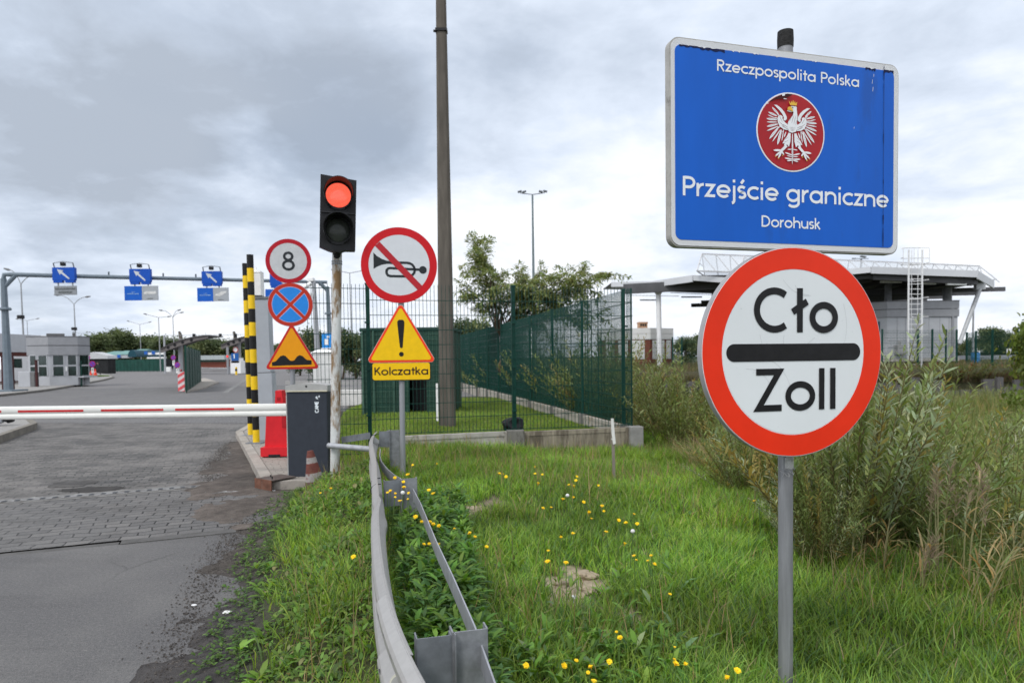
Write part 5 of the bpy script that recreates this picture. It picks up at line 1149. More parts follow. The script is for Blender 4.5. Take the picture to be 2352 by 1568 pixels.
def lane_sign(label, xa, xb, yt, yb, lx0, lx1, lt, lb, split, kind):
    D = beam_at((xa + xb) / 2).y - .35; k = D / FPX; a0_ = at(xa, yb, D); a1_ = at(xb, yt, D); cx_ = (a0_.x + a1_.x) / 2; zc_ = (a0_.z + a1_.z) / 2; W = (xb - xa) * k; Hh = (yb - yt) * k
    t = thing('lane_sign', label, 'road sign', (cx_, D, zc_), 0, 'arrow signs on the gantry')
    pane = M('lane_blue', (.004, .07, .40), .45, 0, .06, 3); gr = M('lane_grey', (.34, .36, .38), .5, 0, .05, 3)
    mb = MB(); mb.prism(rrect(W, Hh, .04), -.1, .1); mb.box((-W / 2 + .3, 0, -Hh / 2 - .06), (.5, .2, .14)); mb.box((W / 2 - .3, 0, -Hh / 2 - .06), (.5, .2, .14)); obj('panel', mb, pane, t)
    mb = MB(); ax_, az = -W * .27, Hh * .38; bx, bz = W * .24, -Hh * .36
    d_ = Vector((bx - ax_, bz - az)).normalized(); n_ = Vector((-d_.y, d_.x)); tip = Vector((ax_, az)); q = lambda s, n: tuple(tip + d_ * s + n_ * n); l_ = math.hypot(bx - ax_, bz - az)
    mb.prism([q(0, -.02), q(.32, -.16), q(.32, -.055), q(l_, -.045), q(l_ + .05, 0), q(l_, .045), q(.32, .055), q(.32, .16)], -.107, -.1); obj('arrow', mb, M('lane_white', (.55, .58, .6), .5), t)
    mb = MB()
    for s_ in (-1, 1): mb.tube([(s_ * (W / 2 - .08), 0, Hh / 2), (s_ * (W / 2 - .08), -.1, Hh / 2 + .25)], .035, 6)
    mb.tube([(-W / 2 + .08, -.1, Hh / 2 + .25), (0, -.1, Hh / 2 + .33), (W / 2 - .08, -.1, Hh / 2 + .25)], .02, 6); obj('lamp_bracket', mb, galv_d, t)
    mb = MB(); mb.rbox((0, -.1, Hh / 2 + .18), (.24, .2, .2), .03); obj('lamp', mb, blk_plastic, t)
    l0 = at(lx0, lb, D); l1_ = at(lx1, lt, D); cxx = (l0.x + l1_.x) / 2 - cx_; czz = (l0.z + l1_.z) / 2 - zc_; W2 = (lx1 - lx0) * k; H2 = (lb - lt) * k
    mb = MB(); mb.box((-W / 2 + .25, .02, (-Hh / 2 + czz) / 2), (.06, .05, abs(czz + Hh / 2) + .2)); mb.box((W / 2 - .2, .02, (-Hh / 2 + czz) / 2), (.06, .05, abs(czz + Hh / 2) + .2)); obj('hanger', mb, galv, t)
    mb = MB()
    if split: ws = (split - lx0) * k; mb.box((cxx - W2 / 2 + ws / 2, 0, czz), (ws, .06, H2)); lp_ = obj('lower_panel', mb, M('lane_blue_l', (.006, .10, .47), .45, 0, .06, 3), t); mb = MB(); mb.box((cxx - W2 / 2 + ws + (W2 - ws) / 2, -.001, czz), (W2 - ws - .01, .06, H2)); lg = obj('lower_panel', mb, gr, t)
    else: mb.box((cxx, 0, czz), (W2, .06, H2)); lg = obj('lower_panel', mb, M('lane_grey_dark', (.24, .255, .27), .5, 0, .06, 3), t)
    rr = random.Random(int(xa)); mb = MB(); dm = MB()
    def words(m, x0_, x1_, z, h):
        x_ = x0_
        while x_ < x1_ - .03:
            l_ = min(rr.uniform(.04, .10), x1_ - x_); m.box((x_ + l_ / 2, -.036, z + rr.uniform(-.01, .01)), (l_ * .8, .006, h * rr.uniform(.6, 1.1))); x_ += l_
    if split:
        xs_ = cxx - W2 / 2; words(mb, xs_ + ws * .38, xs_ + ws * .62, czz + .06, .03); words(mb, xs_ + ws * .15, xs_ + ws * .85, czz - .03, .06)
        obj('lettering', mb, M('lane_letter', (.25, .4, .62), .5), lp_)
        gx = xs_ + ws + (W2 - ws) / 2
        if kind == 'bus': dm.prism([(gx - .36, czz - .02), (gx - .33, czz + .06), (gx - .2, czz + .1), (gx + .36, czz + .1), (gx + .38, czz - .02), (gx + .3, czz - .06), (gx - .3, czz - .06)], -.04, -.03)
        else: dm.prism([(gx - .36, czz - .06), (gx - .3, czz + .02), (gx - .12, czz + .06), (gx + .02, czz + .17), (gx + .36, czz + .2), (gx + .30, czz + .08), (gx + .08, czz - .04), (gx - .05, czz - .12)], -.04, -.03)
        obj('vehicle_symbol', dm, M('lane_pale', (.62, .62, .60), .5), lg); mb = MB(); words(mb, gx - .18, gx + .18, czz - H2 / 2 + .1, .05); obj('caption', mb, M('caption_dark', (.12, .13, .13), .6), lg)
    else:
        words(mb, cxx - W2 * .46, cxx + W2 * .46, czz + H2 * .17, .11); words(mb, cxx - W2 * .31, cxx + W2 * .31, czz - H2 * .2, .11); obj('lettering', mb, M('caption_dark', (.12, .13, .13), .6), lg)
    return t
lane_sign('blue arrow lane sign over a grey lettered plate, leftmost on the gantry', 122.6, 173.6, 614.6, 644, 125.5, 176, 656.8, 677.3, None, '')
lane_sign('blue arrow lane sign over a blue and grey plate with a long vehicle symbol', 299, 347, 618, 648, 286.7, 363.4, 656.8, 689.6, 326.5, 'bus')
lane_sign('blue arrow lane sign over a blue and grey plate with a car symbol', 464.9, 510, 623.4, 652, 453.7, 525.2, 660.9, 691.9, 490, 'car')
lane_sign('blue arrow lane sign mostly hidden behind the figure 8 sign', 621, 666, 628, 656, 610, 680, 664, 694, 646, 'car')
# ------------------------------------------------------------------ street lamps and masts
def lamp(label, xp, yfork, D, tips, curved, zb=0.0, cam_y=None, grp='double armed street lamps'):
    f = at(xp, yfork, D); b = Vector((f.x + .012 * f.z, D, zb)); t = thing('street_lamp', label, 'street lamp', tuple(b), 0, grp)
    mb = MB(); mb.tube([(0, 0, 0), f - b], [.11, .055], 8); obj('pole', mb, M('lamp_pole', (.30, .31, .32), .5, .2, .1, 3), t, smooth=True)
    for (xt, yt) in tips:
        e = at(xt, yt, D) - b; g = f - b; mb = MB()
        if curved: pts = [g + Vector(((e.x - g.x) * s ** 1.0, 0, (e.z - g.z) * (1 - (1 - s) ** 2.1))) for s in (0, .15, .3, .5, .75, 1)]
        else: pts = [g, e]
        mb.tube(pts, .045, 6); ar = obj('arm', mb, M('lamp_pole', (.30, .31, .32)), t, smooth=True)
        d_ = (pts[-1] - pts[-2]).normalized(); mb = MB(); mb.tube([pts[-1] - d_ * .1, pts[-1] + d_ * .15, pts[-1] + d_ * .55], [.05, .12, .07], 8); obj('lamp_head', mb, M('lamp_head', (.16, .16, .165), .5), ar, smooth=True)
    if cam_y: p = at(xp + 3, cam_y, D) - b; mb = MB(); mb.rbox((p.x, -.2, p.z), (.45, .5, .35), .06); obj('camera_box', mb, blk_plastic, t)
lamp('tall curved double street lamp behind the left end of the gantry', 48, 653, 66, ((22, 620), (76, 633)), True, cam_y=728)
lamp('curved double street lamp rising behind the grey booth', 170, 699, 82, ((135, 678), (197, 682)), True, cam_y=755)
lamp('curved street lamp with three arms near the curved canopy', 397, 729, 111, ((373, 713), (408, 713), (414, 718)), True)
lamp('straight double street lamp left of the three armed one', 364, 729, 115, ((337, 722), (385, 727)), False)
lamp('straight double street lamp in the middle of the yard', 321, 745, 150, ((297, 738), (342, 740)), False)
lamp('straight double street lamp far behind the grey booth', 62, 736, 140, ((42, 733), (84, 732)), False)
lamp('faint straight double street lamp above the white gable', 187, 766, 200, ((170, 762), (204, 763)), False)
lamp('faint straight double street lamp over the dark trees', 263, 759, 190, ((242, 754), (280, 755)), False)
lamp('straight double street lamp between the rusty pole and the horn ban sign', 803, 627, 84, ((771, 621), (836, 621)), False)
lamp('thin double street lamp behind the utility pole', 1186, 702, 120, ((1170, 700), (1203, 701)), False)
b = at(1228, 860, 62); f = at(1223, 447, 62)
t = thing('floodlight_mast', 'tall slim floodlight mast with four lamps above the feathery tree', 'mast', (b.x, 62, .2))
g = f - Vector((b.x, 62, .2)); mb = MB(); mb.tube([(0, 0, 0), g], [.17, .08], 10); obj('pole', mb, M('mast_green_grey', (.17, .21, .22), .5, .2), t, smooth=True)
mb = MB(); mb.tube([g + Vector((-1.1, 0, .15)), g, g + Vector((1.1, 0, .15))], .04, 6); obj('crossarm', mb, galv_d, t)
for s_ in (-1.15, -.75, .75, 1.15):
    mb = MB(); mb.box((g.x + s_, -.1, g.z + .2 + .05 * abs(s_)), (.36, .4, .10), 0, 0, 1, .25 * (1 if s_ > 0 else -1)); obj('floodlight', mb, galv_d, t)
b = at(2106, 600, 70); t = thing('floodlight_mast', 'floodlight heads showing above the canopy skylight', 'mast', (at(2106, 800, 70).x * .93, 70, .7))
f = at(1978, 594, 70) - Vector(t.location); mb = MB(); mb.tube([(f.x, 0, 0), f], [.15, .1], 8); obj('pole', mb, galv_d, t); mb = MB(); mb.tube([f + Vector((-.9, 0, .0)), f + Vector((.75, 0, 0))], .035, 6); mb.box((f.x + .2, 0, f.z + .2), (.5, .4, .12), 0, 0, 1, .2); mb.box((f.x - .75, 0, f.z + .02), (.3, .3, .08)); obj('floodlight', mb, galv_d, t)
# camera pole right of the bump sign
b = at(733, 850, 30); f = at(718, 645, 30); t = thing('camera_pole', 'slim grey camera pole standing behind the no stopping sign', 'pole', (b.x, 30, 0))
g = f - Vector((b.x, 30, 0)); mb = MB(); mb.tube([(0, 0, 0), g + Vector((0.05, 0, 0))], [.15, .085], 10); obj('pole', mb, galv, t, smooth=True)
mb = MB(); mb.rbox(g + Vector((-.08, 0, .05)), (.30, .3, .16), .03); obj('junction_box', mb, white_plain, t)
mb = MB(); d_ = Vector((-.55, -.45, -.42)).normalized(); mb.tube([g + Vector((-.05, -.1, -.12)), g + Vector((-.05, -.1, -.12)) + d_ * .42], .09, 10); cmr = obj('camera', mb, white_plain, t, smooth=True); mb = MB(); e = g + Vector((-.05, -.1, -.12)) + d_ * .42; mb.tube([e, e + d_ * .09], .092, 10); obj('lens_hood', mb, blk_plastic, cmr, smooth=True)
mb = MB(); mb.tube([g + Vector((-.05, -.1, -.55)), g + Vector((-.05, -.1, -.75))], [.11, .09], 10); obj('dome_camera', mb, white_plain, t, smooth=True)
b = at(751, 812, 26); t = thing('information_sign', 'small blue and white information board behind the white electric cabinet', 'road sign', (b.x, 26, 0))
z_ = at(751, 782, 26).z; mb = MB(); mb.tube([(.2, .04, 0), (.2, .04, z_)], .04, 8); obj('post', mb, galv, t); mb = MB(); mb.box((0, 0, z_), (.36, .03, .56)); obj('panel', mb, M('info_blue', (.03, .25, .66), .5), t); mb = MB(); mb.box((0, -.02, z_ - .05), (.16, .006, .22)); mb.box((.06, -.02, z_ + .14), (.10, .006, .08)); mb.box((0, -.018, z_ - .31), (.36, .03, .06)); obj('symbol', mb, white_plain, t)
# road guardrails and far kerbs seen through the front fence
b = at(800, 890, 27); t = thing('guardrail', 'distant grey guardrail seen through the mesh fence left of the enclosure', 'guardrail', (b.x, 27, 0)); mb = MB()
mb.bar((-3.2, 2.2, .72), (2.8, -1.2, .72), .06, .14); mb.bar((-3.2, 2.2, .50), (2.8, -1.2, .50), .06, .12); obj('rail_beam', mb, galv_w, t)
for s_ in (.05, .35, .65, .95): mb = MB(); x_, y_ = -3.2 + 6 * s_, 2.2 - 3.4 * s_; mb.box((x_, y_ + .08, .3), (.1, .1, .9)); obj('post', mb, galv_d, t)
b = at(805, 905, 24); t = thing('concrete_kerb_wall', 'low white concrete wall below the distant guardrail', 'wall', (b.x, 24, 0)); mb = MB(); mb.rbox((0, .6, .2), (3.4, .25, .75), .03, R(-12)); obj('slab', mb, M('kerb_white', (.55, .54, .52), .8, 0, .1, 3), t)
# ------------------------------------------------------------------ grey booth on the left pavement
DB = 48.0
bl0, br0 = at(50, 885, DB), at(191, 884, DB); wb = br0.x - bl0.x; hb = at(120, 772, DB).z - .13
t = thing('control_booth', 'flat roofed grey control booth with big windows on the left pavement', 'booth', ((bl0.x + br0.x) / 2, DB + .8, .125), R(33)); t.scale = (.84, .84, 1)
k = DB / FPX; X0 = -wb / 2; fx = lambda xd: X0 + (xd - 50) * k; fz = lambda yd: (885 - yd) * k
plan = [(X0, 0), (fx(98), -1.55), (fx(163), -1.55), (wb / 2, -.5), (wb / 2, 2.2), (X0, 2.2)]
def face_boxes(mb, p, q, x0, x1, z0, z1, d=.05, off=.0):
    p, q = Vector((*p, 0)), Vector((*q, 0)); u_ = (q - p).normalized(); n_ = Vector((u_.y, -u_.x, 0)); L_ = (q - p).length; a = p + u_ * (x0 * L_); b = p + u_ * (x1 * L_); c = (a + b) / 2 + n_ * (off + d / 2)
    mb.box((c.x, c.y, (z0 + z1) / 2), ((b - a).length, d, z1 - z0), math.atan2(u_.y, u_.x))
zw0, zw1 = fz(863), fz(816)
mb = MB(); mb.slab(plan, 0, hb - .9 + .0); obj('wall', mb, clad_l, t)
big = [(x * 1.04, y * 1.04 - (.04 if y < 0 else -.04)) for x, y in plan]
mb = MB(); mb.slab(big, zw1 + .02, zw1 + (hb - zw1) * .5 - .02); mb.slab(big, zw1 + (hb - zw1) * .5 + .03, hb - .06); obj('fascia', mb, clad, t)
mb = MB(); mb.slab([(x * 1.0, y * 1.0) for x, y in plan], zw1 + (hb - zw1) * .5 - .03, zw1 + (hb - zw1) * .5 + .04); mb.slab([(x * 1.05, y * 1.05 - (.04 if y < 0 else -.04)) for x, y in plan], hb - .055, hb); obj('roof', mb, M('roof_trim_dark', (.15, .15, .16), .6), t)
mb = MB(); mb.rbox((-.2, .5, hb + .12), (1.3, .9, .22), .04); mb.tube([(1.1, .3, hb), (1.1, .3, hb + .3)], .1, 8); obj('roof_unit', mb, M('roof_unit', (.12, .12, .12), .6), t)
faces_ = [(plan[0], plan[1]), (plan[1], plan[2]), (plan[2], plan[3])]
for (p, q), cols in zip(faces_, ([(.10, .42), (.50, .93)], [(.12, .52), (.64, .97)], [(.12, .92)])):
    for a, b_ in cols:
        for z0_, z1_ in ((zw0, (zw0 + zw1) / 2 - .05), ((zw0 + zw1) / 2 + .05, zw1)):
            mb = MB(); face_boxes(mb, p, q, a, b_, z0_, z1_, .02, .004); win = obj('window', mb, glass_d, t)
            mb = MB()
            for e in (a, b_): face_boxes(mb, p, q, e - .022, e + .022, z0_, z1_, .05, .002)
            face_boxes(mb, p, q, a, b_, z1_ - .02, z1_ + .04, .05, .003); obj('frame', mb, clad_l, win)
mb = MB(); face_boxes(mb, *faces_[1], .08, .56, .05, zw1 + .05, .03, .03); 
mb = MB(); face_boxes(mb, *faces_[1], .57, .62, 1.0, 1.3, .08, .01); obj('door_handle', mb, white_plain, t)
mb = MB(); face_boxes(mb, *faces_[2], .0, 1.25, zw0 - .15, zw0 - .06, .5, .02); obj('counter', mb, clad_l, t)
mb = MB(); face_boxes(mb, *faces_[2], .15, .3, 0, zw0 - .15, .08, .02); face_boxes(mb, *faces_[2], .5, .65, 0, zw0 - .15, .08, .02); obj('counter_leg', mb, clad, t)
def simple(name, label, cat, xd, yd, D, zb, group=None): 
    b = at(xd, yd, D); return thing(name, label, cat, (b.x, D, zb), 0, group)
t = simple('utility_box', 'pale concrete utility box against the grey booth', 'box', 62, 885, 45.8, .125); mb = MB(); mb.rbox((0, 0, .5), (.8, .5, 1.05), .03); obj('body', mb, clad_l, t); mb = MB(); mb.rbox((.42, 0, .48), (.5, .45, .98), .03); obj('side', mb, M('box_dark', (.16, .16, .16), .7), t)
for xd, D, lb in ((85, 45.4, 'dark red iron post in front of the booth window'), (30, 40.2, 'dark red iron post just right of the gantry foot'), (8, 41.0, 'dark red iron post left of the gantry foot')):
    t = simple('iron_post', lb, 'post', xd, 885, D, .12, 'dark red posts by the booth'); hh = 2.0 if xd < 50 else 1.75; mb = MB(); mb.box((0, 0, hh / 2), (.12, .12, hh)); mb.box((0, 0, hh + .02), (.18, .18, .04)); obj('shaft', mb, M('iron_red', (.055, .018, .018), .7, 0, .2, 5), t)
# neighbours of the booth
t = simple('service_building', 'low grey and brick building cut by the left edge of the picture', 'building', -18, 880, 56, .1)
k = 56 / FPX; mb = MB(); mb.box((0, 2, 1.3), (2.1, 5, 2.6)); obj('wall', mb, M('brick_dark_red', (.085, .03, .025), .85, 0, .25, 6), t); mb = MB(); mb.box((0, 1.9, 3.3), (2.2, 5.1, 1.5)); obj('fascia', mb, clad_l, t); mb = MB(); mb.box((0, -.53, 1.75), (1.7, .05, .12)); obj('band', mb, clad_l, t)
t = simple('canopy_roof', 'white edged canopy roof directly behind the grey booth', 'canopy', 40, 850, 68, 0); z1, z2 = at(40, 789, 68).z, at(40, 769, 68).z
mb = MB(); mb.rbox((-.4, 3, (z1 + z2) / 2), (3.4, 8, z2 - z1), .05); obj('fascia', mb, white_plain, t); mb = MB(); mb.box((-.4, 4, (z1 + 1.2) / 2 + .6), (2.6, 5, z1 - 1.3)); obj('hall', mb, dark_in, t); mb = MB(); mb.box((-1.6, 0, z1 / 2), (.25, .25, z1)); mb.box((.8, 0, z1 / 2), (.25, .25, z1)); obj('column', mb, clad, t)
def vehicle(name, label, cat, xd, yd, D, L_, W_, H_, colr, rz, dark=False):
    b = at(xd, yd, D); t = thing(name, label, cat, (b.x, D, 0), rz); mt = M(name + '_paint', colr, .3, 0, .03, 3, spec=.7)
    pr = [(-L_ / 2, .35), (-L_ / 2, H_ * .55), (-L_ / 2 + L_ * .10, H_ * .62), (-L_ / 2 + L_ * .22, H_ * .97), (-L_ / 2 + L_ * .3, H_), (L_ / 2 - .08, H_), (L_ / 2, H_ * .94), (L_ / 2, .35)]
    mb = MB(); mb.prism(pr, -W_ / 2, W_ / 2); obj('body', mb, mt, t)
    mb = MB(); mb.prism([(-L_ / 2 + L_ * .14, H_ * .62), (-L_ / 2 + L_ * .235, H_ * .92), (-L_ / 2 + L_ * .42, H_ * .92), (-L_ / 2 + L_ * .42, H_ * .6)], -W_ / 2 - .01, W_ / 2 + .01); mb.box((L_ / 2, 0, H_ * .74), (.03, W_ * .8, H_ * .26)); obj('window', mb, glass_d, t)
    for sx_ in (-.32, .32):
        for sy_ in (-1, 1): mb = MB(); mb.prism(circ(.33, 20, (sx_ * L_, .33)), sy_ * W_ / 2 - .12, sy_ * W_ / 2 + .03); w_ = obj('wheel', mb, blk_plastic, t); mb = MB(); mb.prism(circ(.18, 14, (sx_ * L_, .33)), sy_ * (W_ / 2 + .045) - .01, sy_ * (W_ / 2 + .045) + .01); obj('rim', mb, galv, w_)
    mb = MB(); mb.box((L_ / 2 + .01, 0, .5), (.08, W_ * .95, .22)); obj('bumper', mb, M('bumper_dark', (.05, .05, .05), .6), t)
vehicle('white_van', 'white van parked between the booth and the gantry foot', 'van', 38, 884, 54, 4.6, 1.9, 2.25, (.62, .62, .63), R(80))
# dense green mesh fence pieces
dense = M('dense_green_mesh', (.008, .050, .036), .6, 0, .25, 2, .2, 20); dense_far = M('dense_green_far', (.010, .055, .042), .7, 0, .2, 1)
def dense_fence(label, pts, zt, n=6, mat=None, hs=.25):
    p0 = Vector((pts[0].x, pts[0].y, 0)); t = thing('screen_fence', label, 'fence', tuple(p0)); mat = mat or dense
    for p, q in zip(pts, pts[1:]):
        a, b = Vector((p.x, p.y, 0)) - p0, Vector((q.x, q.y, 0)) - p0; u_ = (b - a).normalized(); an = math.atan2(u_.y, u_.x); L_ = (b - a).length; c = (a + b) / 2
        mb = MB(); mb.box((c.x, c.y, zt / 2 + .04), (L_, .03, zt - .06), an); z = .2
        while z < zt: mb.box((c.x, c.y, z), (L_, .07, .035), an); z += hs
        obj('panel', mb, mat, t)
        for i in range(n + 1): e = a + u_ * (L_ * i / n); mb = MB(); mb.box((e.x, e.y, zt / 2 + .03), (.09, .09, zt + .1), an); obj('post', mb, mat, t)
dense_fence('tall dark green screen fence ending at the red and white marker', [atz(428, 898, .1), atz(461, 876, .1)], 2.45, 6)
dense_fence('short dark green screen fence piece at the right corner of the booth', [at(178, 880, 50.5), at(187, 880, 48.5)], 1.75, 1)
dense_fence('long low dark green screen fence across the far yard', [at(232, 853, 128), at(300, 853, 126), at(380, 852, 122)], 2.2, 9, dense_far, .5)
b = at(417.5, 901, 37.2); t = thing('marker_board', 'red and white striped marker board before the dark green screen fence', 'marker', (b.x, b.y, .02))
w_, h_ = .36, 1.08; mb = MB(); mb.rbox((0, 0, h_ / 2 + .04), (w_, .05, h_), .015); obj('board', mb, M('marker_white', (.66, .60, .60), .5), t); mb = MB()
for i in range(-1, 4):
    z = .04 + i * .36; P_ = [(-w_ / 2, max(.04, z)), (w_ / 2, min(h_ + .04, z + .22)), (w_ / 2, min(h_ + .04, z + .40)), (-w_ / 2, min(h_ + .04, z + .18))]
    if i == -1: P_ = [(0.0, .04), (w_ / 2, .04), (w_ / 2, .10)]
    mb.prism(P_, -.032, -.02)
obj('red_stripe', mb, M('marker_red', (.66, .10, .11), .5), t); mb = MB(); mb.lathe([(.05, h_ + .04), (.06, h_ + .1), (.03, h_ + .16)], 10); obj('lamp', mb, M('marker_lamp', (.4, .05, .05), .4), t)
# red edged round signs, plates and cones near the walking person
def far_disc(label, xd, yd, D, r, colr, ring, plate=None, slash=True, gr=None):
    c = at(xd, yd, D); t = thing('round_sign', label, 'road sign', (c.x, D, .1), 0, gr); z = c.z - .1
    mb = MB(); mb.tube([(0, .05, 0), (0, .05, z)], .035, 6); obj('post', mb, galv, t)
    mb = MB(); mb.prism(circ(r, 24, (0, z)), -.01, .02); obj('red_ring', mb, ring, t); mb = MB(); mb.prism(circ(r * .76, 24, (0, z)), -.02, 0); obj('face', mb, colr, t)
    if slash: mb = MB(); ribbon(mb, [(-r * .6, z + r * .6), (r * .6, z - r * .6)], r * .26, -.03); obj('slash', mb, ring, t)
    if plate: mb = MB(); mb.box((0, 0, z - r - plate / 2 - .05), (r * .75, .02, plate)); pl = obj('plate', mb, white_plain, t); mb = MB(); mb.prism([(-.02, z - r - plate * .75), (.02, z - r - plate * .75), (.02, z - r - plate * .4), (.07, z - r - plate * .4), (0, z - r - plate * .15), (-.07, z - r - plate * .4), (-.02, z - r - plate * .4)], -.02, -.01); obj('plate_arrow', mb, black, pl)
nb, nr_ = M('np_blue', (.12, .06, .42), .5), M('np_red', (.36, .02, .14), .5)
far_disc('round no parking sign with a tall white plate, farther from the walker', 201, 821, 85, .33, nb, nr_, .62, True, 'no parking signs'); far_disc('round no parking sign with a white plate right beside the walker', 212, 836, 78, .36, nb, nr_, .60, True, 'no parking signs')
far_disc('round no parking sign under the foot of the curved canopy', 398, 821, 84, .30, nb, nr_, .6, True, 'no parking signs'); far_disc('lower round no parking sign beside the dark green screen fence', 407, 838, 72, .30, nb, nr_, .5, True, 'no parking signs')
far_disc('small white round sign with a red ring before the far booth', 541, 803, 90, .36, white_plain, M('far_red', (.5, .03, .04), .5), None, False)
def far_cone(label, xd, yd, D, h, r): b = at(xd, yd, D); t = thing('traffic_cone', label, 'traffic cone', (b.x, D, .1), 0, 'orange cones by the walker'); mb = MB(); mb.lathe([(r, .0), (r, .05), (r * .62, .06), (r * .15, h)], 14); obj('body', mb, M('cone_orange', (.72, .06, .03), .5), t); mb = MB(); mb.lathe([(r * .47, h * .35), (r * .38, h * .55)], 14); obj('white_band', mb, white_plain, t)
far_cone('orange traffic cone left of the walker', 209, 862, 88, .62, .24); far_cone('taller orange traffic cone behind the walker', 219, 864, 86, .85, .32)
# the walking person: one skinned body, clothing darker
def person(xd, yd, D, h, rz, label):
    b = at(xd, yd, D); t = thing('person', label, 'person', (b.x, D, .01), rz); s = h / 1.75
    J = {'pelvis': (0, 0, .95), 'spine': (.0, -.02, 1.18), 'chest': (0, -.02, 1.36), 'neck': (0, -.02, 1.50), 'head0': (0, -.05, 1.60), 'head1': (0, -.05, 1.70),
         'sl': (-.17, -.02, 1.42), 'el': (-.24, -.10, 1.16), 'wl': (-.20, -.28, .98), 'hl': (-.19, -.33, .92), 'sr': (.17, -.02, 1.42), 'er': (.25, .08, 1.16), 'wr': (.24, .10, .92), 'hr': (.24, .08, .84),
         'tl': (-.09, 0, .92), 'kl': (-.11, -.20, .50), 'al': (-.12, -.30, .10), 'fl': (-.13, -.45, .04), 'tr': (.09, 0, .92), 'kr': (.11, .06, .50), 'ar': (.12, .32, .14), 'fr': (.12, .24, .03)}
    Rr = {'pelvis': .15, 'spine': .14, 'chest': .165, 'neck': .065, 'head0': .10, 'head1': .10, 'sl': .075, 'el': .052, 'wl': .038, 'hl': .04, 'sr': .075, 'er': .052, 'wr': .038, 'hr': .04, 'tl': .10, 'kl': .066, 'al': .045, 'fl': .04, 'tr': .10, 'kr': .066, 'ar': .045, 'fr': .04}
    E = [('pelvis', 'spine'), ('spine', 'chest'), ('chest', 'neck'), ('neck', 'head0'), ('head0', 'head1'), ('chest', 'sl'), ('sl', 'el'), ('el', 'wl'), ('wl', 'hl'), ('chest', 'sr'), ('sr', 'er'), ('er', 'wr'), ('wr', 'hr'), ('pelvis', 'tl'), ('tl', 'kl'), ('kl', 'al'), ('al', 'fl'), ('pelvis', 'tr'), ('tr', 'kr'), ('kr', 'ar'), ('ar', 'fr')]
    nm = list(J); me = bpy.data.meshes.new('body'); me.from_pydata([tuple(Vector(J[n]) * s) for n in nm], [(nm.index(a), nm.index(b)) for a, b in E], []); me.update()
    o = bpy.data.objects.new('body', me); sc.collection.objects.link(o); o.parent = t
    md = o.modifiers.new('skin', 'SKIN'); sk = me.skin_vertices[0].data
    for i, n in enumerate(nm): sk[i].radius = (Rr[n] * s, Rr[n] * s); sk[i].use_root = (n == 'pelvis')
    o.modifiers.new('sub', 'SUBSURF').levels = 2
    dm = bpy.data.materials.new('dark_clothes'); dm.use_nodes = True; tt = dm.node_tree; bb = tt.nodes['Principled BSDF']; bb.inputs['Roughness'].default_value = .85
    tcn = tt.nodes.new('ShaderNodeTexCoord'); sp_ = tt.nodes.new('ShaderNodeSeparateXYZ'); tt.links.new(tcn.outputs['Object'], sp_.inputs[0]); rp = tt.nodes.new('ShaderNodeValToRGB'); rp.color_ramp.interpolation = 'CONSTANT'
    mm = tt.nodes.new('ShaderNodeMath'); mm.operation = 'DIVIDE'; tt.links.new(sp_.outputs['Z'], mm.inputs[0]); mm.inputs[1].default_value = 1.8 * s; tt.links.new(mm.outputs[0], rp.inputs[0])
    e = rp.color_ramp.elements; e[0].position = 0; e[0].color = (.012, .012, .014, 1); e[1].position = 1.52 / 1.8; e[1].color = (.36, .21, .15, 1); q = e.new(.95 / 1.8); q.color = (.014, .02, .022, 1); tt.links.new(rp.outputs[0], bb.inputs['Base Color']); me.materials.append(dm)
    mb = MB(); mb.lathe([(.075 * s, 0), (.108 * s, .05 * s), (.10 * s, .10 * s), (.05 * s, .135 * s), (.01 * s, .145 * s)], 14, (0, -.04 * s, 1.655 * s)); obj('hair', mb, M('hair_dark', (.02, .015, .012), .8), t, smooth=True)
    mb = MB(); mb.lathe([(.02 * s, -.01), (.012 * s, .03)], 6, (0, -.155 * s, 1.62 * s)); obj('nose', mb, M('skin', (.36, .21, .15), .6), t)
person(226, 866, 88, 1.75, R(-70), 'person in dark clothes walking across the yard beside the orange cones')
# toll halls in the far yard
t = simple('toll_hall', 'white gabled toll hall roof left of the green roofs', 'building', 205, 851, 105, 0); k = 105 / FPX
z1, z2, z3 = at(205, 824, 105).z, at(205, 817, 105).z, at(222, 808, 105).z
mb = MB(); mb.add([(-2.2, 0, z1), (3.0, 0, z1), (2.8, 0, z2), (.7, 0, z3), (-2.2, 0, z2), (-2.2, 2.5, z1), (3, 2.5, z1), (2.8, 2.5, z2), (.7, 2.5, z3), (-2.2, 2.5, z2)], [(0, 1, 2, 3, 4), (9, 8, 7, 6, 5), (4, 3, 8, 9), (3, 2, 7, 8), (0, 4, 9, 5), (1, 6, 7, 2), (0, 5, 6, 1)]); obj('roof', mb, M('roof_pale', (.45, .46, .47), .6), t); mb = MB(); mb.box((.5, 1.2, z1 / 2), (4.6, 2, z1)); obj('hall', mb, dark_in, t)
t = simple('toll_canopy', 'long toll canopy with pale green roofs across the far yard', 'canopy', 270, 852, 132, 0); k = 132 / FPX; X = lambda xd: (xd - 270) * k; Z = lambda yd: at(270, yd, 132).z
mb = MB()
for x0_, x1_, y0_, y1_ in ((219, 244, 815, 805), (246, 276, 815, 804), (278, 308, 814, 801)):
    mb.add([(X(x0_), 0, Z(y0_)), (X(x1_), 0, Z(y0_)), (X(x1_ - 1), 6, Z(y1_)), (X(x0_ + 3), 6, Z(y1_)), (X(x0_), 12, Z(y0_)), (X(x1_), 12, Z(y0_))], [(0, 1, 2, 3), (3, 2, 5, 4), (0, 3, 4), (1, 5, 2), (0, 4, 5, 1)])
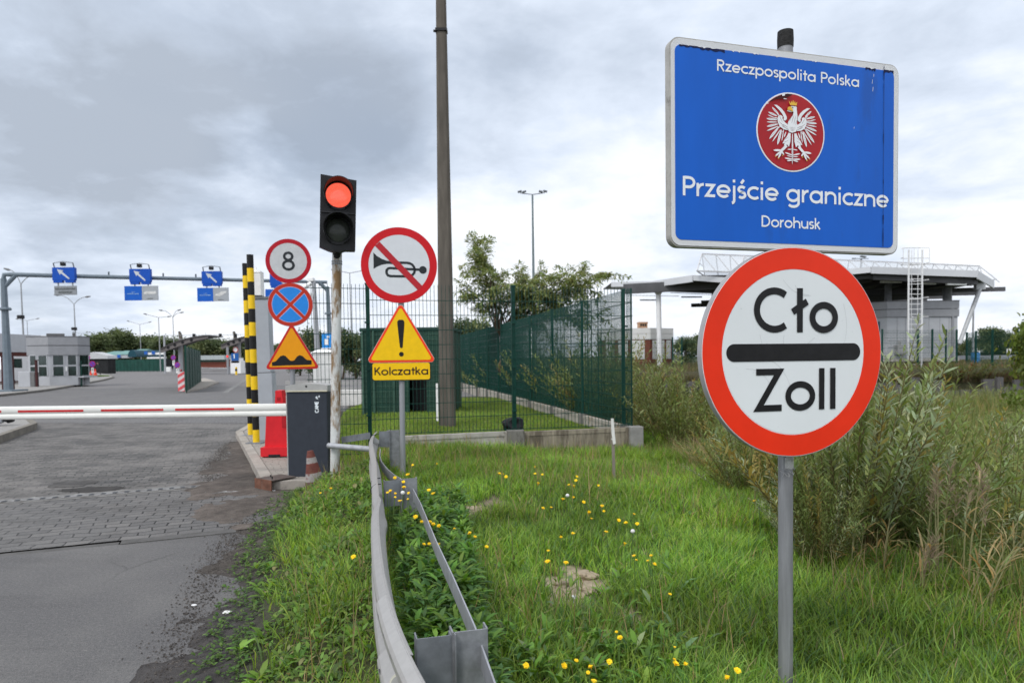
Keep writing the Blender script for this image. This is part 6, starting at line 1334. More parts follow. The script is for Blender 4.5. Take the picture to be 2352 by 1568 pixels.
obj('roof', mb, roof_green, t); mb = MB(); mb.box((X(263), -.3, Z(819)), ((310 - 219) * k, .6, 7 * k)); obj('fascia', mb, clad_l, t); mb = MB(); mb.box((X(285), 4, Z(836)), ((400 - 225) * k, 6, 20 * k)); obj('hall', mb, dark_in, t)
mb = MB(); n = 12; mb.prism([(X(311) + 10 * k * math.cos(PI * i / n), Z(820) + 16 * k * math.sin(PI * i / n)) for i in range(n + 1)], -1, 9); obj('barrel_roof', mb, M('teal_roof', (.012, .06, .085), .5), t)
for xd in (238, 262, 283, 304): mb = MB(); mb.box((X(xd), -.5, Z(840)), (.3, .3, 26 * k)); obj('column', mb, clad, t)
for i, xd in enumerate((243, 279, 341, 358)): mb = MB(); mb.box((X(xd), -.75, Z(818 if i < 2 else 811)), (.62, .05, .6)); obj('lane_board', mb, M('board_blue', (.02, .11, .42), .5), t)
mb = MB(); mb.box((X(363), -.4, Z(813)), (38 * k, .5, 5 * k)); mb.box((X(362), -.2, Z(822.5)), (42 * k, .4, 4 * k)); obj('white_sign_band', mb, white_plain, t)
def curved(label, pts, D, th, depth):
    b = at(pts[0][0], 850, D); t = thing('curved_canopy', label, 'canopy', (b.x, D, 0), 0, 'curved canopies'); P = [at(x, y, D) - Vector((b.x, D, 0)) for x, y in pts]
    top = [(p.x, p.z) for p in P]; bot = [(p.x, p.z - th * (.45 + .55 * math.sin(PI * min(1, .15 + .8 * i / (len(P) - 1))))) for i, p in enumerate(P)]
    mb = MB(); mb.prism(top + bot[::-1], -depth / 2, -depth / 2 + .25); obj('beam', mb, M('canopy_steel', (.15, .135, .13), .6), t); mb = MB(); mb.prism([(x, z + .12) for x, z in top] + [(x, z) for x, z in top[::-1]], -depth / 2 - .15, depth / 2); obj('roof', mb, M('canopy_roof_dark', (.085, .08, .08), .7), t)
    mb = MB()
    for i in range(1, len(P) - 2): x = (P[i].x + P[i + 1].x) / 2; z = (P[i].z + P[i + 1].z) / 2 - th * .45; mb.prism(circ(.2, 12, (x, z)), -depth / 2 - .02, -depth / 2); 
    obj('beam_hole', mb, dark_in, t); mb = MB(); q = P[2]; mb.tube([(q.x, 0, 0), (q.x, 0, q.z)], .28, 10); obj('column', mb, clad_l, t)
curved('dark curved canopy above the screen fence', [(391, 803), (402, 797), (414, 791.5), (431, 785), (449, 779.5), (470, 775), (495, 772.5)], 92, .62, 5)
curved('second curved canopy partly behind the striped poles', [(526, 795), (537, 789), (548, 784), (560, 780), (575, 776), (592, 773)], 92, .62, 5)
# light cable span over the far lanes
a, b = at(377, 770, 100), at(580, 768, 100); t = thing('signal_gantry', 'thin far gantry truss with small black signal boxes', 'gantry', (a.x, 100, 0)); o = Vector((a.x, 100, 0)); mb = MB()
mb.bar(a - o, b - o, .06, .06); mb.bar(a - o - Vector((0, 0, .6)), b - o - Vector((0, 0, .6)), .05, .05)
for i in range(15): p = (a - o).lerp(b - o, i / 14); q = (a - o).lerp(b - o, min(1, (i + .5) / 14)); mb.bar(p, q - Vector((0, 0, .6)), .03, .03)
obj('truss', mb, galv, t); mb = MB(); mb.box((0, 0, a.z / 2), (.2, .2, a.z)); mb.box((b.x - a.x, 0, b.z / 2), (.2, .2, b.z)); obj('column', mb, galv, t)
for x in (445.5, 506, 541): p = at(x, 770.5, 99.7) - o; mb = MB(); mb.box(p, (.34, .3, .55)); obj('signal_box', mb, blk_plastic, t)
for xd, lb in ((413, 'short dark concrete stub pole behind the first curved canopy'), (538, 'short dark concrete stub pole behind the second curved canopy')): p = at(xd, 761, 108); t = thing('stub_pole', lb, 'pole', (p.x, 108, 0)); mb = MB(); mb.tube([(.3, 0, 0), (.1, 0, p.z - .6), (-.1, 0, p.z)], [.32, .28, .18], 10); obj('shaft', mb, pole_conc, t, smooth=True)
t = simple('warehouse', 'long low brick warehouse with a pale green roof edge in the far yard', 'building', 487, 846, 120, 0); k = 120 / FPX; Z = lambda y: at(487, y, 120).z
mb = MB(); mb.box((0, 3, Z(836)), (64 * k, 6, 18 * k)); obj('wall', mb, M('brick_red', (.20, .065, .045), .85, 0, .2, 3), t); mb = MB(); mb.box((0, 2.8, Z(821)), (66 * k, 7, 10 * k)); obj('roof', mb, M('pale_roof', (.38, .42, .42), .6), t); mb = MB(); mb.box((0, -.04, Z(829)), (64 * k, .06, 3.5 * k)); obj('shadow_band', mb, M('eave_shade_green', (.06, .12, .10), .7), t)  # the dark band paints in the shade under the roof edge
t = simple('lift_barrier', 'far lowered white and red lift barrier before the brick warehouse', 'barrier', 528, 852, 95, 0); z = at(490, 846, 95).z
mb = MB(); mb.tube([(0, 0, z), (-(528 - 458) * 95 / FPX, 0, z + .1)], .07, 8); obj('arm', mb, white_plain, t); mb = MB(); mb.rbox((.1, 0, z / 2 + .1), (.35, .4, z + .25), .03); obj('cabinet', mb, clad_l, t)
t = simple('toll_booth', 'far white toll booth with a blue lane board numbered 1', 'booth', 541, 858, 88, 0); k = 88 / FPX; Z = lambda y: at(541, y, 88).z
mb = MB(); mb.rbox((0, .8, Z(843)), (24 * k, 1.5, 30 * k), .05); mb.rbox((-.05, .75, Z(828)), (20 * k, 1.4, 12 * k), .05); obj('body', mb, white_plain, t); mb = MB(); mb.box((0, -.05, Z(819.5)), (17 * k, .08, 17 * k)); lb_ = obj('lane_board', mb, M('board_blue2', (.015, .10, .34), .5), t); mb = MB(); text(mb, '1', -.2, Z(823), .55, -.1, stroke=.22); obj('lane_number', mb, white_plain, lb_); mb = MB(); mb.tube([(-.95, 0, 0), (-.95, 0, Z(797))], .16, 10); obj('column', mb, clad, t); mb = MB(); mb.prism(circ(.14, 16, (-.93, Z(818))), -.2, -.16); obj('stop_light', mb, emit('small_red_light', (.9, .03, .02), 1.0), t)
t = simple('striped_bollard', 'small black and yellow bollard before the far toll booth', 'bollard', 543, 866, 84, 0, None); mb = MB(); mb.tube([(0, 0, 0), (0, 0, .45)], .13, 10); mb.tube([(0, 0, .75), (0, 0, .95)], .13, 10); obj('yellow_band', mb, hazard_y, t); mb = MB(); mb.tube([(0, 0, .45), (0, 0, .75)], .131, 10); obj('black_band', mb, hazard_k, t)
t = simple('utility_box', 'small white box at the end of the low screen fence', 'box', 387, 857, 118, 0); mb = MB(); mb.rbox((0, 0, .42), (.85, .5, .84), .04); obj('body', mb, white_plain, t)
# something pale lying on the left island: the far arm rest
b = atz(-8, 976, .16); t = thing('barrier_arm_rest', 'pale grey barrier arm rest with a black tip on the left kerb island', 'arm rest', tuple(b), R(10)); mb = MB(); mb.tube([(-1.2, 0, .16), (.0, 0, .17), (.16, 0, .15)], [.17, .16, .10], 14); obj('body', mb, M('rest_grey', (.45, .47, .5), .5), t, smooth=True); mb = MB(); mb.tube([(.15, 0, .15), (.24, 0, .15), (.26, 0, .15), (.38, 0, .15)], [.06, .09, .11, .08], 10); obj('tip', mb, blk_plastic, t, smooth=True)
# ------------------------------------------------------------------ right: canopy, booth, ladder, brick building
t = thing('inspection_canopy', 'wide white steel inspection canopy with a glazed ridge on the right', 'canopy', (24, 46, .75)); o = Vector((24, 46, .75))
G = lambda x, y, D: at(x, y, D) - o
def thick(mb, pts, th):                       # roof sheet from its front edge points (nearest) back to the rear points
    n = len(pts); dn = Vector((0, 0, -th)); mb.add([p for p in pts] + [p + dn for p in pts], [tuple(range(n)), tuple(range(2 * n - 1, n - 1, -1))] + [(i, n + i, n + (i + 1) % n, (i + 1) % n) for i in range(n)])
A = G(1406, 648, 50); A2 = G(1500, 646, 46.5); B = G(1592, 632, 43); C0 = G(1700, 640, 43); C1 = G(1850, 628, 43); C2 = G(1999, 612.5, 42); E1_ = G(2243, 622, 43.5); F1 = G(2280, 645, 47)
back = [Vector((F1.x - 1, 12, F1.z - .3)), Vector((E1_.x - 4, 12.5, E1_.z - .2)), Vector((A.x + 6, 12.5, A.z + .2)), Vector((A.x, 9, A.z))]
mb = MB(); fr = [A, A2, B, C0, C1, C2, E1_, F1]; up = Vector((0, 0, .02))
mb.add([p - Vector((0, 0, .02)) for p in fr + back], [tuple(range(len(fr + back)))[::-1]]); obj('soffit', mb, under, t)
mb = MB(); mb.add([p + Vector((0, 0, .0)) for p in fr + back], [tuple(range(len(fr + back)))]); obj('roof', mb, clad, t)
mb = MB()
for p, q, h in ((A, A2, .34), (A2, B, .42), (B, C0, .34), (C0, C1, .34), (C1, C2, .36), (C2, E1_, .42), (E1_, F1, .52)):
    for (a_, b_) in ((p, q),):
        u_ = (b_ - a_); u_.z = 0; u_.normalize(); n_ = Vector((u_.y, -u_.x, 0)) * .10; dz = Vector((0, 0, -h)); mb.add([a_ + n_, b_ + n_, b_ + n_ + dz, a_ + n_ + dz, a_, b_, b_ + dz, a_ + dz], [(3, 2, 1, 0), (4, 5, 6, 7), (0, 1, 5, 4), (2, 3, 7, 6), (1, 2, 6, 5), (3, 0, 4, 7)])
obj('fascia', mb, M('fascia_white', (.58, .59, .61), .5, .1, .05, .5), t)
mb = MB(); mb.bar(G(1432, 664, 46), G(1700, 650, 44.5), .3, .65); mb.bar(G(1510, 660, 46.5) , G(1700, 668, 46), .25, .5)
mb.bar(G(2003, 632, 42.6), G(2242, 644, 44), .25, .55); mb.bar(G(1880, 640, 44), G(2002, 628, 42.8), .25, .6)
for x_ in (1760, 1850, 1930, 2000, 2060, 2120, 2180, 2235): p = G(x_, 640, 44.5); mb.bar(p, Vector((p.x + .5, 12, p.z + .2)), .2, .4)
for yy in (48, 51, 54, 57): mb.bar(Vector((-9, yy - 46, 5.1)), Vector((10.6, yy - 46, 5.3)), .15, .3)
obj('beam', mb, M('beam_dark', (.10, .10, .105), .6, .1, .15, 1), t)
cw_ = white_metal
mb = MB(); p = G(1512, 668, 46); q = G(1516, 846, 46); mb.tube([Vector((q.x, 0, q.z - .5)), p], .17, 14); mb.tube([p - Vector((0, 0, .25)), p], [.17, .32], 14); obj('column', mb, cw_, t, smooth=True)
for x_, y0, y1, D, r in ((2040, 652, 700, 47, .22), (2176, 660, 692, 47, .28), (1900, 660, 850, 50, .2), (1700, 668, 846, 50, .2)): mb = MB(); p = G(x_, y0, D); mb.tube([Vector((p.x, p.y, 0)), p], r, 10); obj('column', mb, M('column_grey', (.22, .23, .24), .5), t, smooth=True)
mb = MB(); mb.tube([G(2254, 655, 45), G(2203, 790, 44)], .13, 10); mb.bar(G(2250, 650, 45), G(2250, 665, 45), .6, .3); obj('strut', mb, M('strut_grey', (.42, .43, .44), .5, .1), t, smooth=True)
for x0, x1, y in ((2023, 2070, 647), (2112, 2148, 650.5), (2174, 2218, 652.5)):
    mb = MB(); mb.bar(G(x0, y, 43.6), G(x1, y + .5, 43.8), .16, .12); obj('strip_light', mb, M('strip_light_white', (.75, .76, .74), .4), t)
mb = MB()
for x0, x1, y in ((1470, 1508, 689), (1565, 1612, 682), (1638, 1660, 683)): mb.bar(G(x0, y, 47), G(x1, y, 47), .1, .08)
mb.bar(G(1430, 678, 47), G(1560, 680, 47), .03, .03); mb.bar(G(1540, 672, 47), G(1700, 680, 47), .03, .03)
obj('cable_tray', mb, M('tray_dark', (.12, .12, .12), .6), t)
# ridge skylight: triangular frames with glazing
R0, R1_ = G(1612, 583, 44), G(2250, 611, 49.5); Fl0, Fl1 = G(1586, 629, 43.4), None
mb = MB(); gl = MB(); nfr = 22; dR = (R1_ - R0); fo = Vector((-.95, -1.1, -1.32)); bo = Vector((1.3, 2.6, -1.3))
for i in range(nfr + 1):
    p = R0 + dR * (i / nfr); a = p + Vector((-.75, -1.6, 0)); a.z = p.z - 1.28; q = p + Vector((.75, 2.0, 0)); q.z = p.z - 1.2
    if i in (0, 3, nfr): mb.bar(p, a, .07, .07)
    mb.bar(p + dR * .0, a + dR / nfr * 1.3, .045, .045); mb.bar(p, q, .05, .05); 
a0 = R0 + Vector((-.75, -1.6, -1.28)); a1_ = R1_ + Vector((-.75, -1.6, -1.28)); q0 = R0 + Vector((.75, 2, -1.2)); q1 = R1_ + Vector((.75, 2, -1.2))
mb.bar(R0, R1_, .08, .08); mb.bar(a0, a1_, .08, .08); mb.bar(q0, q1, .08, .08); mb.bar(a0, q0, .06, .06); mb.bar(a1_, q1, .06, .06); mb.bar(R0.lerp(a0, .55), R0.lerp(q0, .55), .05, .05)
e1 = G(2288, 641, 47); mb.bar(R1_, e1, .06, .06); mb.bar(a1_, e1, .06, .06)
sk = obj('skylight_frame', mb, M('skylight_frame', (.50, .50, .51), .5, .1), t)
gm = bpy.data.materials.new('skylight_glass'); gm.use_nodes = True; tt = gm.node_tree; bb = tt.nodes['Principled BSDF']; bb.inputs['Base Color'].default_value = (.7, .73, .75, 1); bb.inputs['Roughness'].default_value = .15; tr_ = tt.nodes.new('ShaderNodeBsdfTransparent'); ms_ = tt.nodes.new('ShaderNodeMixShader'); ms_.inputs[0].default_value = .35; tt.links.new(tr_.outputs[0], ms_.inputs[1]); tt.links.new(bb.outputs[0], ms_.inputs[2]); tt.links.new(ms_.outputs[0], tt.nodes['Material Output'].inputs[0])
gl.add([R0, R1_, a1_, a0, q1, q0], [(0, 3, 2, 1), (0, 1, 4, 5)]); obj('skylight_glass', gl, gm, sk)
# office booth under the canopy
DK = 44.5; k = DK / FPX; bx0, bx1 = at(2037, 820, DK), at(2204, 820, DK); bz = at(2100, 822, DK).z
t = thing('office_booth', 'pale grey clad office booth on legs under the inspection canopy', 'booth', ((bx0.x + bx1.x) / 2, DK + 1.9, bz)); W_ = bx1.x - bx0.x; hz_ = lambda y: (822 - y) * k
pl_ = [(-W_ / 2 - 1.9, .2), (-W_ / 2, -1.9), (W_ / 2 - .15, -1.9), (W_ / 2, -1.6), (W_ / 2, 2.4), (-W_ / 2 - 1.9, 2.4)]
mb = MB(); mb.slab(pl_, 0, hz_(728)); obj('wall', mb, clad_l, t)
bg_ = [(x * 1.02, y * 1.05) for x, y in pl_]; mb = MB(); mb.slab(bg_, hz_(727.5), hz_(711)); mb.slab(bg_, hz_(709.5), hz_(693)); obj('fascia', mb, clad, t); mb = MB(); mb.slab(pl_, hz_(711), hz_(709)); mb.slab([(x * 1.025, y * 1.06) for x, y in pl_], hz_(693), hz_(691)); obj('fascia_joint', mb, M('roof_trim_dark', (.15, .15, .16), .6), t)
mb = MB(); 
for xd in (2060, 2079, 2110, 2133, 2158, 2179): mb.box(((xd - 2120.5) * k, -1.902, hz_(772)), (.03, .01, hz_(730) - hz_(818)))
for y in (782, 797): mb.box((0, -1.903, hz_(y)), (W_ * .97, .008, .05))
obj('panel_seam', mb, M('seam_grey', (.26, .27, .28), .6), t)
mb = MB(); a = Vector((-W_ / 2 - 1.9, .2)); b = Vector((-W_ / 2, -1.9)); face_boxes(mb, tuple(a), tuple(b), .45, .85, hz_(765), hz_(737), .03, .004); obj('window', mb, M('booth_window', (.03, .08, .11), .1), t)
mb = MB(); mb.slab([(x * 1.03, y * 1.05) for x, y in pl_], -.22, 0); obj('floor_slab', mb, conc, t)
mb = MB(); mb.box((W_ / 2 - .5, -1.95, hz_(765)), (.12, .10, hz_(710) - hz_(820))); obj('drainpipe', mb, clad, t)
mb = MB(); mb.box((-W_ / 2 + .75, -2.1, .55), (.55, .4, .6)); mb.tube([(-W_ / 2 + .72, -2.1, .85), (-W_ / 2 + .72, -2.1, 1.15)], .09, 8); obj('wall_unit', mb, M('unit_grey', (.30, .30, .30), .6), t)
mb = MB()
for x in (-W_ / 2 - .4, -W_ / 2 + 1.0, .5, W_ / 2 - .5): mb.box((x, -1.5, -.75), (.35, .35, 1.05))
obj('leg', mb, conc, t); mb = MB(); mb.box((-.8, .5, -.75), (W_ + 1.5, 2.6, 1.0)); obj('undercroft', mb, dark_in, t)
# caged ladder
DL = 41.0; k = DL / FPX; b = at(2101, 846, DL); zt = at(2101, 568, DL).z - b.z; t = thing('caged_ladder', 'white steel caged ladder reaching above the canopy edge', 'ladder', tuple(b)); w_ = 31 * k / 2
mb = MB()
for s in (-1, 1): mb.bar((s * w_, 0, 0), (s * w_, 0, zt * .98), .085, .06, up=(0, 1, 0))
obj('stile', mb, white_metal, t); mb = MB(); z = .25
while z < zt * .8: mb.bar((-w_, 0, z), (w_, 0, z), .035, .035); z += .30
obj('rung', mb, white_metal, t); mb = MB()
for z in (2.0, 3.1, 4.25, 5.3, 6.3): 
    pts = [(-w_ + 2 * w_ * 0, 0, z)] and [(w_ * math.cos(a) * 1.15 + .3, .9 - .9 * math.cos(a * 0) * 0 - .95 + .95 * math.sin(a) * 1.0 + .0, z) for a in [PI * i / 8 for i in range(9)]]; mb.tube(pts, .028, 5)
for a in (.3, .5, .7): 
    x, y = w_ * math.cos(PI * a) * 1.15 + .3, -.05 + .95 * math.sin(PI * a); mb.bar((x, y, 2.0), (x, y, zt), .03, .03)
for z in (zt, zt - .62, zt - 1.0):
    mb.tube([(-w_ - .45, -.2, z - .12 if z == zt else z), (-w_ - .35, .2, z), (w_ + .2, .5, z + .05), (w_ + .55, .2, z)], .028, 5)
for x, y in ((-w_ - .45, -.2), (w_ + .55, .2), (.15, .4)): mb.bar((x, y, zt - 1.0), (x, y, zt - .05), .03, .03)
obj('safety_cage', mb, white_metal, t)
# fence before the booth
def far_fence(label, pxs, yb, yt, D0, D1, group=None):
    P_ = [at(x, yb, D0 + (D1 - D0) * i / (len(pxs) - 1)) for i, x in enumerate(pxs)]; Hh = (yb - yt) / FPX * D0; t = thing('mesh_fence', label, 'fence', (P_[0].x, P_[0].y, P_[0].z)); o = P_[0].copy()
    for p, q in zip(P_, P_[1:]): mb = MB(); wire_panel(mb, (p.x - o.x, p.y - o.y), (q.x - o.x, q.y - o.y), 0.05, Hh - .05, sp=.10, hs=.30, rv=.0045, rh=.006); obj('panel', mb, fence_green, t)
    for p in P_: mb = MB(); mb.box((p.x - o.x, p.y - o.y, Hh / 2), (.09, .07, Hh + .06)); obj('post', mb, fence_green, t)
far_fence('green mesh fence standing before the office booth', (2026, 2108, 2141, 2172, 2197), 838, 757, 40, 42)
far_fence('green mesh fence before the right hand trees', (2220, 2241, 2279, 2336, 2400), 835, 764, 42, 33)
far_fence('dark mesh fence before the white panelled building', (1380, 1432, 1450, 1545, 1566, 1640), 846, 778, 44, 42)
# brick building with white panels
DBR = 60.0; k = DBR / FPX; b0, b1_ = at(1392, 846, DBR), at(1553, 846, DBR); zb = at(1500, 846, DBR).z; t = thing('brick_building', 'low brick building with white panels, flat white parapet and a chimney', 'building', ((b0.x + b1_.x) / 2, DBR + 3, zb)); W_ = b1_.x - b0.x; hz_ = lambda y: (846 - y) * k
brk = pave_mat('brickwork', (.20, .062, .042), (.23, .075, .05), (.20, .13, .10), .25, .075, 0, (.18, .058, .04), (.14, .05, .035), .3)
p_ = [(-W_ / 2, -2.2), (W_ * .13, -3.0), (W_ / 2, -1.6), (W_ / 2, 3), (-W_ / 2, 3)]
mb = MB(); mb.slab(p_, -.5, hz_(779)); obj('wall', mb, M('brick_wall', (.24, .078, .052), .85, 0, .18, 12), t)
mb = MB(); mb.slab([(x * 1.03, y * 1.03) for x, y in p_], hz_(779), hz_(766)); mb.slab([(x * 1.03, y * 1.03) for x, y in p_], hz_(765.4), hz_(753)); obj('parapet', mb, white_plain, t)
fcs = [(p_[0], p_[1]), (p_[1], p_[2])]
for (f, lst) in zip(fcs, ([(.02, .22), (.30, .52), (.60, .88)], [(.10, .34), (.44, .62), (.72, .90)])):
    for a, b in lst: mb = MB(); face_boxes(mb, *f, a, b, hz_(824), hz_(781), .06, .01); obj('white_panel', mb, white_plain, t)
mb = MB(); xc = (1486 - 1472.5) * k; mb.box((xc, -1, hz_(746)), (20 * k, .9, 14 * k)); mb.box((xc, -1, hz_(739)), (22 * k, 1.0, .15)); ch_ = obj('chimney', mb, M('chimney_brick', (.40, .24, .15), .85, 0, .15, 5), t)
mb = MB()
for i in (-1, 0, 1): mb.box((xc + i * .2, -1.46, hz_(744.5)), (.13, .03, .2))
obj('flue_opening', mb, dark_in, ch_)
# low things right of the booth
t = thing('guardrail', 'distant grey guardrail before the right hand trees', 'guardrail', (at(2290, 826, 52).x, 52, .75)); mb = MB(); z = at(2290, 820, 52).z - .75; mb.bar((-3.6, 0, z), (3.2, -1, z), .08, .3); mb.bar((-3.6, -.5, z - .42), (3.2, -1.5, z - .42), .08, .12); obj('rail_beam', mb, galv, t)
for s in range(7): mb = MB(); mb.box((-3.4 + s, .1 - s * .15, z / 2 - .1), (.12, .12, z + .1)); obj('post', mb, galv_d, t)
t = thing('white_board', 'small white board above the distant guardrail', 'board', (at(2317, 820, 50).x, 50, .75)); z = at(2317, 806, 50).z - .75; mb = MB(); mb.box((0, 0, z), (.34, .03, .36)); obj('panel', mb, white_plain, t); mb = MB(); mb.box((0, .03, z / 2), (.05, .04, z)); obj('post', mb, galv_d, t)
t = thing('blue_barrel', 'blue barrel beside the slanted canopy strut', 'barrel', (at(2240, 830, 43).x, 43, at(2240, 833, 43).z)); mb = MB(); mb.lathe([(.2, 0), (.25, .05), (.25, .3), (.27, .32), (.25, .35), (.25, .62), (.2, .66)], 16); obj('body', mb, M('barrel_blue', (.05, .19, .42), .4), t, smooth=True); mb = MB(); mb.lathe([(.19, 0), (.19, .03)], 16, (0, 0, .665)); obj('lid', mb, blk_plastic, t)
t = thing('flag_pole', 'thin pale pole right of the office booth', 'pole', (at(2234, 830, 48).x, 48, .75)); f = at(2236, 709, 48) - Vector(t.location); mb = MB(); mb.tube([(0, 0, 0), f], [.09, .05], 8); obj('pole', mb, white_metal, t); mb = MB(); mb.lathe([(.06, 0), (.08, .05), (.02, .12)], 8, tuple(f)); obj('finial', mb, white_metal, t)
# retaining wall of concrete sheets on the far bank
t = thing('retaining_wall', 'dark weathered retaining wall of uneven concrete sheet piles beyond the ditch', 'wall', (16, 36.2, -1.3)); mb = MB(); rr = random.Random(3); x = -15.5
while x < 34:
    w_ = rr.uniform(.35, .8); xx = x + w_ / 2; y = -.03 * xx + .0; top = 1.15 + rr.uniform(-.4, .45) + (.25 if rr.random() < .3 else 0); mb.box((xx, y + rr.uniform(-.08, .08), top / 2), (w_ - .03, .16, top), rr.uniform(-.05, .05)); x += w_
obj('sheet_pile', mb, M('pile_concrete', (.13, .125, .125), .9, 0, .3, 1.5, .3, 20, dirt=(.06, .055, .05), dirt_amt=.5, dirt_scale=1.5, streak=2), t)
mb = MB(); p = at(2075, 862, 38.4); mb.box((p.x - 16, p.y - 36.2, p.z + 1.3 - .2), (5.2, .5, 1.0)); obj('concrete_footing', mb, conc, t)
# ------------------------------------------------------------------ grass
def fence_y(x): return np.interp(x, [PL.x, P1.x, P2.x, P3c.x], [PL.y, P1.y, P2.y, P3c.y])
def side_x(y): return P3c.x + vdir.x * (np.asarray(y) - P3c.y)
def frustum(x, y, mx=.55): return (x > -.80 * y - mx) & (x < .82 * y + mx)
def hsv_jit(base, n, v=.25, warm=.15):
    c = np.repeat(np.array([base]), n, 0); k = 1 + (rng.random((n, 1)) - .5) * 2 * v; c = c * k
    w_ = (rng.random(n) - .4) * 2 * warm; c[:, 0] *= 1 + w_; c[:, 2] *= 1 - .5 * w_; return np.clip(c, .002, .9)
def blades(x, y, z, h, w_, col, bend=.45, dirn=None, name='grass', segs=3, mats=None):
    n = len(x); a = rng.random(n) * 2 * PI if dirn is None else dirn + rng.normal(0, .8, n)
    bd = bend * (.35 + rng.random(n) * 1.1); fa = a + rng.normal(0, .6, n)
    dx, dy = np.cos(a), np.sin(a); wx, wy = -np.sin(fa), np.cos(fa)
    ts = np.linspace(0, 1, segs + 1); V = []
    for i, t_ in enumerate(ts):
        off = h * bd * t_ ** 1.8; zz_ = z + h * (t_ - .32 * bd * t_ ** 2.4); px_, py_ = x + dx * off, y + dy * off
        hw = w_ * .5 * (1 - t_ ** 2.2) * (.75 + .5 * min(t_ * 2, 1) )
        if i < segs: V += [np.stack([px_ - wx * hw, py_ - wy * hw, zz_], 1), np.stack([px_ + wx * hw, py_ + wy * hw, zz_], 1)]
        else: V += [np.stack([px_, py_, zz_], 1)]
    k = 2 * segs + 1; V = np.stack(V, 1).reshape(-1, 3); o = np.arange(n) * k
    Q = np.concatenate([np.stack([o + 2 * i, o + 2 * i + 1, o + 2 * i + 3, o + 2 * i + 2], 1) for i in range(segs - 1)]); T = np.stack([o + 2 * segs - 2, o + 2 * segs - 1, o + 2 * segs], 1)
    C = np.repeat(col, k, 0); return V, Q, T, C
def merge(parts):
    V, Q, T, C = [], [], [], []; o = 0
    for v, q, t_, c in parts:
        V.append(v); C.append(c)
        if q is not None and len(q): Q.append(q + o)
        if t_ is not None and len(t_): T.append(t_ + o)
        o += len(v)
    return np.concatenate(V), (np.concatenate(Q) if Q else None), (np.concatenate(T) if T else None), np.concatenate(C)
def stuff(name, parts, label, cat, mat):
    v, q, t_, c = merge(parts); me = np_mesh(name, v, q, t_, c, [mat]); o = bpy.data.objects.new(name, me); sc.collection.objects.link(o); return tag(o, label, cat, kind='stuff')
GREEN = (.205, .355, .055); GREEN2 = (.265, .41, .08); DRY = (.42, .36, .19); DARK = (.09, .175, .03); BLUEG = (.135, .235, .085)
def pick(n, pal, pr):
    i = rng.choice(len(pal), n, p=np.array(pr) / sum(pr)); c = np.array(pal)[i]; k = 1 + (rng.random((n, 1)) - .5) * .55; w_ = (rng.random(n) - .45) * .35; c = c * k; c[:, 0] *= 1 + w_; return np.clip(c, .003, .9)
parts = []
def verge(n, y0, y1, hmul, wid, segs, seedbias=1.0):
    # sample with density falling off with distance (uniform in y**p)
    y = y0 + (y1 - y0) * rng.random(n); x = -3.4 + rng.random(n) * (3.4 + 5.2)
    m = frustum(x, y) & (x > xgr(y) + rng.random(n) ** 2 * .5 + .12) & (x < lip(y) + .8 * rng.random(n) ** .6)
    m &= (y < np.where(x < P3c.x + .15, fence_y(x) - .07, 12.6))
    m &= rng.random(n) > np.maximum(sandmask(x, y), sandmask(x, y + .12)) * .97
    railx = rx_s(np.clip(y, 1.2, 9)); left = x < railx - .02
    clump = vnoise(x, y, 2.3) * .6 + vnoise(x, y, 6.0) * .5
    m &= rng.random(n) < np.where(left, np.clip((clump - .42) * 1.6, .05, .7), np.clip(.35 + clump * .75, 0, 1))
    m &= ~((x < -2.2) & (rng.random(n) > .3))
    x, y, clump, left = x[m], y[m], clump[m], left[m]; n = len(x); z = zg(x, y) - .01
    s = x - lip(y); edge = sst(-.3, 1.0, s)
    h = (.075 + .125 * rng.random(n) ** 1.5 + .12 * (clump - .5)) * hmul * (1 + edge * .9) * np.where(left, .95, 1); h = np.clip(h, .035, .42)
    band = sst(10.0, 11.0, y); h *= 1 + .35 * band
    c = pick(n, [GREEN, GREEN2, DARK, DRY, BLUEG], [4, 4, 2, .35, 1.6])
    dryk = (edge * (rng.random(n) < .2))[:, None]; c = c * (1 - dryk) + np.array(DRY) * (.7 + .5 * rng.random((n, 1))) * dryk
    tone = (vnoise(x + 9, y, .9)[:, None] - .5); c = c * (1 + tone * .8); yl = sst(.5, .75, vnoise(x + 31, y, 1.5))[:, None] * .25; c = c * (1 - yl) + c * np.array([1.3, 1.05, .95]) * yl; 
    fl = (sst(5.5, 8.0, y) * .35)[:, None]; c = c * (1 - fl) + c * np.array([1.15, 1.18, .85]) * fl
    return blades(x, y, z, h, wid * (.7 + .6 * rng.random(n)), c, .62, None, segs=segs)
parts += [verge(150000, .6, 3.4, 1.0, .0062, 3), verge(150000, 3.2, 6.2, 1.0, .0075, 3), verge(190000, 6.0, 12.7, 1.0, .0095, 2)]
n = 5200; y = 1.5 + 10.5 * rng.random(n); x = -2.4 + 5.6 * rng.random(n); m = frustum(x, y) & (x > xgr(y) + .35) & (x < lip(y) + .5) & (y < fence_y(x) - .1) & (vnoise(x + 13, y, 1.2) > .42); x, y = x[m], y[m]; n = len(x)
parts.append(blades(x, y, zg(x, y) - .01, .18 + .24 * rng.random(n), .0035 * (.8 + .5 * rng.random(n)) * (1 + .08 * y), pick(n, [(.36, .27, .14), (.27, .22, .10), (.20, .24, .08)], [2, 2, 2]), .35, segs=3))
stuff('grass', parts, 'long bright green grass covering the verge around the guardrail and the sign post', 'grass', grassm)
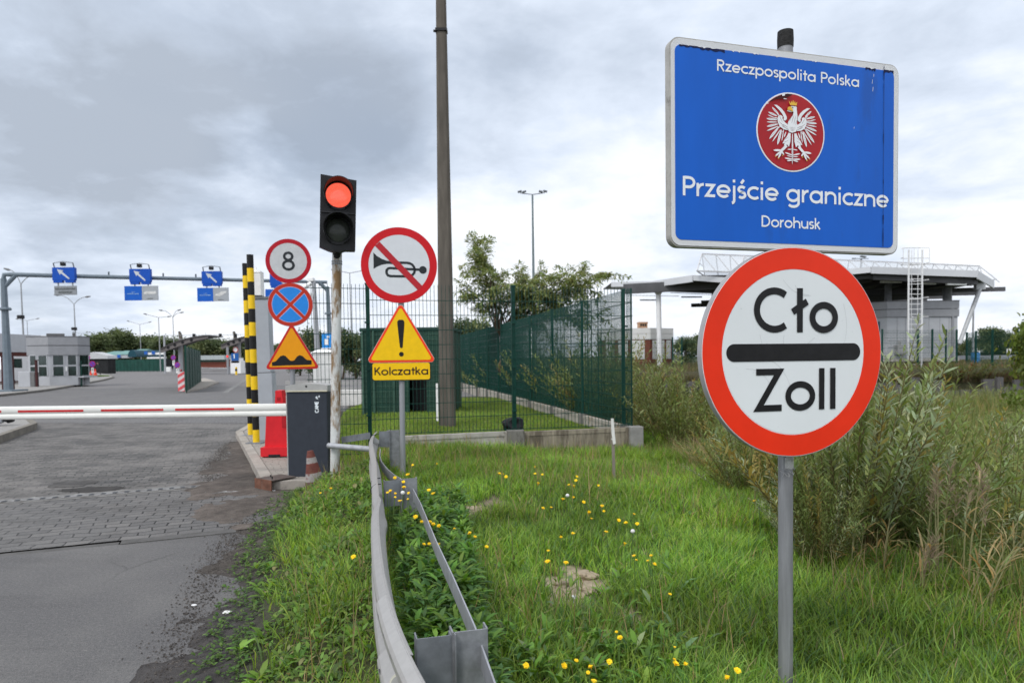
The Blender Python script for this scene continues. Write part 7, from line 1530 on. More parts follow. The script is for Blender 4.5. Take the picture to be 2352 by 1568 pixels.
# lawn inside the fence
n = 110000; y = 11 + 14 * rng.random(n) ** 1.3; x = -5.6 + rng.random(n) * 8.4; m = (y > fence_y(x) + .06) & (x < side_x(y) - .1) & (x > np.maximum(xgr(y) + .1, -5.4)) & frustum(x, y)
x, y = x[m], y[m]; n = len(x); c = pick(n, [(.18, .29, .045), (.22, .32, .06), (.28, .28, .10)], [4, 4, 1]); c *= (1 + (vnoise(x, y, .8)[:, None] - .5) * .5)
lawn = [blades(x, y, zg(x, y) - .01, .05 + .055 * rng.random(n), .012 * (.7 + .6 * rng.random(n)), c, .5, segs=2)]
n = 2500; y = 74 + rng.random(n) * 5; x = at(190, 868, 76).x + rng.random(n) * 1.3; lawn.append(blades(x, y, np.full(n, .12), .10 + .1 * rng.random(n), np.full(n, .03), pick(n, [(.13, .22, .03)], [1]), .4, segs=2))
stuff('lawn_grass', lawn, 'short mown lawn grass inside the green mesh fence', 'grass', grassm)
# ------------------------------------------------------------------ broad leaved weeds
def leafquads(c, d, up, L_, W_, col, curl=.15):
    # c base points, d direction (n,3), up normal (n,3): a folded lens of 6 vertices
    s = np.cross(d, up); s /= np.linalg.norm(s, axis=1, keepdims=True) + 1e-9; u_ = np.cross(s, d)
    L_ = np.asarray(L_)[:, None]; W_ = np.asarray(W_)[:, None]
    p0 = c; m1 = c + d * L_ * .35; m2 = c + d * L_ * .72 - u_ * L_ * curl * .35; tp = c + d * L_ - u_ * L_ * curl
    V = np.stack([p0, m1 + s * W_ * .5 + u_ * W_ * .15, m1 - s * W_ * .5 + u_ * W_ * .15, m2 + s * W_ * .40 + u_ * W_ * .1, m2 - s * W_ * .40 + u_ * W_ * .1, tp], 1).reshape(-1, 3)
    n = len(c); o = np.arange(n) * 6; T = np.concatenate([np.stack([o, o + 1, o + 2], 1), np.stack([o + 3, o + 5, o + 4], 1)]); Q = np.stack([o + 1, o + 3, o + 4, o + 2], 1)
    return V, Q, T, np.repeat(col, 6, 0)
def rosettes(x, y, nl, L_, W_, pal, pr, tilt=(.2, .9), h0=.01, stalk=0.0):
    n = len(x); k = nl; X = np.repeat(x, k); Y = np.repeat(y, k); N_ = n * k; a = rng.random(N_) * 2 * PI; e = tilt[0] + (tilt[1] - tilt[0]) * rng.random(N_)
    d = np.stack([np.cos(a) * np.cos(e), np.sin(a) * np.cos(e), np.sin(e)], 1); up = np.stack([-np.cos(a) * np.sin(e), -np.sin(a) * np.sin(e), np.cos(e)], 1)
    c = np.stack([X, Y, zg(X, Y) + h0 + stalk * rng.random(N_)], 1); c += d * .01; col = pick(N_, pal, pr); col *= np.repeat(.75 + .5 * rng.random((n, 1)), k, 0)
    l_ = np.repeat(L_, k) * (.6 + .6 * rng.random(N_)); return leafquads(c, d, up, l_, l_ * W_, col, .3)
W1 = (.11, .225, .032); W2 = (.16, .29, .05); W3 = (.075, .165, .045); W4 = (.17, .25, .12)
def wpos(n, y0, y1, cond):
    y = y0 + (y1 - y0) * rng.random(n); x = -3.3 + 6.8 * rng.random(n); m = frustum(x, y) & (x > xgr(y) + .02) & (x < lip(y) + .3) & (y < fence_y(x) - .15) & (rng.random(n) > sandmask(x, y) * .85) & cond(x, y); return x[m], y[m]
rail_l = lambda x, y: x < rx_s(np.clip(y, 1.2, 9)) - .04
near = lambda x, y: (vnoise(x + 3, y + 8, 1.1) > .50) & (x < 2.0) & ~rail_l(x, y)
weeds = []
x, y = wpos(2200, 1.4, 4.2, near); weeds.append(rosettes(x, y, 8, np.full(len(x), .066), .30, [W1, W2, W3], [4, 3, 2], (.35, 1.2), .02, .08))
x, y = wpos(480, 1.4, 4.8, lambda a, b: (a < 1.1) & ~rail_l(a, b)); weeds.append(rosettes(x, y, 6, np.full(len(x), .09), .32, [W1, W2, W4], [3, 3, 1], (.4, 1.3), .02, .07))
x, y = wpos(700, 4.0, 8.0, near); weeds.append(rosettes(x, y, 7, np.full(len(x), .085), .32, [W1, W2, W3], [4, 2, 2], (.3, 1.1)))
# tall leafy weeds between the rail and the strap, and round the posts
n = 520; y = 1.6 + 4.6 * rng.random(n); x = rx_s(y) + .10 + rng.random(n) * (.05 + .12 * y) * .8
weeds.append(rosettes(x, y, 26, np.full(n, .085), .27, [W1, W3, W2], [4, 3, 2], (.1, 1.1), .02, .26))
# knotgrass mat left of the rail: many tiny leaves
n = 46000; y = 1.3 + 7.9 * rng.random(n); x = -3.3 + 3.4 * rng.random(n); railx = rx_s(y); ed = vnoise(x, y, 3.0) * .5
m = frustum(x, y) & (x > xgr(y) + .04 + ed * .7) & (x < railx) & (vnoise(x + 5, y, 2.0) + .25 * rng.random(n) > .34); x, y = x[m], y[m]; n = len(x)
a = rng.random(n) * 2 * PI; e = rng.random(n) * 1.0; d = np.stack([np.cos(a) * np.cos(e), np.sin(a) * np.cos(e), np.sin(e)], 1); up = np.stack([-np.cos(a) * np.sin(e), -np.sin(a) * np.sin(e), np.cos(e)], 1)
hm = .015 + .10 * sst(-.1, .5, x - xgr(y)) * (.3 + vnoise(x, y, 3.5)); c = np.stack([x, y, zg(x, y) + hm * rng.random(n)], 1); col = pick(n, [(.125, .22, .04), (.16, .27, .05), (.075, .14, .035), (.22, .22, .09)], [4, 3, 2, .8])
col *= .8 + .45 * vnoise(x, y, 1.6)[:, None]; l_ = (.018 + .022 * rng.random(n)) * (1 + .12 * y); weeds.append(leafquads(c, d, up, l_, l_ * .45, col, .1))
x, y = wpos(420, 1.6, 9.0, lambda a, b: rail_l(a, b)); weeds.append(rosettes(x, y, 7, np.full(len(x), .085), .36, [W1, W2], [1, 1], (.2, 1.0)))
# sparse seedlings creeping out over the soil
n = 1100; y = 1.6 + 7.0 * rng.random(n); x = xgr(y) + .12 - .30 * rng.random(n) ** 1.6; weeds.append(rosettes(x, y, 4, np.full(n, .03), .5, [(.07, .14, .025), (.1, .17, .04)], [1, 1], (.1, .9)))
stuff('weeds', weeds, 'low broad leaved weeds and knotgrass growing through the verge grass', 'weeds', leaf)
# ------------------------------------------------------------------ yellow flowers, each a plant
fl_y = M('petal_yellow', (.86, .60, .012), .6, 0, .08, 40); fl_o = M('flower_centre', (.72, .36, .01), .7, 0, .1, 40); fl_s = M('flower_stem', (.10, .17, .04), .6, 0, .2, 10); fl_w = M('seed_white', (.66, .66, .64), .9, 0, .1, 30)
def flower_head_mesh(r, cup, n=15):
    mb = MB(); rr = random.Random(int(r * 1e4))
    for ring_, (k, lift) in enumerate(((1.0, cup), (.68, cup + .25))):
        for i in range(n):
            a = 2 * PI * (i + .5 * ring_) / n + rr.uniform(-.1, .1); l_ = r * k * rr.uniform(.85, 1.1); w_ = .16 * r; ca, sa = math.cos(a), math.sin(a); e = lift + rr.uniform(-.12, .12)
            P_ = [(.12 * l_, 0), (.55 * l_, w_), (l_, w_ * .8), (l_ * 1.02, -w_ * .7), (.55 * l_, -w_)]
            mb.add([(ca * p - sa * q, sa * p + ca * q, p * math.tan(e) * .7 + .002 * ring_ + rr.uniform(0, .001)) for p, q in P_], [(0, 1, 2, 3, 4)])
    return mesh_of('flower_head', mb, [fl_y])
def centre_mesh(r): mb = MB(); mb.lathe([(r * .10, -.012), (r * .22, -.004), (r * .24, .004), (r * .1, .008)], 8); return mesh_of('flower_centre', mb, [fl_o])
HM = [flower_head_mesh(.020, .25), flower_head_mesh(.024, .12), flower_head_mesh(.017, .75, 12), flower_head_mesh(.022, .45)]; CM = [centre_mesh(.020), centre_mesh(.024), centre_mesh(.017), centre_mesh(.022)]
def stem_mesh(h, bx, by, leafy=True):
    mb = MB(); mb.tube([(0, 0, -.02), (bx * .2, by * .2, h * .35), (bx * .6, by * .6, h * .7), (bx, by, h)], [.0032, .0028, .0024, .002], 5)
    return mesh_of('stem', mb, [fl_s])
SM = {}
def flower(xd, yd, h, kind, label, group, big=1.0):
    D = 1.6
    lo, hi = 1.3, 12.0
    for _ in range(40):
        D = (lo + hi) / 2; p = at(xd, yd, D); g = float(zg(p.x, p.y)); lo, hi = (D, hi) if p.z > g + h else (lo, D)
    p = at(xd, yd, D); g = float(zg(p.x, p.y)); hh = p.z - g; rr = random.Random(int(xd * 7 + yd)); bx, by = rr.uniform(-.05, .05), rr.uniform(-.04, .04)
    t = thing('yellow_flower' if kind < 4 else 'seed_head', label, 'flower', (p.x - bx, p.y - by, g), 0, group)
    key = (round(hh, 1)); me = stem_mesh(hh, bx, by); st = obj('stem', me, None, t)
    tilt = (rr.uniform(.0, .75), rr.uniform(-.35, .35), rr.uniform(0, 6))
    if kind < 4:
        hd_ = obj('flower_head', HM[kind], None, t, loc=(bx, by, hh), rot=(tilt[0], tilt[1], 0)); big = .50 + .32 * min(1, max(0, (D - 1.8) / 4.5)); big *= rr.uniform(.65, 1.15); hd_.scale = (big, big, big * rr.uniform(.8, 1.6)); ce = obj('flower_centre', CM[kind], None, hd_)
    else:
        mb = MB(); mb.lathe([(.003, -.014), (.012, -.009), (.016, 0), (.012, .010), (.003, .014)], 10, (bx, by, hh)); obj('seed_ball', mb, fl_w, t)
c5 = lambda u_, v_: (781.3 + .3126 * u_, 873.2 + .3126 * v_); c7 = lambda u_, v_: (1148.9 + .238 * u_, 1194.9 + .238 * v_)
CL = [('yellow flower on a thin stem in the cluster before the second guardrail post', 'flowers before the second guardrail post', .50, c5, [(497, 693), (403, 717), (465, 747), (468, 790), (370, 815), (348, 825), (503, 827), (405, 858), (498, 875), (440, 885), (533, 623), (405, 832)]),
      ('yellow flower on a thin stem beside the rear strap of the guardrail', 'flowers beside the rear strap', .38, c5, [(653, 805), (684, 830), (555, 1002), (685, 1058), (660, 1040), (727, 1070), (655, 1200), (722, 1203), (615, 1205), (598, 1040)]),
      ('yellow flower in the thin row right of the rear strap, past the grey patch', 'flowers in the thin row', .32, c5, [(840, 1090), (950, 1125), (990, 1150), (1077, 1222)]),
      ('small yellow flower in the far grass before the plinth', 'flowers before the plinth', .28, c5, [(710, 615), (1170, 687), (1200, 690), (1220, 709)]),
      ('yellow flower in the small upright group left of the wooden stake', 'flowers left of the stake', .40, c5, [(1430, 640), (1432, 685), (1486, 692), (1455, 762)]),
      ('yellow flower in the scattered tall group just before the wooden stake', 'flowers before the stake', .40, c5, [(1740, 707), (1682, 770), (1720, 780), (1733, 735), (1637, 872), (1713, 862), (1790, 895), (1898, 772), (1550, 935), (1490, 942)]),
      ('yellow flower in the middle of the verge between the stake and the sandy patch', 'flowers in the middle of the verge', .36, c5, [(1925, 923), (1938, 962), (1828, 976), (1846, 1015), (1710, 1127), (1955, 1112), (1620, 1155), (1530, 1250), (1525, 1330), (1660, 1340)]),
      ('yellow flower in the group left of the near sign post', 'flowers left of the sign post', .36, c5, [(2160, 982), (2048, 1027), (2183, 1053), (2100, 1048), (2090, 1205), (2160, 1287), (2177, 1320), (2285, 1287), (2262, 1327), (2310, 1350)]),
      ('yellow flower at the bottom edge of the picture right of the guardrail', 'flowers along the bottom edge', .26, c7, [(615, 1405), (735, 1350), (850, 1465), (875, 1420), (905, 1545), (250, 1400), (1055, 1360)]),
      ('yellow flower low in the near grass left of the sign post foot', 'flowers low in the near grass', .26, c7, [(1640, 710), (1123, 1075), (1158, 1132), (1683, 1225), (1680, 1340), (1785, 1388), (1693, 1387), (2290, 1445), (2190, 1520)])]
for lb, gr_, h, f, L_ in CL:
    for i, (u_, v_) in enumerate(L_): xd, yd = f(u_, v_); flower(xd, yd, h, (int(u_) + i) % 4, lb, gr_)
flower(812, 1278, .32, 1, 'single yellow flower left of the guardrail among the weeds', None)
flower(866, 1150, .40, 3, 'single yellow flower leaning against the left of the guardrail spacer', None)
flower(736, 1132, .22, 1, 'single yellow flower before the worn traffic cone', None)
flower(760, 1107 + 15, .24, 0, 'single yellow flower at the foot of the rusty pole', None)
flower(1741, 1124, .42, 2, 'yellow flower beside the dry dock stems at the ditch edge, lower one', None); flower(1733, 1150, .40, 1, 'yellow flower below the dry dock stems at the ditch edge', None)
flower(*c5(1670, 845), .38, 4, 'white seed ball in the tall group just before the wooden stake', None); flower(*c5(2150, 1107), .34, 4, 'largest white seed ball, left of the near sign post', None); flower(*c5(460, 825), .48, 4, 'white seed ball in the cluster before the second guardrail post', None)
# ------------------------------------------------------------------ willows, reeds and the ditch
def shoots_bush(seed, nsh, h, spread, leafL, leafW, pal, pr, nl=34, stem_col=(.13, .11, .045), bare=.22, sub=True):
    r_ = np.random.default_rng(seed); VS = MB(); P = []; Dv = []; Ln = []; Cc = []
    for i in range(nsh):
        a = r_.random() * 2 * PI; rad = spread * math.sqrt(r_.random()); hh = h * (.55 + .55 * r_.random()) * (1 - .28 * (rad / spread) ** 2); bx, by = rad * .35 * math.cos(a), rad * .35 * math.sin(a); tx, ty = rad * math.cos(a) + r_.normal(0, .08), rad * math.sin(a) + r_.normal(0, .08)
        pts = [Vector((bx + (tx - bx) * s ** 1.25, by + (ty - by) * s ** 1.25, hh * (s - .10 * s * s * (rad / spread)))) for s in np.linspace(0, 1, 7)]
        VS.tube(pts, [.008, .007, .006, .005, .004, .003, .0015], 3, cap=False)
        tw = r_.random() * 6; lt = np.array(pal)[r_.choice(len(pal), p=np.array(pr) / sum(pr))]
        for j in range(nl):
            s = bare + (1 - bare) * (j + r_.random()) / nl; q = s * 6; k = min(int(q), 5); p = pts[k].lerp(pts[k + 1], q - k); t_ = (pts[k + 1] - pts[k]).normalized(); tw += 2.4; e = .45 + .55 * r_.random(); sd = Vector((math.cos(tw), math.sin(tw), .1)); d = (t_ * (1.15 - e * .5) + sd * e).normalized(); P.append(p); Dv.append(d); Ln.append(leafL * (.55 + .6 * r_.random()) * (1 - .4 * max(0, s - .8) * 3)); Cc.append(lt * (.7 + .6 * r_.random()) * np.array([1 + .25 * (r_.random() - .4), 1, 1 + .3 * (r_.random() - .5)]))
    P = np.array([tuple(v) for v in P]); Dv = np.array([tuple(v) for v in Dv]); Ln = np.array(Ln); up = np.cross(np.cross(Dv, np.array([[0, 0, 1.0]])), Dv) + rng.normal(0, .35, Dv.shape); up /= np.linalg.norm(up, axis=1, keepdims=True)
    v, q, t_, c = leafquads(P, Dv, up, Ln, Ln * leafW, np.clip(np.array(Cc), .004, .8), .12); lm = np_mesh('foliage', v, q, t_, c, [leaf])
    st = mesh_of('stems', VS, [M('stem_olive', stem_col, .7, 0, .3, 10)]); return lm, st
WIL = [(.20, .255, .085), (.31, .365, .21), (.145, .195, .05), (.27, .235, .065)]
WB = [shoots_bush(1, 110, 1.75, .95, .105, .2, WIL, [4, 3.4, 3, .8], nl=58), shoots_bush(2, 110, 1.9, 1.0, .10, .2, WIL, [5, 2.4, 3, .6], nl=58), shoots_bush(3, 110, 1.6, 1.15, .095, .2, WIL, [4, 1.4, 4, 1.0], nl=58)]
WBf = [shoots_bush(4, 110, 1.9, 1.2, .11, .24, WIL, [5, 2.2, 3, .4], nl=40), shoots_bush(5, 110, 1.8, 1.3, .11, .24, [(.18, .225, .07), (.23, .27, .11), (.13, .165, .045), (.26, .215, .075)], [4, 2, 3, 1.2], nl=40)]
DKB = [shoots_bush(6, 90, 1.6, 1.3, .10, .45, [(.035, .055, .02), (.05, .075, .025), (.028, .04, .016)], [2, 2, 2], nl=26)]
def bush(protos, i, x, y, s, label, group=None, cat='bush', name='willow_bush', z=None, sz=None):
    lm, st = protos[i % len(protos)]; g = float(zg(x, y)) if z is None else z
    t = thing(name, label, cat, (x, y, g - .05), rng.random() * 6.28, group); t.scale = (s, s, sz or s); obj('foliage', lm, None, t); obj('stems', st, None, t); return t
# hero willows on the near bank
for i, (xd, yd, D, s, lb) in enumerate(((1945, 1225, 5.6, 1.16, 'large silvery willow bush directly right of the near sign post'), (2085, 1190, 6.6, 1.14, 'silvery willow bush behind the large one by the sign post'), (2290, 1310, 5.6, 1.05, 'willow bush at the right edge behind the reeds'), (2170, 1330, 5.3, .62, 'low leafy willow bush just left of the tallest reed clump'), (1890, 1280, 5.2, .5, 'smallest willow bush close behind the near sign post'), (1730, 1170, 8.0, .8, 'low willow bush left of the near sign post above the grass edge'))):
    p = at(xd, yd, D); bush(WB, i, p.x, p.y, s, lb)
# the rest of the willows: rows down the ditch
rr = random.Random(21); done = []
def row(n, x0, x1, y0, y1, s0, s1, protos, label, grp, mind=.9, cond=None, top=None):
    k = 0; tries = 0
    while k < n and tries < n * 40:
        tries += 1; y = rr.uniform(y0, y1); x = rr.uniform(x0(y), x1(y))
        if cond and not cond(x, y): continue
        if any((x - a) ** 2 + (y - b) ** 2 < mind ** 2 for a, b in done): continue
        done.append((x, y)); bush(protos, k, x, y, rr.uniform(s0, s1), label, grp); k += 1
row(9, lambda y: float(lip(y)) + .65, lambda y: .80 * y + .5, 3.7, 6.2, .42, .62, WB, 'low grey green willow bush on the ditch bank near the reeds', 'low willows on the ditch bank', .45)
row(16, lambda y: float(lip(y)) + .85, lambda y: .80 * y + .6, 4.6, 9.5, .62, .98, WB, 'grey green willow bush in the ditch right of the near sign post', 'willows in the near ditch', .72)
row(26, lambda y: 3.6, lambda y: .80 * y + .5, 9, 20, .72, 1.02, WBf, 'grey green willow bush deep in the ditch', 'willows deep in the ditch', 1.15)
row(22, lambda y: 4.5, lambda y: .80 * y + .5, 20, 33, .60, .9, WBf, 'distant willow bush before the retaining wall', 'willows before the retaining wall', 1.7, lambda x, y: x > .50 * y)
row(12, lambda y: float(lip(y)) + .5, lambda y: .34 * y, 12.6, 20, .82, 1.12, WBf, 'pale willow bush beyond the fence corner left of the customs disc', 'willows beyond the fence corner', .9, lambda x, y: x > .205 * y - (.25 if y > 15 else 0))
row(20, lambda y: float(lip(y)) + .3, lambda y: max(.16 * y, float(lip(y)) + .5), 14.5, 36, 1.25, 1.75, WBf, 'bush growing behind the long side fence', 'bushes behind the side fence', 1.3)
for x_, y_, D, s in ((1575, 905, 25, 1.35), (1618, 915, 26, 1.3), (1540, 900, 27, 1.3), (1655, 930, 23, 1.2)):
    p = at(x_, y_, D); bush(DKB, 0, p.x, p.y, s, 'dark bush below the fence of the brick building', 'dark bushes below the brick building', name='dark_bush')
# low red tinged and brown scrub on the far bank
RB = shoots_bush(8, 80, 1.0, 1.5, .10, .5, [(.10, .13, .03), (.15, .105, .035), (.22, .05, .03), (.075, .10, .025)], [5, 2, .7, 3], nl=20)
for x_, D, s, lb in ((2165, 37.0, 1.15, 'green and brown scrub bush on top of the retaining wall'), (2215, 37.3, 1.25, 'green scrub bush with red tinged leaves on the retaining wall'), (2255, 37.4, .95, 'red tinged scrub bush right end of the retaining wall top'), (2310, 37.4, .85, 'brown scrub bush right of the red tinged one'), (2130, 37.0, .7, 'small green scrub bush left end of the bank')):
    p = at(x_, 870, D); bush([RB], 0, p.x, D, s, lb, name='scrub_bush', z=.1)
# reeds and dry grass
def ditch_pts(n, y0, y1, smin, smax):
    y = y0 + (y1 - y0) * rng.random(n) ** 1.2; s = smin + (smax - smin) * rng.random(n); x = lip(y) + s; m = frustum(x, y, .3); return x[m], y[m]
tall = []
def tg(n, y0, y1, s0, s1, h0, h1, wd, pal, pr, bend=.3):
    x, y = ditch_pts(n, y0, y1, s0, s1); n = len(x); cl = vnoise(x, y, 1.0); m = rng.random(n) < cl * 1.4; x, y, cl = x[m], y[m], cl[m]; n = len(x); tall.append(blades(x, y, zg(x, y) - .03, h0 + (h1 - h0) * rng.random(n) * (.5 + cl), wd * (.7 + .6 * rng.random(n)), pick(n, pal, pr), bend, segs=3))
T1 = (.18, .24, .06); T2 = (.28, .27, .10); T3 = (.38, .30, .14); T4 = (.13, .19, .05)
tg(42000, 2.6, 9.0, .15, 1.7, .16, .50, .007, [T1, T4, (.11, .20, .05), T2, T3], [4, 4, 3, .7, .35]); tg(30000, 4.0, 12.0, 1.2, 6.5, .35, .9, .009, [T1, T2, T3, T4], [4, 1.6, .8, 3]); tg(46000, 9, 34, .8, 24, .6, 1.5, .014, [T1, T2, T3, T4], [3, 2.4, 1.6, 2]); tg(9000, 8.5, 13.5, .0, 1.6, .3, .7, .009, [T3, T2, T1, (.26, .2, .13)], [2, 2, 2, 1.5], .7)
n = 26000; y = 37.8 + 30 * rng.random(n) ** 1.5; x = 8 + rng.random(n) * 50; m = frustum(x, y) & (rng.random(n) < .8); x, y = x[m], y[m]; n = len(x); tall.append(blades(x, y, zg(x, y) - .03, .25 + .4 * rng.random(n), .03 * (.7 + .6 * rng.random(n)), pick(n, [(.16, .15, .07), (.13, .15, .05), (.22, .15, .09)], [2, 2, 1]), .5, segs=2))
n = 9000; x = 4 + rng.random(n) * 40; y = 36.9 - .03 * x + .6 * rng.random(n) + .35; m = frustum(x, y); x, y = x[m], y[m]; n = len(x); tall.append(blades(x, y, np.full(n, .05), .35 + .55 * rng.random(n), .03 * (.7 + .6 * rng.random(n)), pick(n, [(.12, .10, .06), (.13, .14, .05), (.20, .12, .07)], [2, 2, 1]), .6, segs=2))
stuff('tall_grass', tall, 'tall tangled green and straw coloured grass filling the ditch', 'tall grass', grassm)
def reed(xd, yd, D, h, label, dead=.5, nl=9, plume=True, lean_=0.1, seed=1):
    p = at(xd, yd, D); g = float(zg(p.x, p.y)); r_ = random.Random(seed); t = thing('reed', label, 'reed', (p.x, p.y, g - .03))
    ns = 4; VS = MB(); P, Dv, Ln, Cc = [], [], [], []; pl_m = MB()
    for s_ in range(ns):
        ax_, ay = r_.uniform(-.07, .07), r_.uniform(-.07, .07); lx, ly = lean_ * r_.uniform(.4, 1.3), r_.uniform(-.1, .1); hh = h * r_.uniform(.75, 1.05); pts = [Vector((ax_ + lx * k * k * hh, ay + ly * k * k * hh, hh * k)) for k in (0, .25, .5, .75, 1)]; VS.tube(pts, [.005, .0045, .004, .003, .002], 5)
        for j in range(nl):
            k = .2 + .7 * (j + r_.random()) / nl; q = k * 4; i_ = min(int(q), 3); c = pts[i_].lerp(pts[i_ + 1], q - i_); a = r_.uniform(0, 6.28); e = r_.uniform(.4, 1.15); P.append(tuple(c)); Dv.append((math.cos(a) * math.cos(e), math.sin(a) * math.cos(e), math.sin(e))); Ln.append(r_.uniform(.10, .24)); Cc.append((((.36, .24, .09), (.40, .31, .15), (.30, .25, .12))[r_.randrange(3)] if r_.random() < dead else (.19, .26, .09)))
        if plume:
            for j in range(26): c = pts[4] - Vector((0, 0, .18 * r_.random())); a = r_.uniform(0, 6.28); e = c + Vector((.05 * math.cos(a) * r_.uniform(.4, 1), .05 * math.sin(a), r_.uniform(.02, .08))); pl_m.tube([c, e], [.002, .0012], 3)
    P = np.array(P); Dv = np.array(Dv); up = np.cross(np.cross(Dv, np.array([[0, 0, 1.0]])), Dv); up /= np.linalg.norm(up, axis=1, keepdims=True); c = np.array(Cc) * (.75 + .5 * rng.random((len(P), 1))); v, q, t_, cc = leafquads(P, Dv, up, np.array(Ln), np.array(Ln) * .06, c, .35); o = bpy.data.objects.new('reed_leaf', np_mesh('reed_leaf', v, q, t_, cc, [leaf])); sc.collection.objects.link(o); o.parent = t
    obj('stem', VS, M('reed_stem', (.20, .19, .09), .7, 0, .2, 8), t)
    if plume: obj('plume', pl_m, M('reed_plume', (.27, .205, .14), .9, 0, .2, 10), t)
reed(2225, 1470, 4.3, .85, 'tallest orange brown dying reed clump at the right', .7, 8, True, .08, 3); reed(2262, 1500, 4.1, .62, 'bent straw coloured reed clump at the foot of the tallest one', .95, 9, False, .5, 4); reed(2150, 1420, 4.6, .80, 'green reed clump with pale seed heads left of the orange brown one', .15, 6, True, .03, 5); reed(2160, 1400, 5.0, .85, 'second green reed clump with pale seed heads close behind the first', .2, 5, True, .02, 6)
reed(1955, 1360, 4.9, .45, 'short yellow green reed shoot right of the near sign post', .3, 9, False, .05, 7); reed(2035, 1385, 4.8, .48, 'short yellow reed shoot between the green reeds and the sign post', .75, 10, False, .1, 8); reed(2110, 1440, 4.4, .42, 'low brown reed with a drooping plume left of the green reeds', .7, 6, True, .25, 9); reed(2310, 1440, 4.5, .7, 'thin straw reed at the right edge', .8, 4, False, .05, 10)
def dock(xd, yd, D, h, label, seed):
    p = at(xd, yd, D); g = float(zg(p.x, p.y)); r_ = random.Random(seed); t = thing('dock_plant', label, 'plant', (p.x, p.y, g)); mb = MB(); mb.tube([(0, 0, -.05), (.01, 0, h * .6), (.03, 0, h)], [.006, .005, .003], 5); obj('stem', mb, M('dock_stem', (.20, .17, .08), .8), t); mb = MB()
    for i in range(130): k = .5 + .5 * r_.random(); c = Vector((.03 * k, 0, h * k)); a = r_.uniform(0, 6.28); rad = .045 * (1.1 - k) + .012; c = c + Vector((rad * math.cos(a), rad * math.sin(a), 0)); mb.box(c, (.016, .016, .014), r_.random())
    obj('seed_cluster', mb, M('dock_seed', (.34, .27, .09), .9, 0, .2, 20), t)
dock(1733, 1250, 6.6, .78, 'dry ochre dock plant left of the near sign post', 2); dock(1765, 1240, 6.7, .80, 'dry ochre dock plant closer to the near sign post', 3)
wf = M('white_blossom', (.68, .68, .64), .8); p = at(2330, 1360, 5.2); t = thing('white_flower_plant', 'spray of tiny white daisies at the right edge below the willow', 'flower', (p.x, p.y, float(zg(p.x, p.y)))); mb = MB(); m2 = MB(); r_ = random.Random(5)
for i in range(46): q = Vector((r_.gauss(0, .11), r_.gauss(0, .08), .42 + r_.gauss(0, .08))); m2.tube([(q.x * .2, q.y * .2, 0), q], .0013, 3); mb.lathe([(.009, 0), (.010, .003), (.004, .006)], 6, tuple(q))
obj('blossom', mb, wf, t); obj('stem', m2, fl_s, t)
# ------------------------------------------------------------------ trees
def tree_mesh(seed, h, rad, trunk, nl, leafL, pal, pr, lobes=9, flat=.8, low=.25):
    r_ = np.random.default_rng(seed); VS = MB(); VS.tube([(0, 0, 0), (r_.normal(0, .03) * h, 0, h * .35), (r_.normal(0, .05) * h, r_.normal(0, .04) * h, h * .8)], [trunk, trunk * .7, trunk * .2], 8); C = []
    for i in range(lobes):
        a = r_.random() * 2 * PI; k = r_.random() ** .5; z = h * (low + (1 - low) * r_.random()); rm = rad * (1 - .6 * max(0, (z / h - .5)) * 1.5); c = np.array([k * rm * math.cos(a) * .75, k * rm * math.sin(a) * .75, z * .93]); s = rad * (.26 + .26 * r_.random()); C.append((c, s)); VS.tube([(0, 0, h * .2 + z * .25), Vector(c) * .6 + Vector((0, 0, h * .12)), Vector(c)], [trunk * .4, trunk * .22, trunk * .06], 5)
    w_ = np.array([s ** 2 for c, s in C]); idx = r_.choice(len(C), nl, p=w_ / w_.sum()); cen = np.array([c for c, s in C])[idx]; sz = np.array([s for c, s in C])[idx]
    d = r_.normal(size=(nl, 3)); d /= np.linalg.norm(d, axis=1, keepdims=True); rr_ = (.35 + .75 * r_.random(nl) ** .6) * (1 + .25 * r_.normal(size=nl)); P = cen + d * (sz * rr_)[:, None] * np.array([1, 1, flat]); P[:, 2] = np.maximum(P[:, 2], h * .06)
    dd = r_.normal(size=(nl, 3)) + d * .6 + np.array([0, 0, -.2]); dd /= np.linalg.norm(dd, axis=1, keepdims=True); up = r_.normal(size=(nl, 3)) + np.array([0, 0, 1.0]); up /= np.linalg.norm(up, axis=1, keepdims=True); lt = np.array(pal)[r_.choice(len(pal), len(C), p=np.array(pr) / sum(pr))][idx]; col = lt * (.65 + .7 * r_.random((nl, 1))); l_ = leafL * (.6 + .8 * r_.random(nl)); v, q, t_, c = leafquads(P, dd, up, l_, l_ * .6, np.clip(col, .004, .6), .2); return np_mesh('crown', v, q, t_, c, [leaf]), mesh_of('trunk', VS, [bark])
FP = [(.095, .125, .052), (.125, .155, .062), (.075, .105, .045), (.15, .175, .075)]  # leaf tones lightened and greyed, a slight haze put into the colour
TM = [tree_mesh(1, 1, .34, .03, 5200, .042, FP, [3, 3, 3, 1], 20, .8, .22), tree_mesh(2, 1, .46, .03, 5200, .045, FP, [3, 3, 3, 2], 18, .7, .16), tree_mesh(3, 1, .27, .025, 4200, .040, FP, [3, 2, 4, 1], 16, .9, .18)]
def tree(i, xd, ytop, D, zb, wmul, label, group=None, ybase=None):
    tp = at(xd, ytop, D); h = tp.z - zb; t = thing('tree', label, 'tree', (tp.x, D, zb), rng.random() * 6.28, group); t.scale = (h * wmul, h * wmul, h); cm, tm = TM[i % 3]; obj('crown', cm, None, t); obj('trunk', tm, None, t)
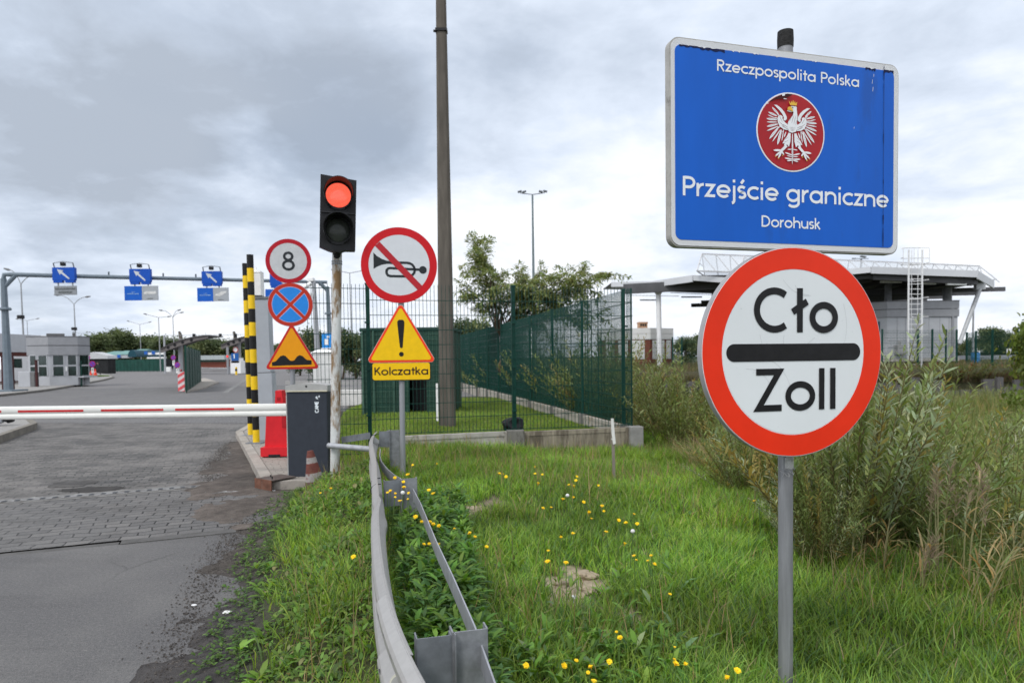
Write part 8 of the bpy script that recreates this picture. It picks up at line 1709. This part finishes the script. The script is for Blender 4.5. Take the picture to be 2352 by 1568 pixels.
far = [(172, 792, 1.3, 1), (190, 788, 1.2, 0), (206, 780, 1.2, 1), (222, 773, 1.1, 0), (236, 776, 1.1, 1), (250, 768, 1.0, 0), (263, 757, .75, 2), (277, 764, .9, 0), (288, 776, 1.0, 1), (302, 786, 1.3, 1), (318, 784, 1.3, 0), (336, 782, 1.2, 1), (351, 774, 1.0, 0), (366, 778, 1.1, 1), (384, 780, 1.2, 0), (402, 784, 1.2, 1), (424, 782, 1.2, 0), (448, 785, 1.2, 1), (470, 782, 1.2, 0), (486, 776, 1.1, 1), (505, 786, 1.2, 0), (524, 788, 1.2, 1), (545, 786, 1.2, 0), (562, 782, 1.1, 1), (585, 780, 1.1, 0), (640, 792, 1.2, 1), (664, 790, 1.2, 0)]
for xd, yt, wm, k in far: tree(k, xd, yt - 4, 165 + 14 * rng.random(), -.2, wm * 1.5, 'dark green tree in the belt beyond the far yard', 'trees beyond the far yard')
for xd, yt, wm, k, D, lb in ((688, 788, 1.0, 0, 75, 'tree left of the camera pole'), (722, 752, .8, 1, 62, 'taller tree directly behind the camera pole'), (752, 770, .8, 0, 62, 'tree behind the blue information board'), (785, 752, .8, 2, 60, 'tree between the rusty pole and the mesh enclosure'), (815, 762, .8, 1, 60, 'tree behind the left corner of the mesh enclosure'), (1062, 728, .8, 1, 58, 'tree seen just right of the utility pole'), (1100, 738, .9, 0, 60, 'tree behind the far end of the long side fence')): tree(k, xd, yt, D, 0, wm * 1.2, lb)
for xd, yt, wm, k, D, lb in ((1575, 772, .9, 1, 78, 'green tree right of the brick building'), (1610, 768, .9, 0, 80, 'green tree just left of the customs disc'), (1632, 764, .9, 1, 84, 'green tree partly behind the left edge of the customs disc'), (2238, 772, 1.0, 1, 88, 'tree behind the slanted canopy strut'), (2272, 752, 1.0, 0, 86, 'round topped tree right of the office booth'), (2300, 758, 1.0, 1, 88, 'right hand neighbour of the round topped tree'), (2325, 770, 1.0, 0, 90, 'tree near the right edge behind the white board')): tree(k, xd, yt, D, .6, wm * 1.3, lb)
for i, xd in enumerate((1665, 1705, 1750, 1800, 1850, 1900, 1950, 2000, 2050, 2100, 2150, 2195, 2380, 2430, 2490, 2560, 2640)): tree(i % 2, xd, 768 + 9 * (i % 3), 92 + 5 * (i % 4), .6, 1.35, 'green tree in the belt behind the inspection canopy', 'trees behind the inspection canopy')
# feathery tree behind the fence: real branching limbs with drooping sprays
def feathery():
    b = at(1158, 870, 24.5); t = thing('feathery_tree', 'airy feathery leaved tree with an open crown behind the mesh fence', 'tree', (b.x, b.y, -.6)); o = Vector((b.x, b.y, -.6)); VS = MB(); P, Dv, Ln = [], [], []; r_ = random.Random(31)
    def limb(p, q, r0, r1, n=6, wob=.12):
        pts = [p.lerp(q, i / n) + Vector((r_.gauss(0, wob), r_.gauss(0, wob), r_.gauss(0, wob * .5))) * (0 if i in (0,) else 1) for i in range(n + 1)]; VS.tube(pts, [r0 + (r1 - r0) * i / n for i in range(n + 1)], 6); return pts
    def spray(p, d, L_):
        d = d.normalized(); pts = [p + d * L_ * s + Vector((0, 0, -.22 * L_ * s * s)) for s in (0, .33, .66, 1)]; VS.tube(pts, [.008, .006, .004, .002], 4, cap=False)
        for j in range(int(36 * L_)):
            s = .12 + .88 * r_.random(); k = min(int(s * 3), 2); c = pts[k].lerp(pts[k + 1], s * 3 - k); t_ = (pts[k + 1] - pts[k]).normalized(); sd = t_.cross(Vector((r_.gauss(0, .4), r_.gauss(0, .4), 1))).normalized() * (1 if j % 2 else -1)
            for m_ in range(4): P.append(tuple(c + sd * .06 * m_ + Vector((0, 0, -.012 * m_ * m_)))); e = (t_ * .8 + sd * .9 + Vector((0, 0, -.25 + r_.gauss(0, .3)))).normalized(); Dv.append(tuple(e)); Ln.append(.12 * r_.uniform(.7, 1.3))
    g = lambda x, y: at(x, y, 24.5 + r_.uniform(-1.2, 1.2)) - o
    base = Vector((0, 0, 0)); fork = at(1150, 770, 24.5) - o; limb(base, fork, .10, .075)
    ends = [(1082, 552, .9, 18), (1110, 585, .9, 14), (1140, 625, .8, 12), (1062, 662, .8, 10), (1180, 640, .9, 12), (1215, 650, .9, 13), (1250, 632, .9, 13), (1290, 645, .9, 12), (1345, 632, .9, 14), (1388, 628, 1.0, 14), (1320, 672, .8, 11), (1270, 690, .8, 11), (1220, 700, .8, 11), (1170, 690, .8, 10), (1370, 690, .8, 10), (1400, 715, .7, 7), (1335, 720, .8, 9), (1120, 665, .8, 10), (1255, 735, .8, 9), (1190, 740, .8, 9), (1120, 720, .7, 7), (1095, 612, .7, 8), (1310, 625, .8, 9), (1360, 655, .8, 9), (1235, 672, .8, 9), (1090, 690, .7, 8), (1300, 712, .8, 9), (1160, 652, .7, 8)]
    for x, y, L_, n in ends:
        mid = fork.lerp(g(x, y), .45) + Vector((0, 0, .35)); q = g(x, y); pts = limb(fork, mid, .04, .026, 3, .08); pts2 = limb(mid, q, .026, .008, 5, .12)
        for i in range(n):
            s = (i / n) ** .8; k = min(int(s * 5), 4); c = pts2[k].lerp(pts2[k + 1], s * 5 - k); up_ = (q - mid).normalized(); d = Vector((r_.gauss(0, 1), r_.gauss(0, 1), r_.gauss(.25, .6))) * .8 + up_ * .9; spray(c, d, L_ * r_.uniform(.55, 1.15))
    P_, D_, L2 = np.array(P), np.array(Dv), np.array(Ln); up = rng.normal(size=P_.shape) * .4 + np.array([0, 0, 1.0]); up /= np.linalg.norm(up, axis=1, keepdims=True); col = pick(len(P_), [(.19, .24, .08), (.25, .29, .10), (.14, .185, .06), (.31, .31, .12)], [3, 3, 3, 1]); v, q, t_, c = leafquads(P_, D_, up, L2, L2 * .30, col, .25); cr = bpy.data.objects.new('crown', np_mesh('crown', v, q, t_, c, [leaf])); sc.collection.objects.link(cr); cr.parent = t; obj('trunk', VS, bark, t, smooth=True)
feathery()
# leafy branch tree cut by the right edge
YM = tree_mesh(9, 1, .42, .02, 2600, .05, [(.12, .17, .03), (.16, .19, .04), (.08, .12, .025)], [2, 2, 2], 12, .9, .2); tp = at(2368, 728, 24); t = thing('tree', 'light green young tree cut by the right edge of the picture', 'tree', (tp.x, 24, -1.2)); hh = tp.z + 1.2; t.scale = (hh * .62, hh * .62, hh); obj('crown', YM[0], None, t); obj('trunk', YM[1], None, t)
